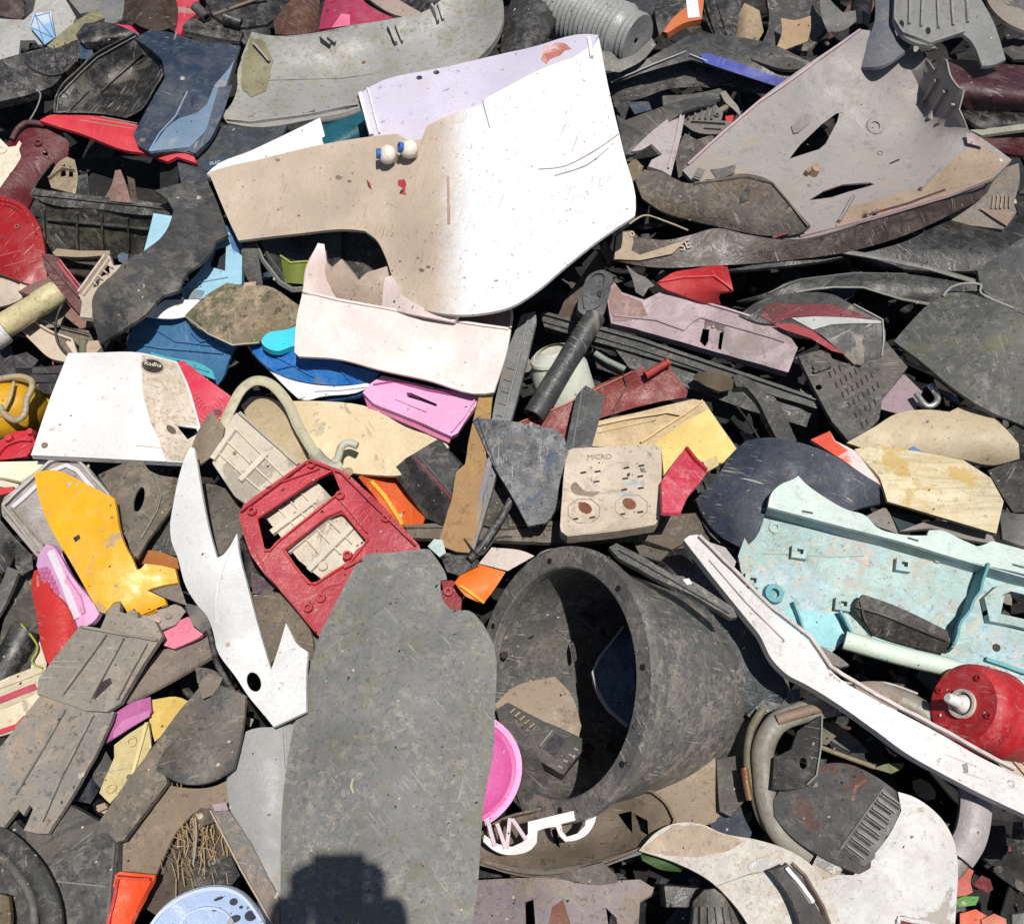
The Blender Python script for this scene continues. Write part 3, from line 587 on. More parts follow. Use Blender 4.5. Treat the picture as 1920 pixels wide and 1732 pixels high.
wp.part('red_mark', '746,338 758,336 762,346 758,356 762,366 752,364 754,352 746,348', M('#b83a40', .2, hx2='#e0b0a8'), lift=1, thick=.8, jag=2)
wp.part('red_mark', '687,336 694,344 697,356 690,350', M('#8a3028', .2), lift=1, thick=.8)
for x, y, r in ((634, 333, 7), (790, 506, 5), (803, 500, 4), (750, 490, 3), (560, 404, 3), (655, 340, 4), (520, 300, 5)): wp.part('scuff', ell(x, y, r, r*.6, 10, 10), M('#7c6a54', .5), lift=.8, thick=.6, jag=1)
Piece('white_sheet', 'thin bright white sheet wedged under the left arm of the appliance panel', 'plastic sheet', 92, '388,326 400,314 470,283 600,221 614,273 540,292 470,306 442,316 438,326 428,336 414,326', M('#fbf8f8', .1, k=.74, spk=.1), thick=2, gx=.05, gy=.1, wob=1)
Piece('teal_pot', 'dark teal broken pot seen through the window beside the white sheet', 'pot', 60, '594,236 680,206 698,262 612,280', M('#0f6a7c', .5, '#0a3038', .5, rough=.3), curve=(22, 60), wob=8)
rod('grey_hoop', 'grey hoop edge under the window of the appliance panel', 'hoop', '590,228,74 640,220,78 676,208,78', 7, GRY)
# black tray, crate corner, lime cup
_p = Piece('black_tray', 'glossy black tray with a double rim under the appliance panel arm', 'tray', 0, '462,430,50 480,430,52 522,520,52 548,540,52 590,538,50 640,500,40 640,420,30 560,400,30 470,400,40', M('#2e302e', .5, '#6c6a60', .4, .25, k=.8), ctrl='560,470,10', thick=4)
_p.rib('rim_bead', '470,440 492,490 524,532 548,546 600,542', 5, 8, M('#8e908c', .3)); _p.rib('rim_bead', '480,434 504,484 532,522 552,534 600,530', 3, 5, M('#5e605c', .3))
_p = Piece('lime_cup', 'mossy lime green cup standing in the black tray', 'cup', 40, '526,480 544,496 584,492 590,534 532,530 530,505', M('#7c8a28', .6, '#5a6a28', moss=.6, k=.7), curve=(12, 0)); _p.rib('lip', '528,480 546,494 586,490', 4, 4, M('#a0ac50', .3))
Piece('dark_frame_bar', 'black frame bar standing left of the black tray', 'bar', 56, '452,470 466,450 480,452 494,540 480,545 462,520', BLK2, thick=10)
Piece('small_tan_clip', 'small tan clip on the dark bar above the mossy plate', 'clip', 66, '458,530 480,528 478,545 456,540', M('#b8a088', .4), thick=8)
# blue boxes
bx = group_thing('blue_casing', 'light blue casing with a dark window under the black mudguard', 'casing', (400, 500, 40))
q = sub(bx, 'face', '344,552,46 338,545,46 380,500,46 408,440,46 430,436,46 440,470,46 454,480,44 453,533,44 428,536,44 392,562,42 348,562,42', 0, M('#98c6dc', .3, '#7a94a0', .3, k=.82), holes=['397,468 424,462 422,508 394,500'], rim=14)
q.part('speaker_grid', '346,540 384,545 376,560 350,562', M('#7a96a6', .8, '#3c5a70'), lift=1.5, thick=1); q.rib('ledge', '350,535 428,520', 4, 4)
sub(bx, 'side', '408,438,44 416,420,38 445,430,38 457,470,36 455,492,40 440,474,45 428,440,45', 0, M('#35689a', .3)); sub(bx, 'recess', '392,462 430,456 428,512 390,508', 28, M('#162434', .2), gx=0, gy=0)
Piece('blue_sliver', 'small blue sliver beside the tail of the black mudguard', 'sliver', 52, '312,552 334,546 340,560 318,562', M('#24508a', .2))
Piece('white_offcut', 'white four-sided offcut beside the tip of the mossy plate', 'plastic offcut', 66, '268,594 310,562 372,562 378,566 348,594 330,597', M('#f2f0ee', .15, '#b0a898'), folds=[(308, 562, 286, 597, -.5)], wob=1)
_p = Piece('mossy_plate', 'mossy green brown oval plate right of the white offcut', 'plate', 72, '346,592 366,572 385,555 425,530 462,536 500,536 560,572 566,598 548,612 488,640 436,646 392,626 356,604', M('#6c6a4e', 1.0, '#b09c84', .5, .8, moss=.9, k=.85, bump=1.2, hx2='#8a7a64'), curve=(10, 60), wob=5); _p.rib('rim_edge', '348,594 392,627 436,647 486,642', 3, 3, M('#a8a898', .4))
bb2 = group_thing('blue_basket', 'dark blue basket with a turquoise rim above the white lettered panel', 'basket', (330, 660, 20))
q = sub(bb2, 'side', '238,645,10 258,600,44 300,598,48 345,600,48 400,625,48 444,646,46 432,668,30 408,722,-10 400,728,-20 380,702,-4 300,682,-8 240,662,0', 0, M('#3f7aa8', .4, '#34485a', .4, k=.85), folds=[])
q.rib('fold_line', '244,640 300,652 420,662', 4, 4); q.rib('fold_line', '276,606 330,640 420,650', 3, 4); q.rib('notch_edge', '360,622 378,640 400,636', 4, 5)
q = sub(bb2, 'rim', '282,660 330,672 372,680 398,694 404,712 372,700 330,688 290,680', 26, M('#38a4b4', .2, k=.8), thick=6, gx=0, gy=0); q.rib('bead', '290,672 340,682 392,698', 3, 3)
# small clutter left of the white lettered panel
Piece('beige_box_lid', 'beige box lid at the left edge behind the cream tube', 'lid', 22, '-60,500 0,512 30,524 60,512 74,520 60,540 40,560 0,575 -60,570', M('#d0beac', .4, k=.8), folds=[(0, 545, 60, 520, .4)])
Piece('pale_block', 'pale block with a brown patch left of the maroon channel', 'block', 30, '38,528 46,514 80,520 90,540 60,556 36,548', M('#e0d0c4', .35), thick=12)
Piece('mauve_lid', 'small mauve brown plate behind the cream tube end', 'plate', 36, '34,546 88,516 104,526 52,552', M('#8a6660', .5), thick=5)
_p = Piece('maroon_channel', 'dusty maroon channel bar running down from the bright red disc', 'channel bar', 42, '78,480 92,476 112,484 150,544 152,562 166,600 150,590 120,556 84,505', M('#74403e', .5, '#8a6a62'), thick=6)
_p.rib('flange', '82,480 150,560', 4, 9); _p.rib('red_rib', '108,494 148,546', 4, 6, M('#d04a5c', .2)); _p.rib('red_rib', '114,490 152,540', 3, 5, M('#d86a78', .2))
Piece('pink_brown_sheet', 'pinkish brown sheet between the cream tube and the slotted cream bracket', 'plastic sheet', 22, '112,570 124,548 168,596 172,612 150,616 118,590', M('#8a625a', .5))
_p = Piece('slotted_bracket', 'cream slotted bracket leaning against the black mudguard', 'bracket', 66, '147,552 196,478 206,480 212,498 232,496 200,524 182,545 174,566 172,596 150,594 154,566', M('#d2c2b0', .35), holes=['192,500 204,496 206,512 188,520', '178,526 190,520 184,536 174,540'], rim=7)
_p.rib('rail', '150,552 200,482', 6, 9); _p.rib('rail', '158,556 206,488', 4, 6)
for i in range(4): _p.rib('slot_bar', [(176+i*10, 530-i*10), (184+i*10, 538-i*11)], 3, 7)
Piece('brown_ledge', 'tan brown ledge bar under the black crate', 'bar', 30, '98,474 106,466 152,470 206,470 206,478 150,482 104,480', M('#a08c74', .5), thick=8)
Piece('dark_brown_hollow', 'dark brown hollow piece under the tan ledge bar', 'plastic piece', 2, '108,480 198,480 170,520 130,510', M('#3a2222', .4), curve=(-14, 90))
t = lathe('cream_tube', 'cream yellow tube with crusted end pointing right at the left edge', 'tube', (6, 612, 60), (112, 545, 66), [(0, 24), (.02, 25), (.6, 23), (.62, 25), (.95, 24), (1, 20), (1, 12), (.9, 10), (.9, 0)], M('#dcd0a4', .55, '#a08850', .3, .35, k=.82), 32)
_p = lathe('ring_part', None, None, (6, 612, 60), (-20, 628, 58), [(0, 30), (.2, 34), (1, 34), (1, 27), (.1, 24), (0, 24)], M('#f0ece4', .2), 32, parent=t); _p.name = 'collar'
Piece('beige_tray_piece', 'beige tray piece with a curved rim above the white lettered panel', 'tray piece', 8, '34,612 60,600 100,625 140,640 160,700 130,684 100,676 70,650', M('#d8c6b2', .35), curve=(12, 40), rim=-7)
Piece('grey_brown_wedge', 'grey brown wedge under the end of the cream tube', 'plastic wedge', 20, '40,600 96,560 122,590 116,612 60,618', M('#8e8274', .5))
rod('black_cable', 'black cable looping down beside the slotted cream bracket', 'cable', '124,560,54 110,585,50 104,615,44 110,645,38 132,668,30 150,670,20', 2.6, BLK2)
rod('black_cable', 'thin black cable crossing level under the cream tube', 'cable', '52,592,50 100,608,50 140,618,46 166,626,40', 1.8, BLK2)
_p = Piece('brown_yoke', 'brown forked yoke above the top edge of the white lettered panel', 'yoke', 30, '106,628 116,612 166,620 176,640 166,676 150,678 150,650 128,630 122,640 142,670 126,670', M('#766858', .6), thick=7); 
lathe('grey_peg', 'short grey green peg standing above the white lettered panel', 'peg', (156, 668, 20), (156, 636, 40), [(0, 8), (1, 8), (1, 0)], M('#7c8068', .5), 16)
Piece('tan_block', 'tan block poking above the white lettered panel edge', 'block', 36, '162,640 184,638 190,650 178,664 162,666', M('#c8b09a', .4), thick=14)
rod('pink_wire', 'pink wire hanging in the dark gap at the left', 'wire', '30,628,20 60,636,16 92,656,14 100,684,20', 1.5, M('#c06070'))
for i, (pts, hh) in enumerate((('22,668 50,660 72,675 60,690 24,690', 6), ('0,640 22,650 30,700 0,706', 8), ('60,690 120,684 116,700 60,700', 18), ('56,702 112,700 108,716 60,716', 14), ('62,716 106,718 100,740 70,736', 10))):
    Piece('black_strap', ['crumpled black flap above the yellow helmet', 'dark tangled scrap at the left edge under the cream tube', 'upper black strap beside the white lettered panel', 'middle black strap beside the white lettered panel', 'lowest black strap beside the white lettered panel'][i], 'strap', hh, pts, M('#3c3840', .5, '#6a6468', k=.8), wob=5, jag=1)
# white lettered panel
rp = Piece('lettered_panel', 'bright white folded panel with a small oval name badge on the left of the heap', 'appliance panel', 0,
 '128,662,84 180,661,86 262,661,90 332,678,64 350,715,62 376,800,58 372,806,56 368,868,60 250,862,84 150,857,80 58,853,76 92,752,80', M('#eceae9', .2, '#a89c88', .3, .55, k=.8, spk=.6), ctrl='268,700,92 272,760,90 285,820,86 330,740,66 200,760,86', thick=4, wob=2, holes=['330,797 368,803 372,812 352,824'], rim=10, body='front')
rp.part('dirty_flap', '264,664 330,680 347,716 372,797 330,796 352,826 368,814 366,866 310,862 300,830 282,790 268,740', M('#ddd0be', .9, '#9a8468', .3, .5, k=.85, moss=.1), lift=1, thick=1.5)
rp.part('badge', ell(286, 686, 20, 12, 12, 20), M('#3a3430', .3), lift=3, thick=3); rp.text('Radha', 286, 686, 14, M('#e8e0d0', .1), ang=-12, lift=5, sx=.9)
rp.part('badge_rim', ell(286, 686, 23, 15, 12, 20), M('#b8ac98', .3), lift=2, thick=2)
rp.boss('screw_boss', 84, 835, 6, 3, M('#8a7a5c', .4)); rp.part('keyhole', ell(321, 805, 11, 6, 40, 14), M('#6a5c50', .3), lift=2, thick=2); rp.rib('crease', '255,835 360,846', 2, 1, M('#c8bcac'))
_p = Piece('crimson_plate', 'crimson moulded plate with rings behind the right corner of the white lettered panel', 'plate', 40, '322,680 345,676 380,704 432,742 438,762 420,800 384,812 360,770', M('#d02c4c', .25, k=.82), curve=(8, 40))
for r in (12, 20, 28, 36): _p.rib('ring', [(392+r*math.cos(t), 770+r*.8*math.sin(t)) for t in [k*.4-1 for k in range(14)] if 340 < 392+r*math.cos(t) < 430], 2.2, 2.5)
_p.boss('hub', 408, 772, 7, 3, M('#6a3038'))
Piece('pointed_clip', 'grey tan forked clip standing right of the white lettered panel', 'clip', 84, '352,868 362,830 388,778 398,772 420,800 414,830 396,856 372,872', M('#948470', .6), folds=[(394, 775, 380, 860, .6)], thick=5)
# yellow helmet with rods, red bits
y = lathe('yellow_helmet', 'yellow hard hat with a bent metal rod on it at the left edge', 'hard hat', (22, 770, -8), (20, 764, 50), [(0, 66), (.1, 68), (.14, 60), (.5, 54), (.8, 38), (.95, 18), (1, 0)], M('#e0aa18', .4, '#a07030', .3, .35, k=.85), 36, squash=1.1)
rod('metal_rod', 'bent beige metal rod hooked over the yellow hard hat', 'rod', '-20,714,56 30,706,62 56,712,66 60,726,68 50,750,66 46,776,60 30,788,56 10,778,56 0,762,56', 6, M('#b4a284', .5, metal=.0, rough=.35))
rod('metal_rod', 'thin beige wire leaning on top of the yellow hard hat', 'rod', '26,716,64 20,744,66 10,766,60', 3, M('#c0ae8c', .4)); 
_p = Piece('red_grille', 'red moulded grille below the yellow hard hat at the left edge', 'grille', 20, '-50,830 0,826 20,812 58,806 66,830 50,856 0,862 -50,862', M('#d02838', .25), thick=8); _p.rib('arc_rib', catmull(parse('0,854 14,838 40,828 62,828'), 4, False), 4, 8); _p.boss('stud', 20, 824, 8, 10); _p.boss('stud', 60, 812, 7, 10)
Piece('ivory_sheet', 'ivory sheet at the left edge under the white lettered panel', 'plastic sheet', 36, '-60,868 0,866 88,864 66,884 40,902 0,894 -60,892', M('#f2ecc8', .15, k=.9), wob=1)
Piece('ivory_sheet_lower', 'narrow ivory ledge at the left edge above the red strip', 'ledge', 24, '-60,894 0,896 42,900 28,918 0,912 -60,912', M('#e8dcc8', .3)); bpy.data.objects['ivory_sheet_lower'].name = 'ivory_ledge'
Piece('red_strip', 'short red strip at the left edge beside the tray frame corner', 'strip', 34, '-60,916 0,914 26,912 24,922 0,928 -60,928', M('#c82030'), thick=6)
# ---------------- right side ----------------
FG = M('#95918f', .4, '#a08a7c', .25, .42, k=.84, sc='#c8c4c0', spk=.3)
f = Piece('large_fairing', 'very large grey pink fairing seen from inside with diamond hole on the right', 'fairing', 0,
 '1611,55,104 1632,58,104 1625,100,98 1616,126,92 1650,122,94 1690,100,96 1715,80,98 1735,106,94 1752,132,110 1766,112,150 1774,110,156 1782,145,150 1797,165,150 1808,168,156 1797,205,128 1817,245,92 1845,262,90 1897,300,88 1860,335,84 1780,365,80 1640,408,76 1560,434,72 1500,448,66 1440,444,60 1380,430,56 1280,320,64 1420,190,88', FG,
 ctrl='1500,200,60 1500,330,40 1600,250,30 1700,200,40 1680,260,30 1750,260,50 1740,330,50 1600,370,44 1700,120,80 1735,190,30', holes=['1480,298 1500,272 1540,234 1568,213 1574,212 1570,228 1548,270 1536,280', ell(1640, 237, 11, 9), '1516,376 1544,358 1580,346 1630,342 1640,346 1620,352 1590,360 1560,370'], thick=4, wob=4, jag=.5, rim=8, body='shell')
f.rib('rolled_edge', '1612,58 1520,124 1420,194 1340,264 1290,310', 6, 5, M('#b49ca4', .3))
f.boss('ring_boss', 1640, 238, 22, 4, hole=11, rt=18)
f.part('raised_patch', '1484,236 1508,212 1524,216 1518,230 1498,248 1488,250', M('#8a8482', .4), lift=4, thick=3)
f.rib('clip_post', '1508,330 1528,316', 10, 14, M('#9a826e', .5)); f.boss('post', 1524, 326, 11, 18, M('#a88c74', .4)); f.boss('small_boss', 1650, 288, 8, 3, hole=5)
f.rib('gill', '1760,150 1730,200', 8, 9); f.rib('gill', '1776,170 1744,226', 8, 9); f.rib('gill', '1790,196 1762,232', 6, 8); f.rib('slot_edge', '1668,308 1686,300', 4, 2, M('#4a4444'))
f.part('tan_apron', '1560,428 1590,388 1640,376 1720,352 1764,322 1800,286 1840,272 1892,300 1858,333 1778,362 1640,404', M('#a8927c', .6, '#8a7c70', .3, k=.82), lift=1.5, thick=2)
f.rib('web', '1764,318 1726,360', 5, 12); f.rib('web', '1600,372 1572,420', 6, 10); f.rib('maroon_edge', '1630,404 1700,384 1772,358', 5, 4, M('#6a3a44', .3)); f.rib('lip', '1500,446 1640,410 1780,368 1862,336', 4, 6, M('#b49a98', .3))
f.part('end_tab', '1812,250 1824,250 1842,262 1842,276 1814,268', M('#c0a8ac', .3), lift=8, thick=3); f.boss('washer', 1876, 302, 4, 3, M('#d8d4d0', .2))
s = Piece('maroon_bumper_shell', 'dark brown maroon curved bumper with white letters below the large grey fairing', 'bumper', 0,
 '1150,488,62 1154,442,58 1164,434,58 1184,432,58 1200,446,50 1250,450,48 1290,442,52 1345,428,58 1400,440,60 1500,450,56 1640,414,58 1780,372,60 1862,340,60 1850,362,40 1790,398,30 1700,440,28 1600,470,30 1480,488,34 1340,498,40 1210,500,54', M('#4c3830', .6, '#7c6450', .5, .3, k=.78), curve=(10, 100), body='shell')
s.part('tan_end', '1152,486 1156,444 1166,436 1184,434 1188,452 1184,470 1200,478 1250,462 1290,448 1260,476 1200,488', M('#a8947e', .5, k=.85), lift=6, thick=3); s.boss('screw_boss', 1182, 441, 7, 10, M('#c0ac94', .4), hole=3)
s.text('SE', 1284, 462, 26, M('#c8b8a8', .2), ang=22, lift=6)
s.rib('red_reflector', '1448,446 1478,436', 5, 3, M('#8a1828', .1))
_p = Piece('muddy_fender', 'mud caked brown and grey fender lying over the left of the large grey fairing', 'fender', 0, '1190,336,74 1208,318,78 1240,324,80 1290,344,84 1330,338,86 1400,326,88 1446,340,90 1470,366,90 1520,424,82 1510,432,74 1440,442,64 1360,428,56 1290,412,58 1240,396,64 1204,372,68', M('#5a5650', .9, '#8a755c', .5, .6, k=.9, bump=.8, hx2='#6e5e4a'), curve=(12, 100), jag=1.2, thick=4)
_p.rib('edge', '1300,346 1400,334 1448,346 1516,424', 4, 5, M('#6a655c', .5)); _p.part('torn_flap', '1390,366 1406,340 1404,374 1388,380', M('#2e2c2a'), lift=4, jag=1)
Piece('triangle_scrap', 'small grey triangle scrap on top of the muddy fender', 'plastic scrap', 98, '1332,318 1350,316 1380,308 1378,324 1346,338', M('#6a6868', .5, k=.7)); Piece('grey_square_scrap', 'small grey four-sided scrap left of the triangle scrap', 'plastic scrap', 94, '1300,330 1308,314 1322,318 1314,334', M('#787674', .5, k=.7))
Piece('mossy_cone', 'brown mossy scrap between the white panel edge and the muddy fender', 'plastic scrap', 34, '1176,310 1190,296 1206,312 1200,336 1186,340', M('#7a6a50', .7, moss=.6), jag=2, wob=5)
_p = Piece('split_shield', 'torn grey shield with a tan ribbed pocket at the right edge', 'shield', 40, '1770,392 1800,372 1836,372 1852,350 1880,318 1910,306 1912,340 1900,380 1906,398 1890,420 1880,430 1830,424 1790,420', M('#7e7a74', .55, '#a08c74', k=.78), wob=8, folds=[(1836, 372, 1900, 400, .4)])
for i in range(5): _p.rib('pleat', [(1862+i*8, 368), (1860+i*8, 392)], 3, 4, M('#a89078', .4))
_p.part('tan_lip', '1836,390 1900,398 1888,424 1862,408', M('#a08670', .5), lift=4)
Piece('black_bumper_low', 'long black bumper running along the right below the large grey fairing', 'bumper', 6, '1330,512 1560,486 1700,452 1790,410 1850,412 1990,430 1990,450 1920,446 1870,484 1840,504 1780,508 1660,500 1550,470 1530,474', M('#2f2f30', .45, '#5a564e', .4, .3, k=.8), curve=(12, 90))
rod('long_lath', 'long thin grey lath above the curved black fender on the right', 'lath', '1520,462,42 1620,478,44 1740,502,44 1842,532,40', 6, M('#7a7a76', .4, k=.78), smooth=0, flat=.5)
_p = Piece('curved_fender', 'long curved black fender with a pale edge in the right middle', 'fender', 0, '1382,566,16 1440,548,24 1480,528,34 1560,518,42 1640,512,44 1700,514,44 1780,526,40 1840,536,34 1844,546,30 1812,546,30 1772,560,34 1758,572,34 1690,560,30 1620,540,30 1560,542,32 1500,548,28 1440,560,18', M('#3c3d3d', .6, '#6a675f', .5, .35, k=.78), curve=(8, 90)); _p.rib('pale_edge', '1490,548 1560,540 1618,540 1690,560 1756,572', 4, 5, M('#8a8a86', .3)); _p.rib('pale_edge', '1440,550 1500,526 1600,514 1700,516', 3, 4, M('#6e6e6a', .3))
_p = Piece('grey_mudguard', 'large mossy grey mudguard leaning in from the right edge', 'mudguard', 0, '1676,640,46 1700,612,60 1742,570,74 1770,552,78 1796,548,78 1850,560,76 1920,590,76 2000,620,76 2000,830,16 1920,798,24 1850,768,24 1790,730,26 1730,680,32', M('#5f605d', .75, '#85806f', .4, .6, k=.74, moss=.5), curve=(44, 55), thick=5)
Piece('grey_side_fender', 'speckled grey fender on the right edge above the mossy mudguard', 'fender', 0, '1832,506,50 1870,480,52 1920,446,56 2000,440,56 2000,600,60 1920,588,56 1856,560,44 1842,542,44', M('#616160', .7, '#837c70', .4, .6, k=.74), curve=(14, 40))
rod('pale_edge_bead', 'pale bent edge strip between the two grey mudguards on the right', 'strip', '1768,556,84 1782,540,84 1806,532,82 1838,534,80 1842,552,80 1900,578,80', 2.6, M('#9a9a94', .3))
_p = Piece('striped_fairing', 'black fairing with crimson and white stripes in the right middle', 'fairing', 0, '1384,592,50 1420,566,56 1470,552,62 1510,548,64 1560,552,66 1600,572,66 1650,596,64 1657,610,60 1656,660,50 1640,690,42 1600,682,40 1566,650,46 1530,622,50 1480,608,50 1430,606,46', M('#4a4a49', .6, '#6c6a62', .6, .4, k=.74), curve=(12, 70), body='shell')
_p.part('crimson_band', '1424,592 1448,572 1500,570 1560,572 1634,594 1600,598 1530,592 1490,594 1450,606', M('#8a2838', .35, '#5a5048', .5), lift=1.6); _p.part('white_wedge', '1484,596 1530,593 1600,596 1652,602 1652,606 1600,606 1560,608 1524,618', M('#b8bab6', .3, scr=.5), lift=2)
_p.part('crimson_streak', '1450,608 1486,606 1524,620 1556,644 1584,664 1560,658 1520,634 1470,618', M('#a82838', .3), lift=1.6); _p.rib('pale_edge', '1600,572 1654,600 1656,636 1652,668', 3, 4, M('#a0a09a', .3)); _p.part('ochre_smudge', '1430,576 1462,566 1480,580 1450,600', M('#7a2420', .6, '#5a4a3a'), lift=2.4, thick=1, jag=2)
_p = Piece('perforated_plate', 'dusty black plate full of short slots below the striped fairing', 'plate', 54, '1497,668 1522,660 1552,654 1560,672 1610,690 1640,668 1658,636 1702,688 1680,716 1654,748 1648,786 1624,812 1592,828 1560,790 1520,716', M('#4a4a48', .7, '#7c766a', .4, .5, k=.74), gx=0, gy=0, wob=2, holes=[ell(1535, 726, 6, 5)], rim=6)
for j in range(8):
    for i in range(7):
        x = 1556+i*9+j*12; y = 702-i*6.2+j*19
        if inside(_p.xy, np.array([x-8, x+8, x]), np.array([y-7, y+9, y])).all(): _p.rib('slot', [(x-2, y-5), (x+2, y+6)], 3.4, .7, M('#161616', 0, scr=0))
_p.boss('clip', 1530, 690, 9, 6); _p.rib('clip_arm', '1524,700 1556,690', 6, 8)
_p = Piece('mauve_cover', 'long dusty mauve cover with a latch under the red cup piece', 'cover', 0, '1136,548,48 1152,530,52 1166,548,50 1190,556,50 1208,562,50 1248,543,54 1330,566,54 1440,602,54 1466,610,52 1496,652,44 1478,698,34 1400,676,34 1308,650,34 1190,616,34 1146,606,36', M('#a8949b', .5, '#a08c84', .35, .45, k=.84), jag=.8, rim=16, body='shell', holes=['1312,640 1318,616 1330,618 1328,640 1322,650', '1350,624 1358,620 1352,656 1346,654'])
_p.rib('step_line', '1150,592 1230,600 1282,620 1300,602 1314,596 1440,632 1470,642', 4, 4, M('#a08a94', .3)); _p.part('latch_recess', '1322,600 1360,610 1356,620 1346,618 1340,612 1330,610 1320,618', M('#6a5058', .3), lift=1.2); _p.boss('latch_pin', 1337, 614, 3, 5, M('#b89a7c'))
_p.part('broken_end', '1140,552 1152,534 1166,552 1190,560 1204,566 1214,590 1180,600 1150,602', M('#8a6c68', .6, '#a07c6c'), lift=1.5, jag=2); _p.rib('score', '1430,650 1434,672', 2, 1, M('#8a7680')); _p.rib('edge_lip', '1250,546 1440,604', 4, 5, M('#c0aab2', .3))
Piece('mauve_cover_end', 'mauve end piece of a cover poking out right of the perforated plate', 'cover', 26, '1648,766 1668,716 1690,702 1704,704 1732,730 1722,748 1718,776 1690,776', M('#a28c96', .4)); bpy.data.objects['mauve_cover_end'].name = 'mauve_end_piece'
rod('chrome_hook', 'small shiny silver hook right of the mauve end piece', 'hook', '1718,738,50 1736,760,54 1752,758,56 1758,744,54 1744,722,50', 6, M('#dcdcdc', .1, metal=.8, rough=.2))
Piece('brown_chip', 'small pointed brown chip beside the silver hook', 'chip', 50, '1748,724 1776,734 1752,742', M('#7a5a3c'))
_p = Piece('red_cup', 'bright red broken cup piece above the mauve cover', 'cup piece', 0, '1232,530,70 1260,512,78 1300,504,80 1350,498,84 1364,500,84 1375,544,84 1350,548,80 1346,556,66 1352,576,52 1320,568,52 1264,548,54 1244,540,64', M('#b81c24', .25, k=.82), curve=(8, 80)); _p.rib('rim_bead', '1236,530 1280,522 1340,520 1372,542', 4, 5, M('#d84a4c', .2))
Piece('grey_claw', 'grey claw-shaped scrap left of the red cup piece', 'plastic scrap', 44, '1172,494 1196,514 1210,520 1228,536 1216,540 1206,556 1192,548 1186,524', M('#6c6e70', .5, k=.78), folds=[(1180, 500, 1210, 550, .5)])
# long rails
_p = Piece('long_rail', 'long grooved black rail slanting through the middle right', 'rail', 0, '1014,588,10 1022,584,12 1100,604,18 1200,632,26 1400,700,34 1536,746,36 1532,766,32 1400,726,30 1290,690,24 1100,636,12 1020,612,6', M('#454646', .6, '#77736a', .5, .45, k=.78), rim=14, thick=5, wob=1, body='rail_body')
_p.rib('groove_edge', '1018,590 1200,640 1400,708 1530,752', 3, 8, M('#5c5c5a', .4)); _p.rib('groove_edge', '1020,604 1190,652 1400,722', 3, 5)
_p = Piece('long_rail', 'lower black rail running beside and below the long grooved one', 'rail', 0, '1150,650,8 1300,700,16 1500,766,24 1520,776,24 1512,800,20 1400,768,12 1280,724,6 1180,690,0', M('#3c3d3d', .6, '#6a675f', .5, .4, k=.78), rim=12, thick=4, wob=1)
Piece('brown_board', 'dark brown flat slat rising behind the black tube', 'slat', 6, '1038,612 1060,560 1128,464 1146,474 1116,530 1090,592 1072,610', M('#5c4838', .6, '#7a6450', k=.78), wob=1, thick=5)
Piece('brown_stub', 'broken brown top of the slat beside the tan bumper end', 'stub', 20, '1126,470 1134,452 1152,476 1144,498', M('#6a5846', .5))
c = lathe('white_canister', 'pale greenish white canister lying behind the black tube', 'canister', (1040, 664, 62), (1062, 740, -10), [(-.12, 24), (0, 44), (.02, 48), (.08, 50), (.1, 46), (.35, 56), (1.2, 58), (1.3, 40), (1.32, 0)], M('#d2d6c8', .35, '#a8a48c', .2, .4, k=.85), 40)
lathe('rim_cap', None, None, (1040, 664, 64), (1041, 668, 60), [(0, 0), (0, 42), (1, 44)], M('#dcdccc', .4, '#a89c84'), 32, parent=c).name = 'cap'
tb = lathe('black_tube', 'thick black tube with a flat clamped end lying over the long rail', 'tube', (1000, 780, 64), (1116, 592, 88), [(0, 14), (0, 21), (.5, 21.5), (1, 21), (1, 0)], M('#4c4d4e', .45, '#76726a', .5, .32, k=.74), 28)
_p = sub(tb, 'clamp', '1088,586,88 1084,570,92 1094,536,94 1104,516,94 1128,506,90 1144,514,88 1148,528,88 1140,560,88 1132,588,86 1116,598,84', 14, M('#55565a', .5, '#8a867c', .5, .4, k=.74), smooth=1, thick=22, wob=1)
_p.rib('clamp_loop', catmull(parse('1096,580 1094,556 1106,524 1122,514 1134,522 1130,552 1120,576 1100,584'), 3, False), 4, 6); _p.boss('bolt', 1126, 552, 8, 3, M('#2a2a2a'))
rod('pale_rod', 'short pale green rod above the red folder', 'rod', '1116,662,24 1138,676,24 1172,692,22', 6, M('#8a9488', .4), smooth=0); Piece('brown_cassette', 'brown grooved cassette under the short pale rod', 'cassette', 4, '1112,666 1128,664 1172,694 1160,704 1120,690', M('#4a3430', .4))
_p = Piece('red_folder', 'dark red open folder-like tray left of the cream and yellow box', 'tray', 0, '962,798,44 1060,758,50 1120,722,54 1190,694,56 1206,686,56 1216,696,54 1252,676,60 1256,690,56 1290,732,44 1286,745,40 1240,752,30 1190,764,30 1120,786,34 1060,836,36 1046,816,38 980,806,40', M('#8c2016', .4, '#5a2018', .35, .35, k=.9), body='tray', ctrl='1170,730,36', wob=4)
_p.rib('fold', '1168,700 1176,722 1150,770', 4, 5, M('#6a160e', .3)); lathe('pin', None, None, (1210, 704, 66), (1254, 678, 72), [(0, 8), (.9, 7), (.9, 8.5), (1, 8.5), (1, 3), (.9, 0)], M('#a82a20', .2), 16, parent=_p.rt()); _p.rib('lip', '966,796 1060,758 1186,696', 3, 4, M('#b86858', .3))
_p = Piece('black_blade', 'flat black blade standing left of the power strip', 'blade', 78, '1058,850 1080,742 1098,722 1134,742 1132,756 1108,842 1080,856', M('#474a4c', .5, '#78746c', .6, .4, k=.78), wob=1, thick=8, gx=0, gy=0); _p.rib('groove', '1092,730 1072,846', 3, 3, M('#6e7072', .3))
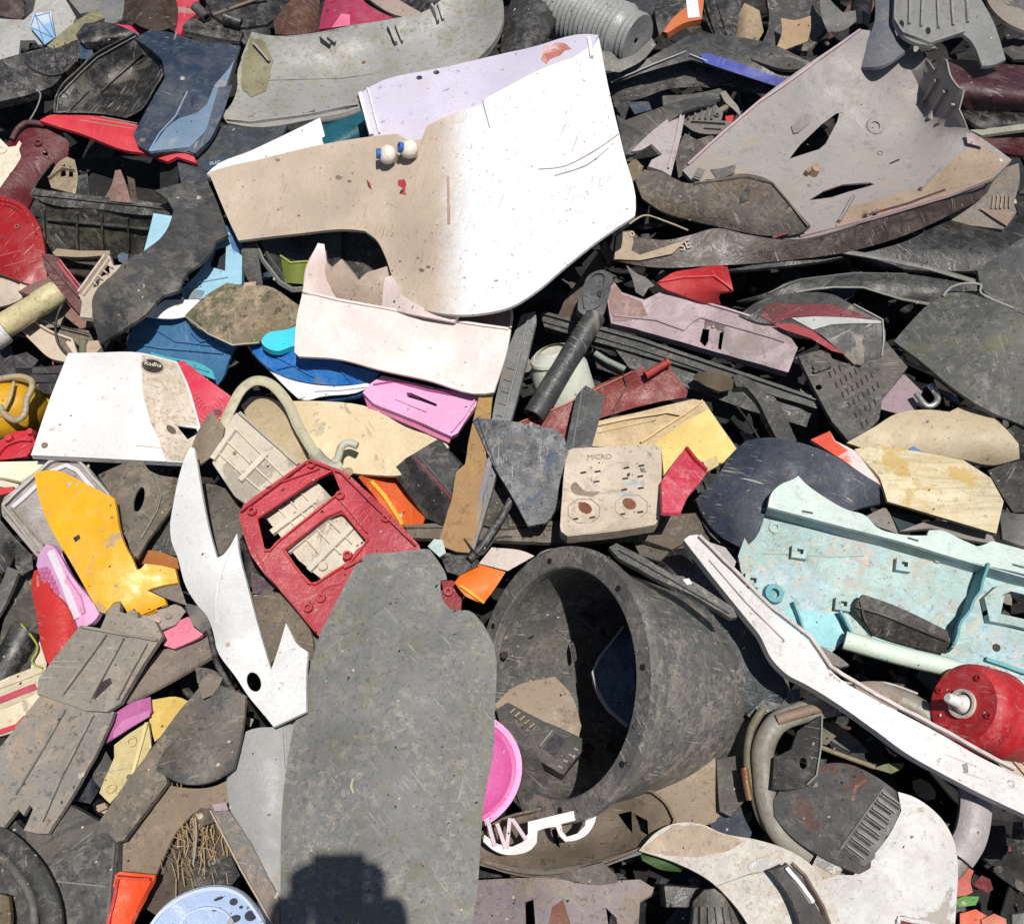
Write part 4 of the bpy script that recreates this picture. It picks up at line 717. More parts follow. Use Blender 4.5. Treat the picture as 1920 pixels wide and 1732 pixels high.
bxx = Piece('cream_yellow_box', 'cream and yellow box with an open corner behind the power strip', 'box', 0, '1108,792,44 1200,772,50 1300,748,54 1320,752,50 1382,842,40 1366,868,38 1300,872,36 1244,900,30 1240,842,36 1160,838,36 1104,836,38', M('#c6ae88', .45, '#a0865c', k=.84), ctrl='1240,800,28', rim=12, body='box_base')
bxx.part('yellow_side', '1222,836 1284,790 1320,772 1330,768 1380,842 1364,866 1300,870 1246,898 1240,842', M('#e4c878', .3, '#c8a860', k=.85), lift=2.5, thick=3); bxx.rib('rim_edge', '1112,800 1200,780 1250,772 1278,778', 6, 7, M('#d8c098', .3)); bxx.rib('fold', '1200,832 1280,780 1316,752', 4, 8, M('#e0c48c', .3)); bxx.rib('inner_line', '1120,812 1230,786', 3, 3)
# power strip
ps = Piece('power_strip', 'dirty cream power strip with rusty sockets in the middle of the heap', 'power strip', 96, '1062,846 1076,840 1228,833 1240,840 1241,870 1237,970 1228,984 1150,996 1064,1005 1052,996 1050,986 1056,900', M('#c9bba8', .45, '#98826a', .3, .45, k=.9, spk=.8), gx=.02, gy=.03, wob=0, thick=30, bevel=4, body='housing')
SLOT = M('#241c18', 0, scr=0); RUST = M('#8a4a20', .6, '#5a2c14')
for x, y in ((1093, 886), (1120, 884), (1118, 903), (1174, 877), (1202, 873), (1172, 897), (1200, 893), (1170, 918), (1201, 915), (1078, 973), (1110, 970), (1166, 964), (1200, 960)): ps.rib('socket_slot', [(x-5, y+1), (x+6, y-1)], 4, .8, SLOT)
for x, y in ((1097, 952), (1180, 944)): ps.boss('socket_hole', x, y, 8, .8, RUST, hole=5); ps.part('rust_stain', ell(x, y, 14, 10, 30, 12), RUST, lift=.4, thick=.5, jag=2)
for x, y in ((1095, 958), (1184, 950)): ps.rib('socket_outline', [(x+32*math.cos(t), y+24*math.sin(t)) for t in [k*math.pi/4+.4 for k in range(9)]], 2, 1, M('#a8988a', .2))
ps.part('dent', '1070,912 1080,904 1096,920 1124,922 1110,930 1078,926', M('#8a7a68', .6), lift=.6, thick=.6, smooth=1); ps.text('MICRO', 1124, 857, 14, M('#8a8070', 0), ang=2, lift=.8)
for x, y in ((1186, 907), (1175, 929)): ps.part('blue_print', [(x-14, y-2), (x+14, y-4), (x+14, y), (x-14, y+2)], M('#9ab4cc', .2), lift=.5, thick=.4)
ps.part('front_ledge', '1056,984 1150,976 1232,966 1230,982 1150,994 1064,1003', M('#cfc0ac', .4), lift=1.5, thick=3)
_p = Piece('red_fabric', 'crumpled pinkish red rag or shell right of the power strip', 'rag', 74, '1240,902 1262,870 1286,838 1300,850 1326,884 1312,904 1290,930 1276,962 1242,960', M('#c43048', .5, '#d88a90', .6, .7, k=.85), wob=8, folds=[(1286, 840, 1326, 884, -.5)]); _p.rib('red_edge', '1286,842 1300,862 1324,884', 6, 8, M('#b82030', .2))
bpy.data.objects[_p.rt().name]['label'] = 'faded pinkish red torn shell right of the power strip'; _p.rt()['category'] = 'plastic shell'; _p.rt().name = 'faded_red_shell'
Piece('cream_clip', 'small cream clip lying on the yellow side of the box', 'clip', 78, '1318,864 1344,854 1348,872 1326,884', M('#d8c490', .4), thick=7)
_p = Piece('black_arch', 'black arched bracket right of the cream and yellow box', 'bracket', 28, '1374,704 1400,700 1424,708 1460,756 1494,826 1480,832 1456,822 1440,790 1420,750 1400,726 1380,724', M('#4a4a48', .6, '#827a6c', .4, .5, k=.78), rim=12, thick=4); Piece('brown_pad', 'brown rounded pad at the head of the black arched bracket', 'pad', 40, '1298,706 1312,696 1350,700 1376,712 1374,730 1350,734 1320,722', M('#6a5a3c', .6, '#4a3c2a'), curve=(10, 0), thick=8)
_p = Piece('navy_mudguard', 'navy black speckled mudguard behind the mint green trough', 'mudguard', 0, '1304,936,36 1340,900,56 1372,850,62 1398,826,62 1440,820,66 1492,828,66 1560,852,68 1610,884,70 1654,916,68 1662,942,60 1622,950,58 1590,960,56 1540,930,60 1500,900,64 1440,950,56 1420,1000,44 1396,1030,30 1350,1004,26 1320,970,26', M('#3a465c', .6, '#5c564e', .7, .45, k=.78), curve=(18, 20), thick=5)
Piece('black_underguard', 'black curved guard under the navy speckled mudguard', 'guard', 14, '1300,938 1320,930 1380,1010 1400,1034 1376,1036 1330,1000', BLK, curve=(8, 50))
_p = Piece('orange_white_sheet', 'sheet fading from orange red to white above the navy mudguard', 'plastic sheet', 74, '1520,824 1556,808 1566,826 1604,846 1646,880 1656,912 1620,890 1580,862', M('#e8d4d0', .2, hx2='#e86848', k=.85), wob=2); _p.part('orange_end', '1520,824 1556,808 1564,826 1590,844 1570,856', M('#e8583a', .15), lift=1, thick=1)
_p = Piece('weathered_plank', 'weathered cream ribbed panel with yellow brown wear right of the orange and white sheet', 'plank', 84, '1602,842 1640,836 1720,846 1806,862 1858,896 1882,940 1868,1000 1800,980 1740,962 1664,940 1650,896', M('#e4d6b4', .6, '#b89858', .2, .5, streak=.35, k=.82, bump=.7, blotch='#c8a85c'), folds=[(1650, 890, 1880, 944, .45), (1640, 862, 1870, 915, -.3)], thick=10, bevel=1.5, gx=.02, gy=.02)
_p = Piece('beige_shell', 'large rounded beige shell behind the weathered cream ribbed panel', 'shell', 0, '1588,830,40 1640,800,54 1680,776,60 1740,768,62 1780,772,62 1800,762,64 1840,770,62 1880,798,58 1910,832,50 1912,860,44 1862,872,40 1800,860,42 1740,852,46 1700,846,46 1640,846,44', M('#c6b698', .4, '#a8946c', .3, .5, k=.86), curve=(16, 90), rim=8)
Piece('blue_scrap', 'small bright blue torn scrap between the beige shell and the ribbed cream panel', 'plastic scrap', 80, '1698,850 1712,836 1726,844 1752,864 1800,866 1812,880 1760,872 1720,860', M('#4a78b0', .3), wob=3)
Piece('black_right_scrap', 'black rough scrap at the right edge beside the end of the ribbed cream panel', 'plastic scrap', 50, '1852,882 1890,868 1990,862 1990,960 1900,960 1880,930', M('#33312e', .7, '#6a6050', k=.78), wob=9, jag=3); Piece('grey_right_arc', 'grey dusty curved piece at the right edge below the ribbed cream panel', 'plastic piece', 46, '1874,960 1900,962 1990,970 1990,1022 1920,1024 1880,1010', GRY, curve=(14, 30))
Piece('grey_shard', 'grey shard wedged between the mint green trough and the ribbed cream panel', 'shard', 54, '1622,968 1660,950 1672,970 1684,1000 1660,992 1640,984', M('#7e7874', .4)); Piece('dark_teal_scrap', 'dark teal scrap under the weathered ribbed panel', 'plastic scrap', 30, '1670,960 1730,966 1726,996 1688,1000', M('#1e4a4c', .3)); Piece('grey_lath', 'grey lath lying under the plank', 'lath', 50, '1686,996 1750,976 1800,986 1860,1004 1870,1020 1800,1008 1756,992', M('#8a8480', .4))
# mint trough
MT = M('#a6c9c5', .75, '#c4ac98', .2, .4, k=.72, hx2='#a9ccd4', spk=.35); ML = M('#cfe2da', .35, '#b8b0a8', .2, .4, k=.78, spk=.3); TEAL = M('#5ea8b0', .3, k=.74)
mt = Piece('mint_trough', 'large broken mint green trough with clips and a cross rib at the right edge', 'trough', 0, '1384,1042,66 1400,1000,66 1436,952,66 1450,962,66 1560,990,66 1700,1026,66 1820,1062,66 2000,1118,66 2000,1320,40 1920,1290,46 1850,1262,46 1790,1246,44 1700,1222,42 1584,1200,42 1560,1222,34 1480,1206,36 1440,1176,44 1400,1110,52', MT, ctrl='1600,1100,56 1750,1160,54', thick=4, wob=2, holes=[ell(1454, 990, 6, 6), '1884,1114 1900,1110 2000,1130 2000,1180 1876,1152', ell(1449, 1112, 6, 5)], body='base')
q = sub(mt.rt(), 'torn_flange', '1440,950,116 1446,926,118 1464,908,118 1488,898,118 1497,892,118 1508,904,118 1540,928,116 1590,956,112 1622,966,112 1644,988,108 1690,1002,106 1738,1004,106 1742,994,108 1766,994,108 1800,1010,106 1832,1024,102 1842,1022,102 1860,1014,104 2000,1052,100 2000,1104,100 1920,1076,100 1820,1054,100 1700,1018,104 1560,982,108', 0, ML, thick=3, wob=2)
for a in ('1504,958 1524,962', '1702,1008 1722,1014', '1898,1058 1920,1064'): q.rib('slot', a, 4, .8, M('#4a5a58', 0, scr=0))
for a, b_ in (((1440, 951), (1560, 983)), ((1560, 983), (1700, 1019)), ((1700, 1019), (1820, 1055)), ((1820, 1055), (2000, 1105))):
    pa, pb = P(a[0], a[1], 100), P(b_[0], b_[1], 100); d = Vector((0, 0, -.045))
    V = [pa, pb, pb+d, pa+d]+[v+Vector((0, .003, 0)) for v in (pa, pb, pb+d, pa+d)]; mesh_obj('wall', V, [[0, 1, 2, 3], [7, 6, 5, 4], [0, 3, 7, 4], [1, 5, 6, 2], [0, 4, 5, 1], [3, 2, 6, 7]], MT, mt.rt(), 0)
mt.rib('cross_rib', '1834,1068 1776,1222', 5, 42, TEAL); mt.rib('triangle_rib', '1482,1130 1506,1186', 4, 16, TEAL); mt.rib('triangle_rib', '1572,1150 1600,1196', 5, 22, TEAL)
for x, y in ((1500, 1034), (1696, 1058), (1582, 1132), (1412, 1088)):
    o = mt.part('clip_frame', [(x-14, y-14), (x+12, y-10), (x+12, y+14), (x-16, y+10)], MT, lift=13, thick=14, holes=[[(x-5, y-6), (x+7, y-4), (x+6, y+5), (x-6, y+3)]])
mt.boss('ring_boss', 1449, 1114, 19, 12, TEAL, hole=8); mt.boss('ring_boss', 1452, 990, 11, 3, hole=6); mt.boss('bolt_boss', 1756, 1050, 7, 6); mt.boss('bolt_boss', 1868, 1214, 7, 3, M('#2a2a2a'))
mt.part('window_frame', '1846,1120 1872,1096 2000,1126 2000,1196 1900,1172 1856,1164', MT, lift=16, thick=16, holes=['1878,1116 1896,1108 2000,1134 2000,1178 1874,1150']); mt.rib('low_ledge', '1846,1236 1920,1262', 8, 10, TEAL); mt.rib('hairline', catmull(parse('1430,1038 1480,1040 1560,1044 1620,1042'), 4, False), 1.4, .8, M('#8aa090'))
mt.part('blue_floor', '1436,1160 1480,1140 1570,1152 1586,1196 1560,1216 1480,1200', M('#9ad4dc', .2, k=.85), lift=1.2, thick=1.5)
rod('rolled_lip', None, None, '1584,1200,58 1640,1216,64 1700,1232,64 1760,1246,64 1800,1258,60', 16, M('#d2e4d4', .3, '#c0b494', k=.86), parent=mt.rt()); rod('rolled_lip', None, None, '1848,1264,60 1900,1284,60 1990,1312,60', 15, M('#cfe6da', .3, k=.86), parent=mt.rt())
_p = Piece('black_handle', 'black rough handle lying inside the mint green trough', 'handle', 0, '1600,1140,84 1618,1114,92 1660,1128,92 1720,1154,92 1776,1182,92 1782,1200,84 1774,1226,76 1726,1216,74 1680,1204,74 1636,1190,76', M('#4b4540', .7, '#7c6e62', .5, .55, k=.78), thick=20, bevel=3, folds=[(1606, 1134, 1778, 1202, .6)]); _p.rib('ridge', '1604,1136 1660,1154 1776,1200', 4, 5); _p.rib('ridge', '1612,1124 1622,1160 1640,1188', 4, 5)
# red bottle at right
A, B_ = (1806, 1320, 118), (2000, 1392, -40)
rb = lathe('red_jug', 'glossy red jug with a white spout poking out at the right edge', 'jug', A, B_, [(0, 0), (0, 58), (.03, 66), (.09, 69), (.13, 66), (.16, 66), (.2, 71), (.26, 72), (.32, 66), (.36, 62), (.9, 62), (1.2, 60), (1.2, 0)], M('#c4202a', .45, '#b87070', .4, .42, k=.82, spk=.4, bump=.25), 48)
ax = (P(*B_)-P(*A)).normalized(); c0 = P(*A); u = (Vector((0, 0, 1))-ax*ax.z).normalized(); w = ax.cross(u)
V, F = lathe_geo(c0+ax*.002, -ax, u, [(0, 23), (8, 23), (8, 19), (2, 17), (2, 0)], 28); mesh_obj('spout_collar', V, F, M('#d6cec0', .3), rb, 45)
dd = (-ax+Vector((-.25, .1, .1))).normalized(); V, F = lathe_geo(c0-ax*.001, dd, u, [(0, 15), (8, 13), (14, 9), (34, 8), (36, 6), (36, 0)], 20); mesh_obj('spout', V, F, M('#f0ece6', .1), rb, 45)
for t in (30, 130, 215, 310):
    p = c0+(u*math.cos(R(t))+w*math.sin(R(t)))*.048; V, F = lathe_geo(p, -ax, u, [(-2, 6), (3, 5), (3, 2.5), (0, 2), (0, 0)], 12); mesh_obj('stud', V, F, M('#b8101c', .1), rb, 45)
# ---------------- centre: basin, iron, seat, red frame ----------------
BS = M('#ead8d2', .25, '#c8a898', .15, .42, k=.84, spk=.5)
g = group_thing('cream_basin', 'large cream pink square basin with a jagged broken wall under the appliance panel', 'basin', (750, 620, 30))
fw = sub(g, 'front_wall', '568,545,88 600,555,88 632,562,88 740,582,84 850,602,82 958,618,80 950,660,70 926,735,50 908,738,48 800,712,52 700,690,56 640,674,58 560,668,58 552,660,58 556,600,72', 50, BS, thick=4, wob=2)
fw.rib('lip', '568,546 632,562 740,582 850,602 954,617', 5, 4)
sub(g, 'left_wall', '596,456,92 608,458,92 614,500,60 620,540,40 632,562,60 600,555,88 568,546,90 576,500,92', 50, BS, thick=4)
sub(g, 'back_wall', '606,470,70 612,492,70 622,502,70 640,486,72 652,500,72 672,526,70 690,510,74 705,506,74 728,498,76 735,520,70 744,545,60 742,590,40 700,590,30 640,575,30 616,540,40', 46, M('#b8a494', .4, k=.85), thick=4, jag=.8)
sub(g, 'floor', '616,545 740,570 950,605 940,640 760,650 600,600', 40, M('#b8a494', .4, k=.85), gx=0, gy=0)
sub(g, 'hump', '722,520,88 736,516,92 752,552,98 800,580,100 860,590,98 850,604,90 740,582,84 716,576,70 718,548,80', 50, BS, thick=4)
r = sub(g, 'right_corner', '828,592,70 900,590,84 940,584,92 960,572,94 960,600,90 956,618,84 880,606,80', 0, M('#a08c7c', .4, k=.85), thick=4); r.rib('edge', '952,570 960,590 957,616', 5, 5, BS)
Piece('dark_basin_void', 'dark grey sheet put in as the shaded void inside the broken corner of the cream basin', 'shade filler', 26, '600,440 760,430 800,560 700,560 620,520', M('#3c3836', .5))  # dark sheet standing in for the shade inside the basin
# toy iron
ti = group_thing('toy_iron', 'bright blue and white toy iron with a cyan top left of the cream basin', 'toy iron', (590, 690, 30))
q = sub(ti, 'blue_body', '462,640,44 520,640,60 560,648,64 640,680,62 712,700,50 700,716,44 640,722,44 580,718,46 520,700,46 480,668,44', 0, M('#1c70c0', .35, '#5a88a8', .4, .25, k=.85, sc='#6ab0e8'), thick=8, smooth=0, folds=[(500, 684, 640, 690, .25)])
q.rib('facet', '520,692 560,684 640,694 660,716', 3, 4); q.rib('facet', '500,660 560,690 590,706', 3, 4)
q = sub(ti, 'white_rim', '458,642,36 480,670,36 520,702,38 580,720,38 640,724,38 704,716,36 684,730,32 600,744,30 576,750,28 560,748,28 540,730,28 510,700,28 484,676,28', 0, M('#efedf0', .2, k=.88), thick=8, wob=1); q.rib('seam', '590,734 640,732 690,726', 2, 2, M('#9a96a0', .2)); q.boss('corner_foot', 566, 740, 9, 4)
sub(ti, 'blue_sole', '580,748 690,730 680,738 640,748 600,752', 14, M('#1a5a94', .2), thick=8)
sub(ti, 'cyan_cap', '490,640 500,626 520,618 542,616 544,604 558,602 562,640 540,652 520,658 500,652', 76, M('#2cc8dc', .2, k=.85), thick=14, smooth=1)
# pink plate
pk = Piece('pink_plate', 'light pink moulded plate with two slots below the cream basin', 'plate', 66, '680,736 696,718 716,704 760,714 895,744 893,760 872,790 858,812 846,818 780,788 700,756', M('#e2a2ca', .15, '#c08098', .2, .35, k=.87), thick=14, bevel=2, gx=0, gy=0, holes=['762,736 770,736 820,758 818,762 790,752 764,744'], body='plate_top')
pk.rib('raised_bar', '742,748 800,772', 5, 4, M('#ecb6da', .1)); pk.part('low_side', '682,742,0 700,757 780,790 846,820 842,830 770,798 690,764', M('#c87098', .2), lift=-14, thick=8); pk.rib('edge', '700,722 740,716 800,732 850,742', 3, 4, M('#b84a88', .1)); pk.rib('corner_rib', '846,812 868,786 890,752', 3, 6)
# cream seat + frame
st = Piece('cream_shell', 'cream yellow shell panel below the pink plate', 'shell', 0, '540,752,44 600,752,48 700,766,46 760,800,44 832,824,44 842,838,42 800,866,40 762,888,38 700,890,36 640,882,34 600,866,34 570,820,38', M('#dcc8a2', .3, '#b09878', .2, .45, k=.87), folds=[(560, 766, 780, 830, .12)], body='shell')
st.part('stain', ell(652, 884, 11, 8), M('#9a8a6a'), lift=1, thick=1)
Piece('beige_inner_shell', 'beige rounded shell inside the loop of the grey cream frame', 'shell', 24, '452,760 470,744 500,744 530,756 552,790 590,850 560,880 500,820 468,790', M('#c4b08c', .4, k=.82), curve=(14, 60), smooth=0)
fr = rod('seat_frame', 'bent cream moulded edge strip looping around the beige shell', 'frame', '398,856,72 416,806,78 438,756,82 456,728,84 480,714,86 510,722,86 540,756,84 560,800,80 588,846,76 600,864,74 616,872,74', 10, M('#c6bca0', .45, '#8c8470', .2, .5, k=.8), flat=.5)
rod('end_hook', None, None, '612,880,74 632,862,80 640,838,82 654,830,82 670,836,82', 7, M('#c0c0ac', .3, k=.84), parent=fr); rod('elbow', None, None, '590,850,76 606,868,78 626,878,76 640,874,74', 13, M('#bcbca6', .3, k=.84), parent=fr)
Piece('dark_grey_bit', 'dark grey bit under the seat frame left of its elbow', 'plastic bit', 30, '536,840 560,836 574,852 556,868 532,860', BLK)
# cream keyboard tray
kt = Piece('ribbed_tray', 'cream ribbed tray with raised bars lying under the red frame', 'tray', 26, '398,868,50 408,838,52 430,786,56 444,774,56 466,786,56 560,870,52 640,950,50 694,1012,44 694,1030,42 640,1064,38 604,1086,36 560,1050,38 500,972,42 440,930,44', M('#cfc4b2', .35, '#a89a84', .25, .45, k=.86), wob=2, body='tray_base', rim=8)
for a in ('410,850 500,930 610,1050', '436,800 540,900 660,1020', '424,826 520,915 640,1040'): kt.rib('long_rib', a, 3, 6)
for a in ('510,1000 590,940', '540,1035 630,960', '400,862 440,806', '452,902 500,852', '580,1070 660,990'): kt.rib('cross_ridge', a, 12, 8, M('#d8cebc', .3))
kt.rib('outer_rail', '450,776 560,872', 7, 8, M('#b8ae98', .4)); kt.boss('rivet', 440, 850, 4, 2, M('#8a7a60')); kt.boss('rivet', 470, 868, 4, 2, M('#8a7a60')); kt.boss('knob', 606, 1062, 9, 6)
for x, y in ((548, 940), (594, 986), (640, 1012)): kt.boss('stud', x, y, 4, 3, M('#3a5a48'))
# red frame
rf_ = Piece('red_frame', 'crimson red housing frame with two large windows across the cream tray', 'frame', 0, '448,966,100 456,946,100 500,914,100 560,872,100 580,860,100 600,866,100 636,880,100 654,890,98 720,950,94 786,1022,88 790,1036,86 720,1040,84 672,1052,80 640,1110,76 602,1196,70 590,1184,70 560,1148,74 520,1100,80 496,1076,86 470,1040,92 456,1000,96', M('#b82438', .3, '#b86870', .45, .35, k=.78, sc='#e08a94'),
 holes=['484,972 500,960 540,932 584,906 606,892 624,886 630,896 638,916 634,926 600,948 520,1014 508,1028 498,1030 490,1010', '536,1032 560,1012 600,980 612,972 640,962 654,972 686,1012 684,1020 668,1030 654,1050 640,1060 614,1076 594,1090 584,1092 560,1068'], thick=5, wob=1, rim=16, body='frame_face')
for a in ('482,974 584,904 626,883 641,922 520,1018 506,1034 496,1034 482,974', '532,1032 612,970 642,958 690,1014 660,1052 592,1096 578,1094 532,1032'): rf_.rib('window_rim', a, 3.5, 7, M('#c4242f', .2))
rf_.rib('outer_rib', '452,962 580,866 640,888 780,1024', 4, 9, M('#b01e2c', .2)); rf_.rib('outer_rib', '456,990 500,1074 594,1186', 4, 8, M('#b01e2c', .2)); rf_.rib('arc_rib', catmull(parse('596,1130 604,1108 620,1098 640,1094'), 4, False), 3, 4)
for x, y in ((473, 960), (584, 872), (652, 1042), (602, 1122), (638, 930), (724, 972), (578, 1140)): rf_.boss('screw_boss', x, y, 9, 8, M('#b8202c', .2), hole=4)
rf_.rib('rib', '640,940 690,1000', 3, 6); rf_.rib('rib', '646,1066 680,1050', 6, 10, M('#b01e2c', .2)); rf_.rib('rib', '500,916 600,880', 3, 6)
_p = Piece('red_tab_piece', 'small dark red piece with a screw boss peeking right of the grey mat notch', 'plastic piece', 20, '824,1088 850,1088 866,1112 864,1150 840,1150 826,1120', M('#9c1c2c', .3), thick=6); _p.boss('screw_boss', 842, 1110, 9, 8, M('#c05058', .2), hole=4)
# orange things, angle bars, black bits
_p = Piece('orange_bin', 'orange bin piece with a yellow stripe behind the black speckled box', 'bin piece', 14, '672,894 700,886 740,886 770,910 800,960 790,986 740,990 710,940', M('#d4560e', .25, '#8a3a10', k=.85), curve=(-16, 30)); _p.rib('yellow_stripe', '694,902 720,930 756,984', 9, 5, M('#e8b428', .2))
_p = Piece('speckled_box', 'black speckled box with a thin red line below the cream shell', 'box', 60, '734,882 762,858 820,824 832,840 862,870 842,950 830,984 800,972 760,920', M('#39393b', .7, '#77736c', .4, .6, k=.78), folds=[(770, 856, 846, 940, .9)], thick=6, rim=10, gx=0, gy=0); _p.rib('red_line', '778,858 846,936', 3, 2, M('#9a1c34', .1)); _p.rib('grey_line', '786,856 850,930', 2, 2, M('#6a6a68'))
_p = Piece('grey_angle_bar', 'long grey angle bar standing between the basin corner and the power strip', 'angle bar', 0, '978,590,60 1004,584,60 1006,600,60 984,690,72 966,760,78 940,850,76 920,930,70 888,1034,66 876,1030,66 884,960,70 908,860,76 930,744,74 950,660,66', M('#7a7c7e', .5, '#948e84', .4, .45, k=.8), wob=1, rim=8, thick=5); _p.rib('ridge', '992,592 970,690 940,800 906,930', 3, 6, M('#8c8e90', .3))
for i in range(12): _p.rib('tooth', [(950-i*5.2, 690+i*22), (964-i*5.2, 694+i*22)], 2, 3)
_p = Piece('rusty_bar', 'rust and ochre crusted bar lying along the grey angle bar', 'bar', 0, '898,744,84 924,740,84 918,800,86 908,880,84 912,900,82 896,990,78 880,1036,74 856,1034,74 830,1024,74 824,1010,74 846,940,80 856,884,82 872,870,84 880,820,86', M('#b49458', .6, '#9a7450', .2, .8, k=.82, bump=.9, hx2='#a8845c', moss=.2), wob=3, thick=12, jag=.8)
_p.part('grey_paint', '908,880 922,840 926,850 906,930 890,990 900,920', M('#8a8690', .3), lift=2)
_p = Piece('crumpled_triangle', 'crumpled silvery black triangular sheet left of the power strip', 'plastic sheet', 0, '888,790,96 900,784,98 960,790,104 1040,804,106 1058,820,104 1066,846,102 1050,900,96 1034,968,88 1024,980,88 990,986,86 960,930,90 930,880,92', M('#5c5f62', .75, '#a09c96', .8, .28, k=.9, sc='#c8c8c4', bump=1.2, blotch='#44566c'), wob=9, thick=3); _p.rib('curled_edge', '888,790 898,784 930,876', 4, 5)
rod('black_stick', 'thin black stick leaning below the crumpled triangular sheet', 'stick', '980,900,64 940,970,66 900,1030,68 880,1048,68', 7, BLK, smooth=0); Piece('black_pad', 'dusty black pad at the foot of the rusty bar', 'pad', 54, '824,1036 880,1036 900,1034 896,1060 860,1078 838,1072', BLK); Piece('teal_chip', 'small whitish teal chip at the top corner of the grey mat', 'chip', 84, '802,1024 814,1010 830,1012 836,1036 824,1044', M('#b8ccc4', .4))
_p = Piece('brown_batten', 'long brown dusty batten crossing behind the power strip and the drum', 'batten', 14, '756,984 840,980 1060,976 1240,966 1320,960 1322,996 1260,1030 1200,1010 1060,1018 900,1012 770,1008', M('#6c5e50', .75, '#8e8070', .3, .7, k=.8), rim=8, gx=0, gy=0); _p.rib('ledge', '760,990 1060,984', 4, 5)
Piece('muddy_sheet', 'brown muddy sheet behind the drum top right of the power strip', 'plastic sheet', 2, '1180,1000 1260,960 1330,990 1330,1040 1260,1060 1200,1040', BLKB); Piece('dark_olive_fill', 'olive black piece between the rusty bar and the crumpled sheet', 'plastic piece', 20, '900,900 950,900 990,990 930,990 890,980', M('#4a4636', .6, k=.7))
_p = Piece('orange_clip', 'glossy orange clip with a yellow edge left of the drum', 'clip', 40, '852,1092 880,1060 892,1056 948,1072 930,1100 906,1132 872,1116', M('#e8700c', .15, k=.87), curve=(8, 60)); _p.rib('yellow_edge', '864,1100 906,1128', 6, 5, M('#e8a828', .1)); Piece('pale_slip', 'pale grey slip above the orange clip', 'slip', 54, '898,1056 922,1026 984,1034 1002,1042 952,1070', M('#d2c4bc', .2), thick=2)
# grey mat
gm = Piece('grey_mat', 'very large dark grey rubber mat with a notched edge in the foreground', 'mat', 0, '672,1048,84 688,1040,86 740,1035,88 780,1031,88 800,1029,88 806,1030,88 822,1052,88 837,1080,86 838,1086,86 826,1088,86 826,1106,86 832,1128,86 846,1142,86 858,1144,86 880,1145,86 884,1147,86 898,1160,84 916,1188,80 928,1222,76 931,1270,74 928,1320,74 926,1400,74 908,1500,76 900,1600,78 896,1660,78 884,1740,78 870,1860,76 640,1880,76 527,1860,70 526,1732,70 526,1650,70 530,1500,72 540,1420,72 556,1340,74 574,1280,74 600,1190,76 640,1110,80', M('#757674', .6, '#9a9488', .45, .55, k=.80, sc='#b0b0aa', moss=.35), ctrl='760,1200,112 740,1400,116 720,1600,110 700,1750,104', thick=6, wob=3, jag=.5)
for s_ in ('662,1460 658,1474 663,1486',): gm.rib('pale_scratch', s_, 3, 1, M('#c8c4a0', .1))
gm.rib('scuff_line', '868,1460 860,1500', 1.5, .8, M('#a8a8a4', .1))
# drum
al = R(49); vd = CR @ Vector((0, 0, -1)); rt_ = Vector((1, 0, 0)); axd = (rt_*math.sin(al)+vd*math.cos(al)+Vector((0, -.2, 0))).normalized()
c0 = P(1044, 1276, 84)
DR = M('#666665', .75, '#9a9286', .7, .24, k=.9, sc='#b4b2ac')
dr = group_thing('drum', 'big black flanged drum lying open towards the left in the lower middle', 'drum', (1046, 1276, 90))
ref = vd.cross(axd)
def dpart(nm, prof, arc=360, m=DR):
    V, F = lathe_geo(c0, axd, ref, [(t, r*.85) for t, r in prof], 72, arc); return mesh_obj(nm, V, F, m, dr, 35)
dpart('flange', [(0, 214), (-3, 217), (-3, 252), (0, 257), (10, 257), (14, 250), (14, 236), (14, 214), (0, 214)])
dpart('rim_step', [(14, 238), (30, 243), (44, 240), (48, 232)])
dpart('barrel', [(8, 232), (60, 228), (200, 206), (330, 176), (430, 148), (440, 142), (440, 138), (330, 168), (200, 199), (60, 221), (8, 216)])
for t in (62, 101, -24, 15, 155, -70, 208, 247):
    u2 = (ref-axd*ref.dot(axd)).normalized(); w2 = axd.cross(u2); p = c0+(u2*math.cos(R(t))+w2*math.sin(R(t)))*.198-axd*.003
    V, F = lathe_geo(p, -axd, u2, [(0, 5), (1.2, 5), (1.2, 0)], 14); mesh_obj('bolt_hole', V, F, M('#141414', 0, scr=0), dr, 0)
Piece('tan_board', 'tan dusty board inside the mouth of the drum', 'board', -70, '928,1320 960,1290 1040,1268 1070,1300 1090,1360 1080,1400 1000,1360 940,1344', M('#9a8876', .6, '#a89880', k=.8), gx=0, gy=.05)
_p = Piece('control_box', 'black control box with buttons lying inside the drum mouth', 'control box', -40, '930,1330 952,1316 1020,1352 1056,1366 1092,1384 1090,1410 1056,1452 1000,1420 940,1362', M('#4a4744', .6, '#8a7c6c', .3, .5, k=.78), thick=34, bevel=2, gx=0, gy=.05, wob=0)
for i in range(4): _p.rib('key', [(1046+i*10, 1436-i*11), (1054+i*10, 1440-i*11)], 5, 3, M('#8a8886'))
_p.rib('slot_bar', '1012,1400 1036,1370', 4, 6, M('#7e7c78')); _p.part('screen', '1016,1402 1040,1374 1062,1386 1040,1418', M('#2a2a34', .2), lift=1, thick=1)
for i in range(5): _p.rib('contact', [(956+i*9, 1338+i*7), (966+i*9, 1330+i*7)], 4, 7, M('#94866e', .5))
_p = Piece('blue_glass_lid', 'smoky blue clear lid with a rounded rim inside the right of the drum mouth', 'lid', -30, '1110,1260 1120,1236 1166,1176 1190,1200 1190,1370 1140,1330 1116,1290', M('#45607c', .4, '#8494a0', .5, .2, k=.82), gx=0, gy=0); _p.rib('rim_bead', '1168,1176 1122,1236 1111,1262 1118,1290 1140,1330 1176,1362', 5, 6, M('#a8aeb0', .3))
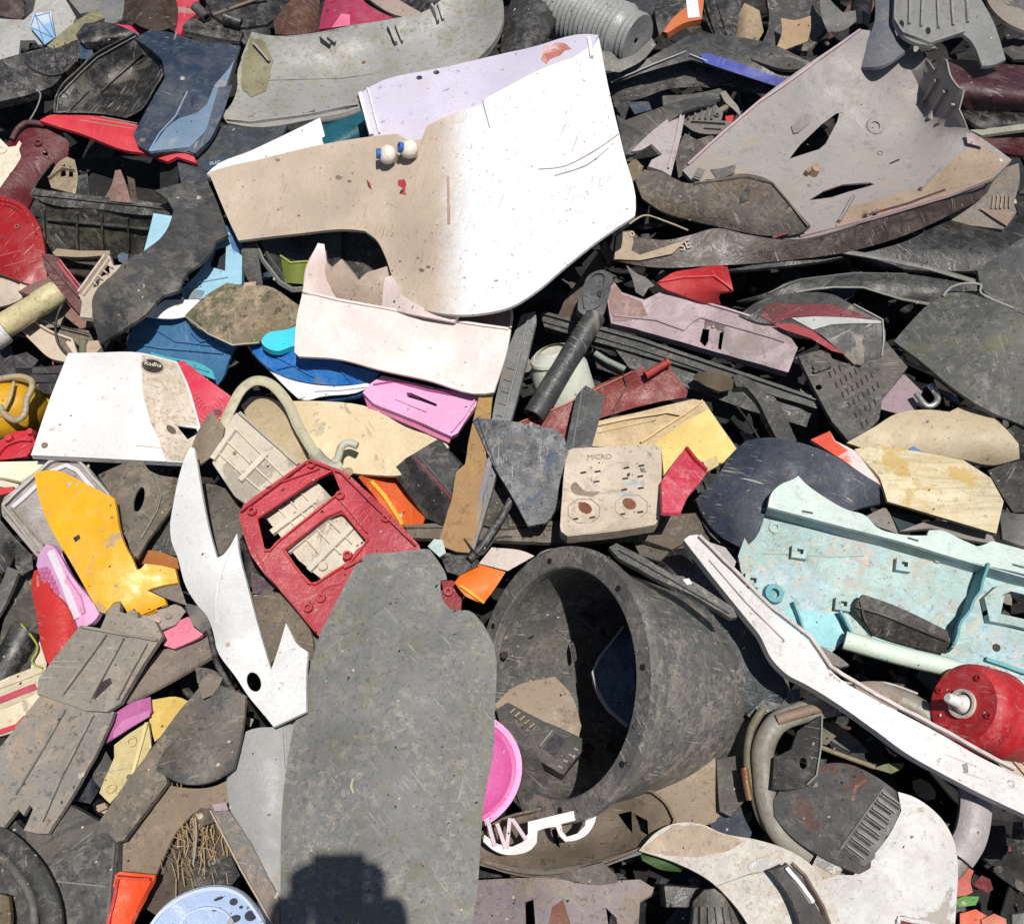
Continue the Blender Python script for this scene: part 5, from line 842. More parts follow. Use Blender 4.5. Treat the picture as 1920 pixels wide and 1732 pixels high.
Piece('black_tongue', 'grey black tongue inside the top right of the drum mouth', 'plastic piece', -60, '1118,1090 1150,1110 1174,1160 1150,1172 1130,1150', BLK)
# black trims above drum
_p = Piece('black_sill', 'long black grooved trim lying above the drum barrel', 'trim', 190, '1142,1026 1156,1018 1200,1040 1262,1078 1280,1080 1310,1096 1374,1138 1382,1156 1370,1158 1300,1116 1230,1084 1160,1046', M('#565654', .6, '#8e887c', .4, .4, k=.78), thick=8, wob=1, gx=0, gy=0, rim=8); _p.rib('groove', '1160,1032 1260,1088 1368,1150', 3, 5); _p.part('shiny_chip', '1280,1086 1292,1084 1298,1094 1288,1096', M('#e8e8e6', .1), lift=2)
Piece('dark_navy_panel', 'dark navy curved panel behind the drum barrel', 'plastic panel', 30, '1240,1090 1390,1130 1440,1220 1480,1290 1440,1380 1400,1340 1350,1180', M('#26343c', .4, '#4c544e', .5, .35, k=.78), curve=(16, 60)); Piece('black_dome', 'glossy black dome in the gap above the long black trim', 'dome', 20, '1230,1060 1260,1030 1290,1026 1330,1060 1380,1120 1440,1180 1380,1170 1290,1110', BLK2, curve=(20, 40)); Piece('dark_cone', 'dark dusty piece under the right end of the drum barrel', 'plastic piece', 40, '1400,1340 1450,1300 1500,1290 1500,1330 1440,1372', BLK)
# white long bumper
wb = Piece('white_bumper', 'long scuffed white bumper strip slanting down to the right edge', 'bumper', 0, '1282,1012,150 1292,1004,152 1308,1002,152 1328,1020,154 1350,1044,156 1384,1082,160 1410,1112,162 1446,1146,166 1490,1180,168 1520,1206,168 1548,1246,166 1580,1276,164 1620,1300,162 1700,1342,156 1760,1374,150 1840,1420,144 1920,1458,140 2010,1500,136 2010,1570,130 1920,1526,134 1840,1488,138 1760,1446,144 1700,1412,148 1640,1368,152 1560,1312,156 1510,1282,158 1476,1264,158 1448,1236,158 1424,1190,156 1400,1160,154 1340,1086,152', M('#e2dedc', .35, '#b8a8a8', .7, .4, k=.9, sc='#b8a0a4', spk=.9), thick=8, wob=2, folds=[(1300, 1000, 1420, 1150, .15)], rim=22, body='strip')
wb.rib('top_edge', '1312,1006 1360,1054 1450,1142 1520,1196 1556,1250 1640,1302 1900,1442', 6, 9, M('#d4c8c4', .5, '#a08c84', .5)); wb.rib('score', '1330,1050 1400,1130 1470,1200', 2, 2, M('#b0a0a0')); wb.part('grey_scuff', '1804,1432 1814,1430 1816,1448 1808,1450', M('#908c8c'), lift=.8, thick=.6)
wb.part('bracket', '1330,1016 1360,1026 1380,1052 1376,1066 1352,1050', M('#b8b4b2', .4), lift=-14, thick=4)
Piece('long_grey_shard', 'grey shard pointing right under the mint green trough', 'shard', 70, '1476,1190 1500,1196 1580,1236 1592,1246 1574,1250 1520,1228', M('#77736e', .5, k=.8)); 
_p = Piece('woven_scrap', 'tan woven textured scrap under the red jug at the right edge', 'scrap', 40, '1848,1402 1862,1392 1990,1410 1990,1500 1880,1440', M('#c0a890', .5, '#8c7460', k=.84)); _p.rib('edge', '1882,1406 1930,1460', 4, 5); _p.rib('edge', '1894,1404 1940,1452', 3, 4)
_p = Piece('tan_cap', 'tan rounded cap end in the dark gap above the white bumper strip', 'cap', 60, '1600,1296 1620,1290 1650,1288 1684,1306 1686,1326 1650,1320', M('#96877a', .5), curve=(8, 90)); Piece('grey_arm', 'dark grey arm between the tan cap and the red jug', 'arm', 40, '1682,1308 1740,1330 1750,1352 1690,1334', M('#3c3c3c', .4))
# lower middle: shell with handle
ov = Piece('oval_shell', 'brown dusty oval shell under the drum with torn holes', 'shell', 0, '884,1600,10 900,1570,16 940,1540,14 1010,1520,10 1120,1490,12 1180,1482,20 1222,1486,30 1250,1510,36 1266,1540,40 1262,1556,40 1230,1582,38 1180,1604,34 1110,1628,32 1020,1642,30 960,1636,28 900,1618,22', M('#75685a', .8, '#8c7a66', .3, .6, k=.8), ctrl='1060,1570,-18 1160,1540,-16 980,1580,-16', rim=-8, holes=['1158,1526 1184,1520 1186,1562 1176,1550', '1188,1524 1214,1538 1216,1566 1200,1556', '1034,1556 1044,1550 1050,1590 1040,1580'], body='shell'); ov.rib('rim_bead', '900,1618 960,1634 1020,1640 1110,1626 1200,1598 1258,1558', 6, 7, M('#7c7a74', .5))
wh = Piece('white_handle', 'flat white handle with a D-shaped opening and broken lattice ring on the brown oval shell', 'handle', 84, '990,1540 1040,1528 1116,1510 1118,1528 1111,1550 1099,1565 1078,1575 1060,1577 1050,1567 1042,1549 1022,1552 1008,1557 1006,1580 994,1593 970,1601 945,1601 925,1593 906,1577 908,1564 930,1580 960,1587 980,1578 990,1562', M('#ece2e0', .25, '#b8a8a0', .3, .45, k=.82), thick=9, bevel=1, gx=0, gy=0, wob=1, holes=['1052,1544 1099,1532 1097,1547 1083,1562 1063,1568 1055,1559'], body='grip')
for a in ('956,1534 950,1590', '960,1536 986,1574', '932,1544 948,1590', '914,1536 928,1586'): wh.rib('spoke', a, 7, 6, M('#d8c4ca', .2))
pdn = lathe('pink_dish', 'bright pink round dish half hidden by the right edge of the grey mat', 'dish', (864, 1446, 40), (860, 1446, 20), [(-.3, 0), (-.3, 60), (.2, 76), (0, 88), (.25, 91), (.6, 88), (1, 64), (1, 0)], M('#d860a4', .15, '#c05090', .2, .3, k=.85), 48, squash=1.12)
lathe('disc_rim', None, None, (864, 1446, 44), (862, 1446, 36), [(0, 82), (0, 91), (1, 93), (1, 82)], M('#f0a0d4', .1, k=.88), 48, squash=1.12, parent=pdn)
Piece('dark_hood', 'dark brown hollow behind the pink dish', 'plastic piece', -10, '930,1360 960,1350 1010,1420 1040,1500 980,1520 950,1440', M('#2c2024', .4))
_p = Piece('tan_dust_sheet', 'tan dusty sheet between the drum and the white curved bumper', 'plastic sheet', 6, '1120,1494 1220,1460 1340,1420 1350,1440 1346,1500 1360,1530 1324,1546 1270,1544 1240,1500', M('#92826e', .7, '#a49480', .2, .7, k=.82), curve=(6, 50))
_p = Piece('curved_base', 'brown curved base with cut-outs across the bottom edge', 'base', -6, '884,1650 960,1646 1080,1644 1130,1650 1200,1648 1226,1664 1222,1676 1200,1690 1190,1830 870,1830', M('#8c7e74', .6, '#9c9084', .3, .5, k=.8, hx2='#8c8088'), curve=(24, 20), holes=['984,1690 1000,1684 1006,1760 986,1760', '1136,1700 1156,1720 1162,1760 1144,1760']); _p.part('rusty_patch', '1030,1732 1036,1700 1056,1686 1070,1732 1070,1800 1034,1800', M('#8a5444', .4), lift=2)
Piece('brown_crescent', 'brown crescent rim scrap below the oval shell', 'scrap', 36, '1030,1642 1130,1616 1156,1640 1158,1654 1120,1658 1060,1648', M('#6a5f56', .6), curve=(6, 0))
Piece('green_leafy_scrap', 'leaf green strip in the gap under the white curved bumper', 'strip', 20, '1200,1596 1230,1604 1284,1622 1276,1634 1240,1630 1204,1612', M('#3c6a1c', .3), curve=(5, 90)); Piece('black_tub_piece', 'black tub piece under the white curved bumper at the bottom', 'tub piece', 16, '1246,1660 1320,1666 1340,1700 1250,1700', BLK, rim=20); _p = Piece('frayed_bundle', 'frayed grey bundle at the bottom edge beside the black tub piece', 'bundle', 22, '1290,1760 1300,1690 1320,1668 1340,1666 1370,1690 1400,1760 1400,1800 1290,1800', M('#64625c', .7, k=.9), wob=10, jag=3, curve=(20, 0))
for i in range(6): _p.rib('strand', [(1306+i*12, 1700), (1300+i*16, 1780)], 3, 5)
# lower right
cb = Piece('white_curved_bumper', 'white and tan curved bumper at the bottom right with a clear clip', 'bumper', 0, '1198,1594,56 1230,1560,60 1262,1544,60 1320,1546,64 1350,1560,66 1420,1574,72 1480,1594,76 1520,1620,78 1550,1660,76 1580,1740,74 1600,1860,70 1480,1860,70 1420,1760,66 1372,1690,62 1330,1650,60 1270,1618,58', M('#ded8ce', .6, '#a08c78', .4, .5, k=.72), curve=(10, 60), body='shell')
cb.part('tan_wash', '1200,1594 1262,1546 1320,1548 1352,1562 1400,1576 1360,1596 1310,1606 1260,1604', M('#b8a48e', .5, k=.85), lift=1.2, jag=1.5); cb.rib('crack', '1346,1660 1400,1640 1460,1626', 2, 1.5, M('#a09888')); cb.part('clear_clip', ell(1426, 1622, 24, 12, -10, 16), M('#c4c4c0', .2, rough=.15), lift=2, thick=3)
_p = Piece('black_blade_clip', 'black bent trim with a white edge crossing the white curved bumper', 'trim', 96, '1444,1632 1464,1626 1476,1620 1490,1628 1520,1680 1560,1760 1560,1830 1500,1830 1500,1732 1480,1680', M('#4c4a4c', .4, k=.78), curve=(6, 0)); _p.rib('white_edge', '1474,1626 1500,1660 1520,1690', 7, 7, M('#f0eeee', .1)); _p.rib('brown_edge', '1484,1618 1506,1640 1540,1700 1558,1750', 5, 6, M('#7c6458', .4))
lw = Piece('white_seat', 'large smooth white rounded seat back at the bottom right', 'seat back', 0, '1518,1648,60 1560,1640,62 1600,1640,64 1640,1600,70 1670,1560,74 1690,1520,76 1684,1484,76 1710,1492,76 1740,1510,72 1770,1540,66 1790,1580,58 1796,1620,54 1794,1680,54 1790,1740,56 1770,1860,60 1590,1860,66 1556,1740,66 1536,1690,62', M('#e6e4e2', .35, '#b0a894', .3, .5, k=.72, spk=.6), curve=(16, 20), thick=6, body='seat_shell')
lw.part('red_lined_slot', '1680,1724 1690,1716 1770,1736 1770,1790 1680,1790', M('#8c1420', .2), lift=3); lw.rib('slot_rim', '1676,1760 1684,1720 1770,1736', 7, 5); lw.rib('thin_crack', '1520,1660 1560,1720 1576,1760', 1.5, .8, M('#a09888'))
Piece('tan_fleck_panel', 'tan corner piece between the vent plate and the white curved bumper', 'plastic piece', 78, '1514,1640 1534,1600 1580,1630 1572,1640 1540,1650', M('#b8a894', .5), wob=1)
ring = rod('grey_hoop', 'big grey and lilac hoop rim around the black vent plate at the lower right', 'hoop', '1560,1322,70 1500,1336,72 1456,1356,72 1432,1400,72 1432,1450,72 1440,1510,70 1462,1560,66 1500,1594,56 1560,1620,44 1660,1640,40 1760,1640,40 1800,1606,46 1822,1540,56 1818,1470,60 1790,1400,56 1740,1340,52 1680,1308,54 1620,1300,62 1560,1322,68', 18, M('#98948a', .5, '#7c7058', .2, .35, k=.78), flat=.8)
rod('lilac_section', None, None, '1826,1462,66 1828,1520,66 1818,1570,62 1796,1606,56', 25, M('#aaa2a4', .35, '#88807c', .2, .4, k=.8), parent=ring, flat=.6); rod('tan_section', None, None, '1604,1302,70 1650,1300,70 1684,1318,64', 20, M('#9a8c80', .5), parent=ring, flat=.5)
rod('outer_rib', None, None, '1430,1330,60 1408,1370,60 1402,1430,60 1412,1480,60 1430,1540,56 1480,1590,50', 7, M('#77745c', .5, k=.78), parent=ring); rod('brown_band', None, None, '1456,1350,84 1500,1336,86 1560,1320,84', 9, M('#8a7460', .5), parent=ring); rod('amber_clip', None, None, '1396,1440,66 1400,1470,66 1406,1500,64', 6, M('#8a6038', .2, rough=.2), parent=ring)
Piece('duct_collar', 'dark grey collar under the white bumper strip beside the lilac hoop side', 'collar', 40, '1794,1440 1860,1474 1840,1480 1836,1530 1826,1480 1796,1470', M('#4c4c4c', .4))
Piece('navy_gap_piece', 'deep navy piece in the gap left of the grey hoop', 'plastic piece', 6, '1330,1544 1350,1530 1386,1500 1410,1560 1400,1590 1350,1570', M('#16284a', .2)); Piece('brown_fender_bit', 'brown fender bit left of the grey hoop', 'fender', 26, '1344,1424 1390,1414 1400,1440 1396,1500 1370,1530 1350,1520 1346,1470', M('#55504a', .6))
vp = Piece('vent_plate', 'black worn vent plate with a row of long slots inside the grey hoop', 'vent plate', 0, '1450,1500,84 1470,1470,88 1530,1436,94 1580,1430,96 1640,1454,96 1688,1488,96 1682,1496,96 1696,1512,96 1694,1534,94 1678,1560,92 1660,1564,92 1664,1576,92 1650,1598,90 1630,1628,90 1612,1638,90 1590,1630,90 1530,1600,86 1480,1564,84 1452,1530,84', M('#42413f', .7, '#6c6660', .7, .55, k=.9, sc='#7e7a74', bump=.8, blotch='#5a3a30'), thick=26, bevel=2, wob=2, body='plate')
vp.part('slot_field', '1656,1476 1690,1508 1692,1534 1660,1570 1656,1596 1620,1624 1574,1590', M('#6a6a68', .3, k=.78), lift=2, thick=2)
for i in range(8): x, y = 1648-i*9.5, 1490+i*14.5; vp.rib('slot', [(x, y), (x+36-(i % 2)*6, y+26-(i % 2)*4)], 4.5, 4.0, M('#1c1c1c', 0, scr=0)); vp.rib('fin', [(x+5, y-5), (x+38, y+19)], 2.5, 8, M('#8a8a88', .2))
vp.part('clear_tab', '1534,1600 1576,1622 1578,1632 1562,1638 1528,1620', M('#8a8a84', .3, rough=.2), lift=-6, thick=3); vp.rib('red_scrape', '1624,1462 1604,1474 1598,1500', 7, .8, M('#7c3c34', .4))
_p = Piece('black_disc_part', 'black cratered bracket with a round hole inside the grey hoop', 'bracket', 96, '1448,1478 1452,1420 1484,1404 1496,1370 1540,1340 1538,1400 1532,1452 1516,1472 1480,1480', M('#353433', .75, '#6a6660', .4, .6, k=.93, bump=1), holes=[ell(1506, 1430, 7, 11)], wob=4); _p.rib('rim_line', '1540,1344 1538,1400 1530,1454 1512,1472', 3, 5, M('#86847e', .3))
Piece('olive_scrap', 'olive tan crumpled scrap in the gap inside the top of the grey hoop', 'scrap', 30, '1500,1362 1540,1352 1572,1356 1576,1372 1550,1396 1510,1390', M('#6a6650', .5), wob=5); rod('twig', 'tan twig lying behind the black vent plate', 'twig', '1538,1400,60 1580,1416,64 1640,1438,66', 4, M('#8a7c64', .5)); Piece('olive_leaf', 'olive leaf at the end of the tan twig', 'leaf', 68, '1638,1440 1660,1432 1696,1430 1692,1440 1672,1450', M('#6c7040', .3), thick=1)
Piece('blue_grey_fold', 'blue grey fold deep behind the tan twig', 'plastic piece', 16, '1560,1350 1600,1380 1630,1410 1600,1410 1560,1390', M('#4a5866', .4))
for i, (s_, c_, l_) in enumerate((('1790,1622 1806,1620 1826,1632 1820,1650 1824,1672 1800,1684 1790,1680', '#b85040', 'brick red crumpled scrap right of the white seat back'), ('1786,1690 1800,1682 1836,1680 1830,1696 1800,1700', '#5a9a3c', 'small green leaf scrap above the orange bits'), ('1800,1712 1830,1704 1850,1716 1848,1740 1820,1760 1800,1752', '#e0603c', 'left orange red bit at the bottom right corner'), ('1840,1724 1864,1712 1886,1722 1892,1760 1850,1770', '#e87050', 'right orange red bit at the bottom right corner'))): Piece('scrap', l_, 'scrap', 20+i*4, s_, M(c_, .3), wob=7, thick=4, jag=1.5)
Piece('grey_round_bit', 'dim grey bit in the dark gap at the lower right edge', 'plastic bit', -10, '1900,1540 1990,1540 1990,1610 1920,1604 1896,1580', BLK, curve=(10, 0)); Piece('grey_bottom_corner', 'grey piece in the bottom right corner', 'plastic piece', 10, '1898,1714 1990,1700 1990,1830 1900,1800', GRY)
# ---------------- lower left ----------------
tf = Piece('tray_frame', 'grey rounded tray with a silvery double rim behind the yellow panel', 'tray', 0, '2,948,50 8,932,50 96,862,52 120,858,52 150,864,52 166,876,52 216,936,50 222,960,48 160,1010,44 84,1050,42 70,1044,42 4,966,48', M('#a49c9a', .4, '#8c8070', .3, .3, k=.82), ctrl='110,950,30', rim=8, body='tray_floor', smooth=0)
tf.rib('rim_outer', '6,950 96,868 122,860 152,868 214,936', 6, 10, M('#b8b4b0', .4)); tf.rib('rim_outer', '6,950 74,1036 100,1040', 6, 10, M('#a09a90', .4)); tf.rib('rim_inner', '24,954 100,884 126,874 148,884 196,940', 9, 6, M('#dcd8dc', .2)); tf.rib('rim_inner', '24,954 84,1024', 5, 6, M('#8c8478', .4))
yp = Piece('yellow_panel', 'glossy bright yellow curved panel with a broken tail on the left', 'plastic panel', 0, '64,886,90 84,882,92 106,882,92 132,892,92 160,906,92 214,934,90 218,956,90 224,992,88 236,1026,86 246,1044,84 256,1068,84 264,1066,84 272,1057,84 300,1060,82 328,1066,80 334,1092,78 300,1098,76 275,1106,76 308,1122,74 312,1132,74 262,1154,70 256,1146,72 252,1140,72 240,1150,70 226,1126,74 212,1130,74 196,1150,70 186,1146,72 170,1120,76 150,1084,78 128,1046,82 104,1006,84 84,966,86 70,920,88', M('#f0b01c', .3, '#b88a40', .25, .3, k=.84, spk=.25, bump=.15), curve=[(22, 50)], thick=4, wob=4, jag=.3)
Piece('orange_ledge', 'dark orange ledge strip above the tail of the yellow panel', 'ledge', 62, '244,1040 262,1030 300,1034 332,1046 336,1066 300,1060 262,1056', M('#a86010', .3), thick=5)
vg = Piece('brown_mudguard', 'brown grey mudguard with an oval slot between the yellow and the white fairing', 'mudguard', 0, '184,890,50 210,878,56 250,864,60 268,864,62 278,880,62 292,888,62 334,896,54 336,930,50 322,952,56 300,982,66 276,1014,74 258,1046,78 250,1040,78 236,1006,72 224,990,70 212,936,60', M('#6c645a', .75, '#8c7e6c', .4, .55, k=.9), curve=(16, 20), holes=[ell(261, 936, 9, 24, 14)], thick=4, body='guard'); vg.rib('rim', '290,892 300,930 292,960 264,1010', 3, 4, M('#8c867a', .4))
Piece('mossy_dark_piece', 'dark mossy piece right of the brown mudguard tip', 'plastic piece', 40, '270,1030 300,990 330,950 340,1010 330,1042 300,1034', M('#4a4a44', .7, '#6c6c54', moss=.4))
_p = Piece('brown_side_panel', 'brown and black dusty panel behind the notch of the white fairing', 'plastic panel', 16, '376,906 400,908 428,918 452,950 456,1000 446,1016 404,1046 388,960', M('#5a5650', .8, '#86765e', .3, .6, k=.8))
ws = Piece('white_fairing', 'long sharp white motorbike fairing with two spikes and an oval hole', 'fairing', 0, '346,860,108 356,838,110 364,840,110 368,862,110 376,912,112 390,985,114 402,1030,114 407,1046,114 418,1040,114 430,1026,114 444,1000,116 447,1030,112 463,1095,108 480,1160,104 500,1230,102 508,1256,100 518,1228,104 528,1196,108 536,1168,110 544,1184,110 556,1206,110 577,1222,108 574,1260,106 574,1334,102 513,1362,98 490,1334,98 466,1305,98 443,1270,98 406,1215,96 401,1190,96 388,1155,96 370,1134,94 349,1100,92 333,1045,94 321,1012,96 319,985,98 325,945,102 334,900,106', M('#d8d8d6', .28, '#a8a49c', .3, .4, k=.84, spk=.5), ctrl='400,1110,116 440,1180,114', holes=[ell(476, 1278, 13, 19, -20)], folds=[(443, 1004, 400, 1160, -.12)], thick=4, wob=2, jag=.2, body='panel')
ws.rib('crease', catmull(parse('440,1012 420,1060 408,1110 406,1170'), 4, False), 3, 2.5); ws.boss('peg_mark', 427, 1208, 4, 1.5, M('#c8a890', .3))
# pink toy, red spatula
_p = Piece('pink_brush', 'pink toy hair clip with a bumpy grip left of the yellow panel', 'hair clip', 0, '68,1060,76 74,1036,78 86,1020,80 98,1022,80 112,1040,80 126,1066,78 150,1100,76 176,1132,74 186,1150,72 178,1162,70 150,1180,66 140,1186,66 110,1122,68 84,1096,70', M('#eab2dc', .1, '#c080a8', .2, .3, k=.8), thick=12, bevel=2, body='clip_body', folds=[(100, 1020, 170, 1176, .4)])
_p.part('bumpy_grip', '72,1066 88,1062 112,1112 96,1126 80,1098', M('#c8709c', .2), lift=2.5, thick=2)
for i in range(14): _p.boss('bump', 78+(i % 3)*8+(i//3)*4.5, 1070+(i//3)*10, 3.2, 4, M('#d07aa6', .1))
_p.rib('pink_wing', '126,1086 150,1120 158,1150', 8, 5, M('#e098c0', .1)); _p.rib('white_ridge', '96,1034 120,1088 146,1160', 12, 5, M('#f8f0f8', .05))
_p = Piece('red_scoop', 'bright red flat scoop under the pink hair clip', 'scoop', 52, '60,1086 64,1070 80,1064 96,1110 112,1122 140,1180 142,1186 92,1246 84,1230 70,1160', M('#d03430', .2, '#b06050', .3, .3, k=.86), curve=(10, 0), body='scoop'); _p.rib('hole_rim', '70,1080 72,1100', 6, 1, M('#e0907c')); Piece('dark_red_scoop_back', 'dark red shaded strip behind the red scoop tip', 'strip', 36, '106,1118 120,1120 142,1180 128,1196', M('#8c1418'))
# grey clip bracket and board
gb = Piece('grey_bracket', 'dusty grey bracket with two hooks lying across the left foreground', 'bracket', 0, '150,1172,92 170,1178,92 188,1178,92 196,1160,94 206,1132,96 220,1118,96 232,1120,96 226,1132,96 224,1146,96 236,1150,96 246,1142,96 256,1146,96 258,1158,96 268,1158,94 290,1164,92 304,1192,90 270,1242,84 234,1302,78 226,1318,78 200,1334,78 160,1332,76 70,1300,74 72,1272,74', M('#8b857c', .7, '#a2927e', .4, .65, k=.8), thick=8, wob=1.5, rim=8, body='bracket_plate')
for a in ('156,1176 296,1200', '200,1190 120,1300', '232,1196 172,1310', '276,1206 220,1312'): gb.rib('ridge', a, 5, 7)
gb.part('dark_window', '180,1284 206,1270 210,1280 176,1312', M('#33181e', .2), lift=1, thick=1)
bd = Piece('grey_board', 'long dusty grey board with a split end running to the lower left', 'board', 0, '78,1300,66 120,1318,66 170,1332,66 214,1334,66 208,1352,66 176,1420,64 148,1470,62 120,1516,60 90,1562,58 70,1562,58 44,1556,58 52,1540,58 62,1516,60 56,1508,60 44,1528,58 34,1516,58 0,1558,56 -60,1620,54 -60,1480,60 0,1400,62 38,1352,64', M('#84807a', .75, '#a08e7a', .5, .65, k=.79, sc='#b4b0a8'), thick=6, wob=2, jag=.6, rim=6, body='board'); bd.rib('ridge', '124,1330 84,1400 30,1490', 4, 5); bd.rib('ridge', '176,1340 120,1450 80,1540', 4, 6)
_p = Piece('clear_plate', 'clear grey hinge plate between the bracket hooks and the pink sole', 'hinge plate', 66, '256,1158 300,1142 334,1130 348,1146 330,1170 290,1186', M('#a49a90', .4, rough=.2, k=.82)); _p.boss('screw', 296, 1164, 6, 5, M('#c89c8c')); _p.boss('screw', 316, 1156, 6, 5, M('#b8a89c'))
_p = Piece('pink_sole', 'salmon pink sole-shaped piece right of the grey bracket', 'sole', 58, '300,1184 330,1166 352,1156 368,1162 384,1184 376,1192 350,1206 326,1216 308,1210', M('#e07c94', .15, k=.86), thick=10, bevel=2); _p.boss('stud', 322, 1188, 4, 2); _p.boss('stud', 352, 1180, 4, 2)
Piece('brown_point', 'pointed brown grey sliver over the tail of the yellow panel', 'sliver', 84, '275,1104 300,1096 336,1092 350,1134 320,1124', M('#7a706a', .5), thick=3); Piece('grey_knuckle', 'grey round knuckle left of the middle of the white fairing', 'knuckle', 74, '346,1130 372,1136 392,1160 396,1176 380,1186 360,1170', M('#706c6a', .4), curve=(8, 40))
Piece('brown_wedge', 'brown flat wedge below the pink sole', 'wedge', 40, '226,1312 300,1218 360,1206 392,1190 398,1230 330,1270 240,1318', M('#7c7068', .6, '#938474', .3, .6, k=.9), folds=[(230, 1314, 392, 1232, -.5)])
# left edge dark pieces
Piece('black_left_shell', 'black rounded shell at the left edge under the tray', 'shell', 24, '-60,976 0,974 30,1010 28,1040 10,1070 0,1076 -60,1080', BLK, curve=(12, 20)); Piece('grey_left_slat', 'dark grey slat slanting at the left edge', 'slat', 32, '-40,1130 0,1096 14,1062 36,1070 20,1110 0,1150 -40,1200', M('#62625e', .6, k=.78)); Piece('brown_left_rag', 'brown mottled rag-like piece at the left edge beside the red scoop', 'scrap', 10, '30,1070 62,1074 70,1160 80,1200 50,1260 10,1280 0,1200 20,1120', BLKB, wob=9); lathe('black_left_tube', 'dark tube slanting at the left edge above the cream striped bar', 'tube', (50, 1180, 26), (-10, 1300, 10), [(0, 0), (0, 26), (1, 28), (1, 0)], BLK2, 20); Piece('cream_left_bit', 'small cream bit below the tip of the red scoop', 'plastic bit', 34, '60,1240 74,1202 88,1246 84,1262 56,1262', M('#e0cdb8', .3)); Piece('brown_flap_left', 'dark grey leaf-shaped flap under the corner of the tray', 'flap', 34, '30,1010 60,1040 62,1066 40,1078 28,1060', BLK)
_p = Piece('striped_bar', 'cream and red striped bar poking in at the left edge', 'bar', 48, '-60,1310 0,1276 88,1242 84,1262 72,1300 0,1330 -60,1350', M('#d8ccb0', .35), thick=10, folds=[(0, 1276, 88, 1242, .5)]); _p.rib('red_stripe', '-20,1320 68,1286', 12, 2, M('#c84860', .2)); _p.rib('ridge', '-20,1296 80,1258', 3, 3)
_p = Piece('cream_red_box_end', 'cream box end with a red base left of the grey board', 'box end', 40, '-60,1340 0,1330 70,1300 76,1306 46,1346 30,1372 0,1380 -60,1390', M('#e2d2b4', .3), thick=12); _p.rib('red_base', '0,1372 34,1360 48,1344', 9, 4, M('#c83848', .2))
Piece('dark_left_gap', 'dark brown crate edge at the left under the cream box end', 'plastic piece', 20, '-60,1380 0,1376 20,1390 0,1420 -60,1430', DEEP)
# pink purple, cream bracket w/ holes
_p = Piece('magenta_flap', 'magenta pink flap under the brown flat wedge', 'flap', 44, '176,1406 190,1376 210,1338 250,1316 282,1306 284,1334 240,1366', M('#b05c94', .25, '#7c3c68', k=.84), folds=[(190, 1390, 284, 1320, -.4)]); _p.part('light_face', '214,1370 230,1350 282,1330 280,1342 240,1366 212,1384', M('#d080b4', .15), lift=1.5)
_p = Piece('cream_hole_bracket', 'cream yellow bracket with round holes left of the black strut', 'bracket', 50, '186,1486 196,1460 214,1420 214,1396 240,1376 278,1352 284,1400 252,1454 206,1506', M('#d4c28c', .35, '#a08c5c', k=.85), thick=9, bevel=1.5, gx=0, gy=0); _p.boss('ring', 248, 1390, 9, 4, hole=5); _p.boss('ring', 209, 1478, 9, 4, hole=5); _p.rib('side', '276,1356 250,1452', 6, 5); _p.boss('peg', 244, 1458, 5, 6, M('#7c6c5c'))
Piece('yellow_tip', 'yellow cream plate behind the upper end of the black strut', 'plate', 38, '282,1312 340,1308 352,1314 312,1370 290,1390 280,1350', M('#d8b860', .3, '#8c6a28', k=.85), folds=[(284, 1336, 330, 1330, .3)])
Piece('dark_blue_gap', 'dark round piece deep between the board and the cream holed bracket', 'plastic piece', 6, '136,1500 150,1460 170,1430 186,1480 170,1506', M('#243040', .4), curve=(10, 0)); Piece('olive_black_piece', 'olive black piece behind the cream holed bracket', 'plastic piece', 20, '168,1420 196,1404 212,1430 190,1480 176,1460', M('#3c3c30', .5)); Piece('tan_knob', 'small tan knob under the cream holed bracket', 'knob', 34, '180,1510 196,1504 202,1514 184,1522', M('#b49a84', .3), thick=8)
# strut and fan blade
_p = Piece('black_strut', 'long dusty black strut slanting up to the white fairing', 'strut', 70, '376,1286 408,1288 418,1300 330,1394 304,1440 314,1466 232,1574 218,1578 196,1552 186,1540 240,1460 272,1420 330,1340', M('#6c6258', .8, '#8c7e6c', .4, .6, k=.9, hx2='#55534f'), thick=8, rim=8, gx=0, gy=0, wob=1)
_p = Piece('fan_blade', 'rounded grey black fan blade lying on the black strut', 'fan blade', 0, '400,1300,96 412,1284,96 430,1290,96 460,1304,94 458,1340,90 448,1400,86 438,1440,82 420,1452,80 398,1464,78 370,1470,78 340,1468,78 314,1456,80 292,1444,82 300,1420,84 336,1378,90', M('#585856', .75, '#86796a', .7, .5, k=.92, sc='#9c988e'), curve=(12, 30), thick=4)
Piece('brown_tip_scrap', 'brown mud spot piece at the root of the fan blade', 'scrap', 88, '372,1284 392,1262 418,1270 404,1300 380,1310', M('#75685a', .7)); Piece('tangled_scrap', 'tangled dark scrap in the gap left of the white fairing tip', 'scrap', 40, '366,1250 400,1256 420,1270 400,1290 370,1280', BLKB, jag=3, wob=8)
rod('thin_strip', 'thin black strip following the lower left edge of the white fairing', 'strip', '392,1180,70 400,1216,70 410,1250,72 440,1300,74 462,1330,74', 5, BLK)
_p = Piece('folded_black_panel', 'large folded dusty black panel in the bottom left corner', 'plastic panel', 0, '-60,1600,20 0,1566,30 20,1530,34 46,1556,36 90,1562,38 112,1520,40 130,1508,42 162,1526,46 186,1540,50 222,1576,52 220,1600,52 208,1732,50 200,1860,48 -60,1860,30', M('#4d4d4b', .75, '#7a756a', .5, .55, k=.78), folds=[(100, 1640, 210, 1660, .25), (90, 1560, 220, 1582, -.12)], rim=10, thick=4); _p.rib('lip', '218,1580 206,1732', 4, 7, M('#6a6a68', .4)); _p.rib('crease_edge', '96,1650 200,1662', 2, 2, M('#86847e'))
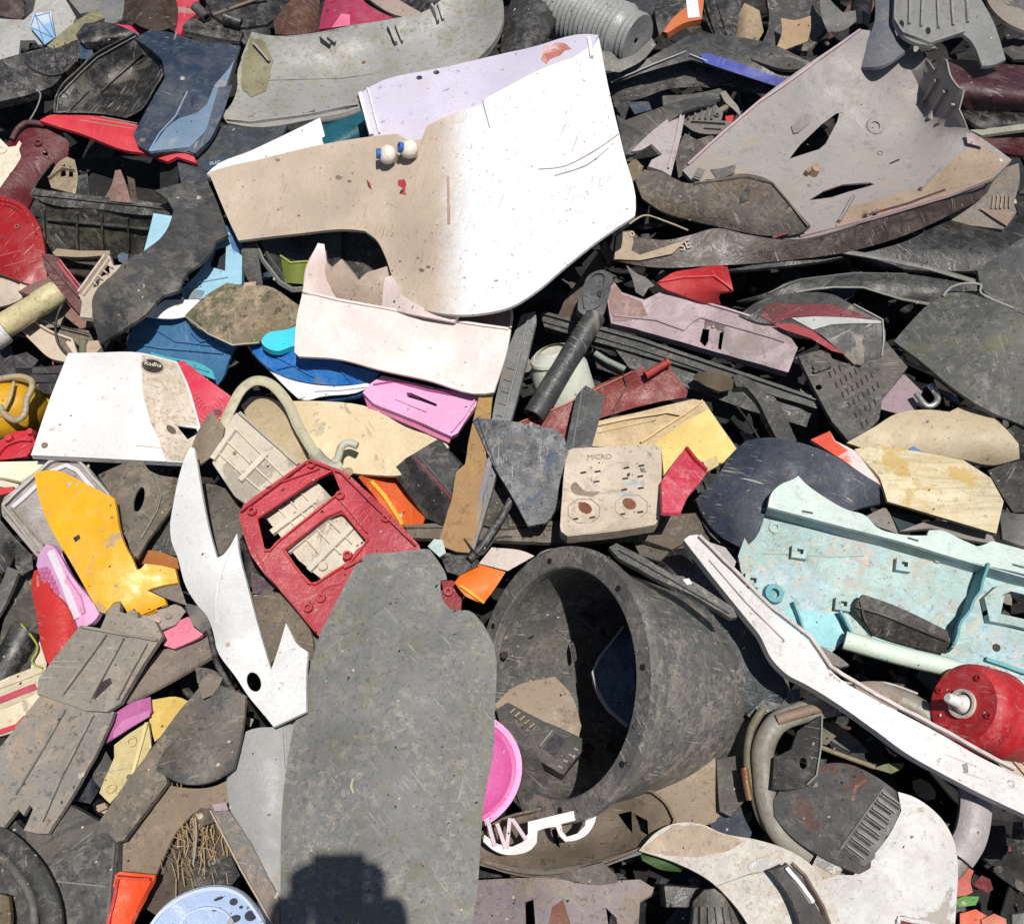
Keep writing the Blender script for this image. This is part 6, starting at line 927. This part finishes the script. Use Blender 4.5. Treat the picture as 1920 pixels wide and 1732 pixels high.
_p = rod('rubber_hoop', 'dusty black rubber hoop curving in the bottom left corner', 'hoop', '-60,1560,52 0,1572,56 40,1604,58 76,1652,60 96,1710,60 100,1800,60', 17, M('#484846', .7, '#7a7264', .4, .55, k=.8), flat=.7); rod('inner_bead', None, None, '-60,1596,56 0,1606,60 34,1640,62 60,1690,62 66,1760,60', 7, M('#5c5a56', .6), parent=_p)
Piece('yellow_brown_scrap', 'brown scrap with a yellow edge in the very bottom left corner', 'scrap', 50, '-60,1680 0,1676 16,1680 20,1720 10,1800 -60,1800', M('#6a5638', .6, '#a88c3c')); 
_p = Piece('orange_scoop', 'bright orange red scoop with a raised rim at the bottom left', 'scoop', 0, '216,1640,66 224,1634,66 290,1640,66 288,1652,66 262,1700,62 244,1740,58 230,1800,54 196,1800,54 204,1700,60', M('#f05018', .1, '#b04020', .1, .35, k=.9, spk=.2), ctrl='250,1690,50', thick=5, wob=1); _p.rib('rim', '220,1642 286,1648', 5, 10, M('#d83c10', .1)); _p.rib('rim', '222,1644 206,1720 200,1790', 6, 8, M('#b81c10', .1)); _p.rib('rim', '286,1650 244,1740', 4, 7, M('#e04818', .1))
_p = Piece('brown_dust_panel', 'large brown dusty panel under the fan blade with dry straw on it', 'plastic panel', 0, '226,1640,28 232,1578,34 310,1470,42 340,1476,44 400,1474,44 428,1462,44 432,1500,44 404,1520,42 362,1524,40 330,1560,34 310,1600,30 290,1644,26', M('#857565', .6, '#9c8a74', .3, .7, k=.8), thick=4)
Piece('brown_underlay', 'brown rough underlay left of the grey sheet', 'underlay', 2, '290,1630 330,1550 380,1520 440,1560 440,1640 380,1690 300,1720 270,1700', M('#65554a', .8, '#86745c', .2, .8, k=.8, bump=1), wob=8)
def straw(label):
    V = []; F = []
    for _ in range(150):
        x, y = random.gauss(370, 34), random.gauss(1590, 50); a = random.gauss(1.9, .5); L = random.uniform(20, 70)
        if not (290 < x < 440 and 1500 < y < 1720): continue
        h = random.uniform(14, 30); p = P(x, y, h); q_ = P(x+math.cos(a)*L, y-math.sin(a)*L, h+random.uniform(-6, 12)); m_ = (p+q_)/2+Vector((random.uniform(-6, 6), random.uniform(-6, 6), random.uniform(0, 8)))*.001
        b = len(V); w = Vector((math.sin(a), math.cos(a), 0))*.0009
        for v in (p, m_, q_): V += [v-w, v+w, v+Vector((0, 0, .0016))]
        for k in (0, 3): F += [[b+k, b+k+1, b+k+4, b+k+3], [b+k+1, b+k+2, b+k+5, b+k+4], [b+k+2, b+k, b+k+3, b+k+5]]
    o = mesh_obj('dry_straw', V, F, M('#c8b088', .2, k=.85), smooth=0); tagit(o, label, 'straw', kind='stuff')
straw('dry straw scattered on the brown underlay left of the grey sheet')
_p = Piece('bolt_bracket', 'small brown bracket with a shiny bolt at the top of the straw patch', 'bracket', 50, '362,1528 376,1514 400,1516 404,1540 378,1548', M('#5a4434', .5)); _p.boss('bolt', 378, 1532, 6, 8, M('#d0c0a8', .2, metal=.6)); rod('thin_wire', 'thin grey wire hanging from the bolt bracket', 'wire', '366,1532,54 368,1570,50 362,1620,44', 1.6, M('#9a958c', .2))
gs = Piece('grey_sheet', 'smooth light grey sheet between the fan blade and the large grey mat', 'plastic sheet', 0, '428,1432,50 436,1400,52 460,1372,54 484,1364,54 515,1362,54 548,1346,52 556,1352,52 542,1420,50 530,1500,46 528,1600,44 527,1690,44 520,1700,44 480,1620,46 430,1512,48', M('#a4a4a2', .3, '#8c867a', .25, .45, k=.8), curve=(10, 0)); gs.rib('fold', '532,1372 536,1440', 4, 4)
_p = Piece('tan_rail', 'tan and grey rail slanting down beside the grey sheet', 'rail', 66, '394,1520 410,1512 430,1520 470,1580 526,1690 524,1740 508,1730 452,1630', M('#928274', .6, '#a89484', .3, .6, k=.8, hx2='#6c6c68'), thick=8, gx=0, gy=0, wob=1); _p.rib('rail_edge', '396,1520 452,1628 512,1732', 3, 6, M('#b4a08c', .3)); Piece('black_under_rail', 'black flap left of the tan and grey rail', 'flap', 22, '370,1610 432,1604 450,1640 400,1700 350,1700', BLK2)
Piece('mauve_tab', 'small mauve tab at the top of the tan and grey rail', 'tab', 70, '398,1508 424,1504 428,1518 402,1520', M('#a08a98', .3))
bl = Piece('blue_lid', 'pale blue oval moulded lid at the bottom edge left of the grey mat', 'lid', 0, '276,1744,40 300,1706,46 340,1676,52 380,1662,54 420,1660,54 450,1670,54 480,1700,52 504,1740,48 516,1830,44 270,1830,36', M('#b4c4e0', .2, '#98a0b0', .2, .3, k=.9, hx2='#a0b4d4'), ctrl='400,1720,40', smooth=0, body='lid_top'); bl.rib('rim_bead', catmull(parse('280,1740 304,1708 342,1680 382,1666 422,1664 452,1676 480,1706 502,1744'), 3, False), 6, 6, M('#c4d0e4', .1)); bl.rib('inner_rim', catmull(parse('330,1740 360,1708 400,1700 430,1716 436,1760'), 3, False), 4, 5)
for a, b_, c_, d_ in ((438, 1690, 8, 7), (410, 1684, 10, 3), (406, 1704, 9, 3), (440, 1722, 12, 7), (470, 1716, 12, 10), (452, 1700, 4, 3)): bl.part('cutout', ell(a, b_, c_, d_, -20, 12), M('#26324c', .1, scr=0), lift=.8, thick=.6)
Piece('dark_blue_strap', 'dark blue strap between the pale blue lid and the tan rail', 'strap', 56, '482,1690 500,1700 530,1760 530,1820 510,1800 500,1736', M('#2c3c5c', .3), thick=5)
Piece('black_center_disc', 'dusty brown ribbed disc right of the upper white fairing spike', 'disc', 30, '470,1110 500,1104 540,1120 566,1150 584,1190 590,1240 560,1230 540,1190 520,1230 505,1245 480,1160', M('#70665a', .8, '#8a7a66', .4, .7, k=.9, bump=.8), curve=(14, 40))
Piece('dark_purple_shard', 'dark purple shard left of the red frame corner', 'shard', 40, '470,1070 490,1080 520,1100 500,1112 474,1112', M('#5a4050', .4)); Piece('black_under_frame', 'black piece left of the red frame under its lower corner', 'plastic piece', 16, '446,990 470,1040 500,1084 480,1110 462,1090 450,1040', BLK2)
Piece('grey_dust_filler', 'grey panel between the white fairing tip and the large grey mat', 'plastic panel', 36, '540,1210 600,1180 610,1260 580,1340 556,1350', M('#6c6c6c', .6)); Piece('small_pale_fleck', 'small pale wedge in the dark gap below the white fairing hole', 'plastic bit', 20, '452,1340 476,1348 470,1362 454,1356', M('#8a8a78', .4))
# ---------------- more small bits lying in the gaps and on the pieces ----------------
DKS = [M('#2c2c2c', .5, '#6a6258', .3, .35, k=.8), M('#343230', .7, '#7a7062', .4, .5, k=.8), M('#4a4a4a', .6, k=.8), M('#5a5048', .6, k=.8), M('#6c6a66', .5, k=.8)]
def crumbs():
    rd = random.Random(11); V = []; F = []
    dg = bpy.context.evaluated_depsgraph_get(); SC_ = SC
    for _ in range(1500):
        x, y = rd.uniform(-60, 1980), rd.uniform(-40, 1780); d = (P(x, y, 0)-CO).normalized()
        ok, loc, nrm, idx, ob, mt_ = SC_.ray_cast(dg, CO, d)
        if not ok or nrm.z < .35: continue
        if rd.random() < .9 and ob.name.startswith(('front_panel', 'front', 'seat_shell', 'back_flange', 'strip', 'shell', 'panel', 'torn_flange', 'base', 'dirty_flap')): continue
        s = rd.uniform(.0012, .0042)*(1 if rd.random() < .9 else 1.8); b = len(V); u = nrm.orthogonal().normalized(); w = nrm.cross(u); a0 = rd.uniform(0, 6)
        for j in range(4): a = a0+j*1.57+rd.uniform(-.4, .4); r = s*rd.uniform(.5, 1.2); V.append(loc+u*math.cos(a)*r+w*math.sin(a)*r*rd.uniform(.4, 1)+nrm*.0006)
        V.append(loc+nrm*s*rd.uniform(.4, .9)); F += [[b, b+1, b+4], [b+1, b+2, b+4], [b+2, b+3, b+4], [b+3, b, b+4], [b+3, b+2, b+1, b]]
    o = mesh_obj('grit', V, F, M('#8a7c6a', .3, k=.85, scr=0), smooth=0)
    o.data.materials.append(M('#3a3632', .2, scr=0)); o.data.materials.append(M('#c0b8a8', .2, scr=0))
    for i, p in enumerate(o.data.polygons): p.material_index = (i//5*7) % 11 % 3
    tagit(o, 'loose dusty grit and crumbs scattered over the whole heap', 'grit', kind='stuff')
crumbs()

def wires():
    rd = random.Random(5)
    for path, r, c, l in (('600,968,60 640,985,64 668,1004,70', 2, '#3a3a3a', 'short black wire crossing the ribbed tray inside the red frame'),
        ('1000,1052,40 1016,1036,60 1040,1030,66 1060,1038,70', 2, '#8a8a86', 'thin grey wire curled above the top of the drum'),
        ('1380,760,30 1410,800,34 1430,840,30 1425,870,30', 2.2, '#1e1e1e', 'black wire in the hollow right of the yellow box side'),
        ('1560,1270,50 1600,1282,54 1660,1280,56 1720,1300,50', 2, '#c8c4b8', 'pale string in the dark gap under the mint green trough'),
        ('430,1060,60 436,1100,64 470,1150,70 474,1200,66', 2, '#6a6a6a', 'grey wire hanging beside the right edge of the white fairing'),
        ('640,1480,0 700,1500,0', 2, '#6a6a6a', None),
        ('1180,420,40 1210,404,44 1250,416,46 1290,432,50', 2, '#b8a890', 'tan string beside the lower right corner of the appliance panel'),
        ('870,1010,74 900,1040,80 930,1010,84 960,1006,80', 1.8, '#2a2a2a', 'black looped wire at the foot of the rusty bar'),
        ('40,1170,40 70,1210,46 60,1240,44 80,1252,44', 1.8, '#a0b040', 'small yellow green string below the red scoop')):
        if l: rod('wire', l, 'wire', path, r, M(c, .2, scr=0))
wires()
# ---------------- the photographer, standing on the heap below the frame: throws the soft shadow on the grey mat ----------------
def vsweep(path, radii, seg=8):
    W = [Vector(p) for p in path]; V = []; F = []; pu = Vector((.1, .2, 1))
    for i, o in enumerate(W):
        t = (W[min(i+1, len(W)-1)]-W[max(i-1, 0)]).normalized(); u = (pu-t*pu.dot(t)).normalized(); w = t.cross(u)
        for j in range(seg): a = 2*math.pi*j/seg; V.append(o+(u*math.cos(a)+w*math.sin(a))*radii[i])
    for i in range(len(W)-1):
        for j in range(seg): a, b = i*seg+j, i*seg+(j+1) % seg; F.append([a, b, b+seg, a+seg])
    F += [list(range(seg))[::-1], list(range(len(V)-seg, len(V)))]
    return V, F
def skin_geo(nodes, edges, root=0):
    me = bpy.data.meshes.new('s'); me.from_pydata([n[:3] for n in nodes], edges, []); o = link(bpy.data.objects.new('s', me))
    o.modifiers.new('sk', 'SKIN'); sb = o.modifiers.new('su', 'SUBSURF'); sb.levels = 2; sb.render_levels = 2
    for i, n in enumerate(nodes):
        sv = me.skin_vertices[0].data[i]; sv.radius = (n[3], n[4] if len(n) > 4 else n[3]); sv.use_root = (i == root)
    bpy.context.view_layer.update(); ev = o.evaluated_get(bpy.context.evaluated_depsgraph_get()); m = bpy.data.meshes.new_from_object(ev)
    V = [v.co.copy() for v in m.vertices]; F = [list(f.vertices) for f in m.polygons]; bpy.data.objects.remove(o); return V, F
def photographer():
    vd_ = CR @ Vector((0, 0, -1)); up = CR @ Vector((0, 1, 0)); rt = Vector((1, 0, 0)); yb = -1.40; z0 = .03
    ph = CO-vd_*.008-up*.052
    L_ = lambda x, y, z: (x, yb+y, z0+z)
    wr = [ph+rt*s*.085-up*.07-vd_*.03 for s in (-1, 1)]; kn = [ph+rt*s*.062+up*.02-vd_*.012 for s in (-1, 1)]
    N = [(*L_(0, 0, .98), .15, .11), (*L_(0, 0, 1.15), .13, .10), (*L_(0, .01, 1.36), .155, .11), (*L_(0, .02, 1.50), .065), (*L_(0, .05, 1.58), .058), (*L_(0, .07, 1.70), .088, .098), (*L_(0, .075, 1.77), .07)]
    E = [(0, 1), (1, 2), (2, 3), (3, 4), (4, 5), (5, 6)]
    for k, s in enumerate((-1, 1)):
        b = len(N); N += [(*L_(s*.17, .01, 1.44), .062), (*L_(s*.24, .20, 1.27), .042), (*wr[k], .028, .034), (*kn[k], .040, .018)]; E += [(2, b), (b, b+1), (b+1, b+2), (b+2, b+3)]
        b = len(N); N += [(*L_(s*.09, 0, .86), .09), (*L_(s*.11, .02, .50), .058), (*L_(s*.12, -.02, .10), .042), (*L_(s*.13, .12, .04), .038)]; E += [(0, b), (b, b+1), (b+1, b+2), (b+2, b+3)]
    V, F = skin_geo(N, E)
    def add(g): 
        b = len(V); V.extend(g[0]); F.extend([[i+b for i in f] for f in g[1]])
    for k, s in enumerate((-1, 1)):
        for i, (off, ln) in enumerate(((.030, .9), (.012, 1.0), (-.006, .95), (-.024, .75))):
            a = kn[k]+up*off*.9; p1 = a+rt*(-s)*.004+vd_*.026*ln-rt*s*.006; p2 = ph+rt*s*(.040)+up*(off+.02)+vd_*.008; p3 = ph+rt*s*(.040-.014*ln)+up*(off+.02)+vd_*.0135
            add(vsweep([a-vd_*.012, a, p1, (p1+p2)/2+vd_*.008, p2+vd_*.006, p3], [.010, .0095, .009, .0085, .008, .006]))
        t0 = kn[k]-up*.035-vd_*.008; add(vsweep([t0+rt*s*.012, t0, ph+rt*s*.038-up*.045-vd_*.012, ph+rt*s*.022-up*.03-vd_*.0145], [.013, .0115, .010, .008]))
    h = Vector(L_(0, .075, 1.70))
    add(vsweep([h+Vector((0, .085, .03)), h+Vector((0, .10, .0)), h+Vector((0, .105, -.025)), h+Vector((0, .088, -.03))], [.006, .010, .014, .006]))
    for s in (-1, 1): add(vsweep([h+Vector((s*.082, -.005, -.03)), h+Vector((s*.094, -.008, .0)), h+Vector((s*.088, -.01, .03))], [.008, .012, .008]))
    root = link(bpy.data.objects.new('person', None)); root.location = L_(0, 0, 0)
    tagit(root, 'standing person in blue shirt and dark trousers holding up a phone', 'person')
    mesh_obj('body_figure', V, F, M('#9a6a4c', .1, scr=0, bump=.1, spk=0, k=.9), root, 60)
    sh = [(*L_(0, 0, .96), .165, .125), (*L_(0, 0, 1.16), .145, .115), (*L_(0, .01, 1.36), .17, .125), (*L_(0, .015, 1.46), .085)]; se = [(0, 1), (1, 2), (2, 3)]
    for s in (-1, 1): b = len(sh); sh += [(*L_(s*.17, .01, 1.44), .075), (*L_(s*.225, .14, 1.31), .058)]; se += [(2, b), (b, b+1)]
    V2, F2 = skin_geo(sh, se); mesh_obj('shirt', V2, F2, M('#3a5a8a', .1, scr=0, rough=.9, spk=0), root, 60)
    tr = [(*L_(0, 0, .94), .158, .12)]; te = []
    for s in (-1, 1): b = len(tr); tr += [(*L_(s*.09, 0, .85), .10), (*L_(s*.11, .02, .50), .074), (*L_(s*.12, -.01, .12), .06)]; te += [(0, b), (b, b+1), (b+1, b+2)]
    V3, F3 = skin_geo(tr, te); mesh_obj('trousers', V3, F3, M('#26282e', .1, scr=0, rough=.9, spk=0), root, 60)
    for s in (-1, 1): V4, F4 = skin_geo([(*L_(s*.12, -.05, .05), .05, .045), (*L_(s*.13, .08, .04), .05, .038), (*L_(s*.135, .17, .035), .042, .03)], [(0, 1), (1, 2)]); mesh_obj('shoe', V4, F4, M('#1c1a18', .3), root, 60)
    V5, F5 = skin_geo([(*(h+Vector((0, -.05, -.02))), .07), (*(h+Vector((0, -.02, .06))), .096, .085), (*(h+Vector((0, .05, .075))), .06)], [(0, 1), (1, 2)]); mesh_obj('hair', V5, F5, M('#17120f', 0, scr=0, spk=0), root, 60)
    for s in (-1, 1): V6, F6 = vsweep([h+Vector((s*.032, .078, .018)), h+Vector((s*.032, .094, .018))], [.012, .007]); mesh_obj('eye', V6, F6, M('#e8e4e0', 0, scr=0, spk=0), root, 60)
    V7, F7 = vsweep([h+Vector((-.026, .085, -.052)), h+Vector((0, .094, -.054)), h+Vector((.026, .085, -.052))], [.004, .007, .004]); mesh_obj('mouth', V7, F7, M('#7a3c34', 0, scr=0, spk=0), root, 60)
    # the phone, its lens just behind the camera point
    P8 = [ph+rt*x+up*y-vd_*z for x, y, z in ((-.039, -.082, 0), (.039, -.082, 0), (.039, .078, 0), (-.039, .078, 0), (-.039, -.082, .009), (.039, -.082, .009), (.039, .078, .009), (-.039, .078, .009))]
    o = mesh_obj('smartphone', P8, [[0, 3, 2, 1], [4, 5, 6, 7], [0, 1, 5, 4], [1, 2, 6, 5], [2, 3, 7, 6], [3, 0, 4, 7]], M('#1c1c20', 0, scr=0, spk=0, rough=.2), None, 0, bevel=3); tagit(o, 'black phone held upright in both hands of the person', 'phone')
    Piece('standing_board', 'grey board under the feet of the person below the foreground', 'board', 6, [(x, y) for x, y in ((560, 2250), (1380, 2230), (1420, 2560), (540, 2580))], GRY, thick=14, gx=0, gy=0, wob=0)
photographer()
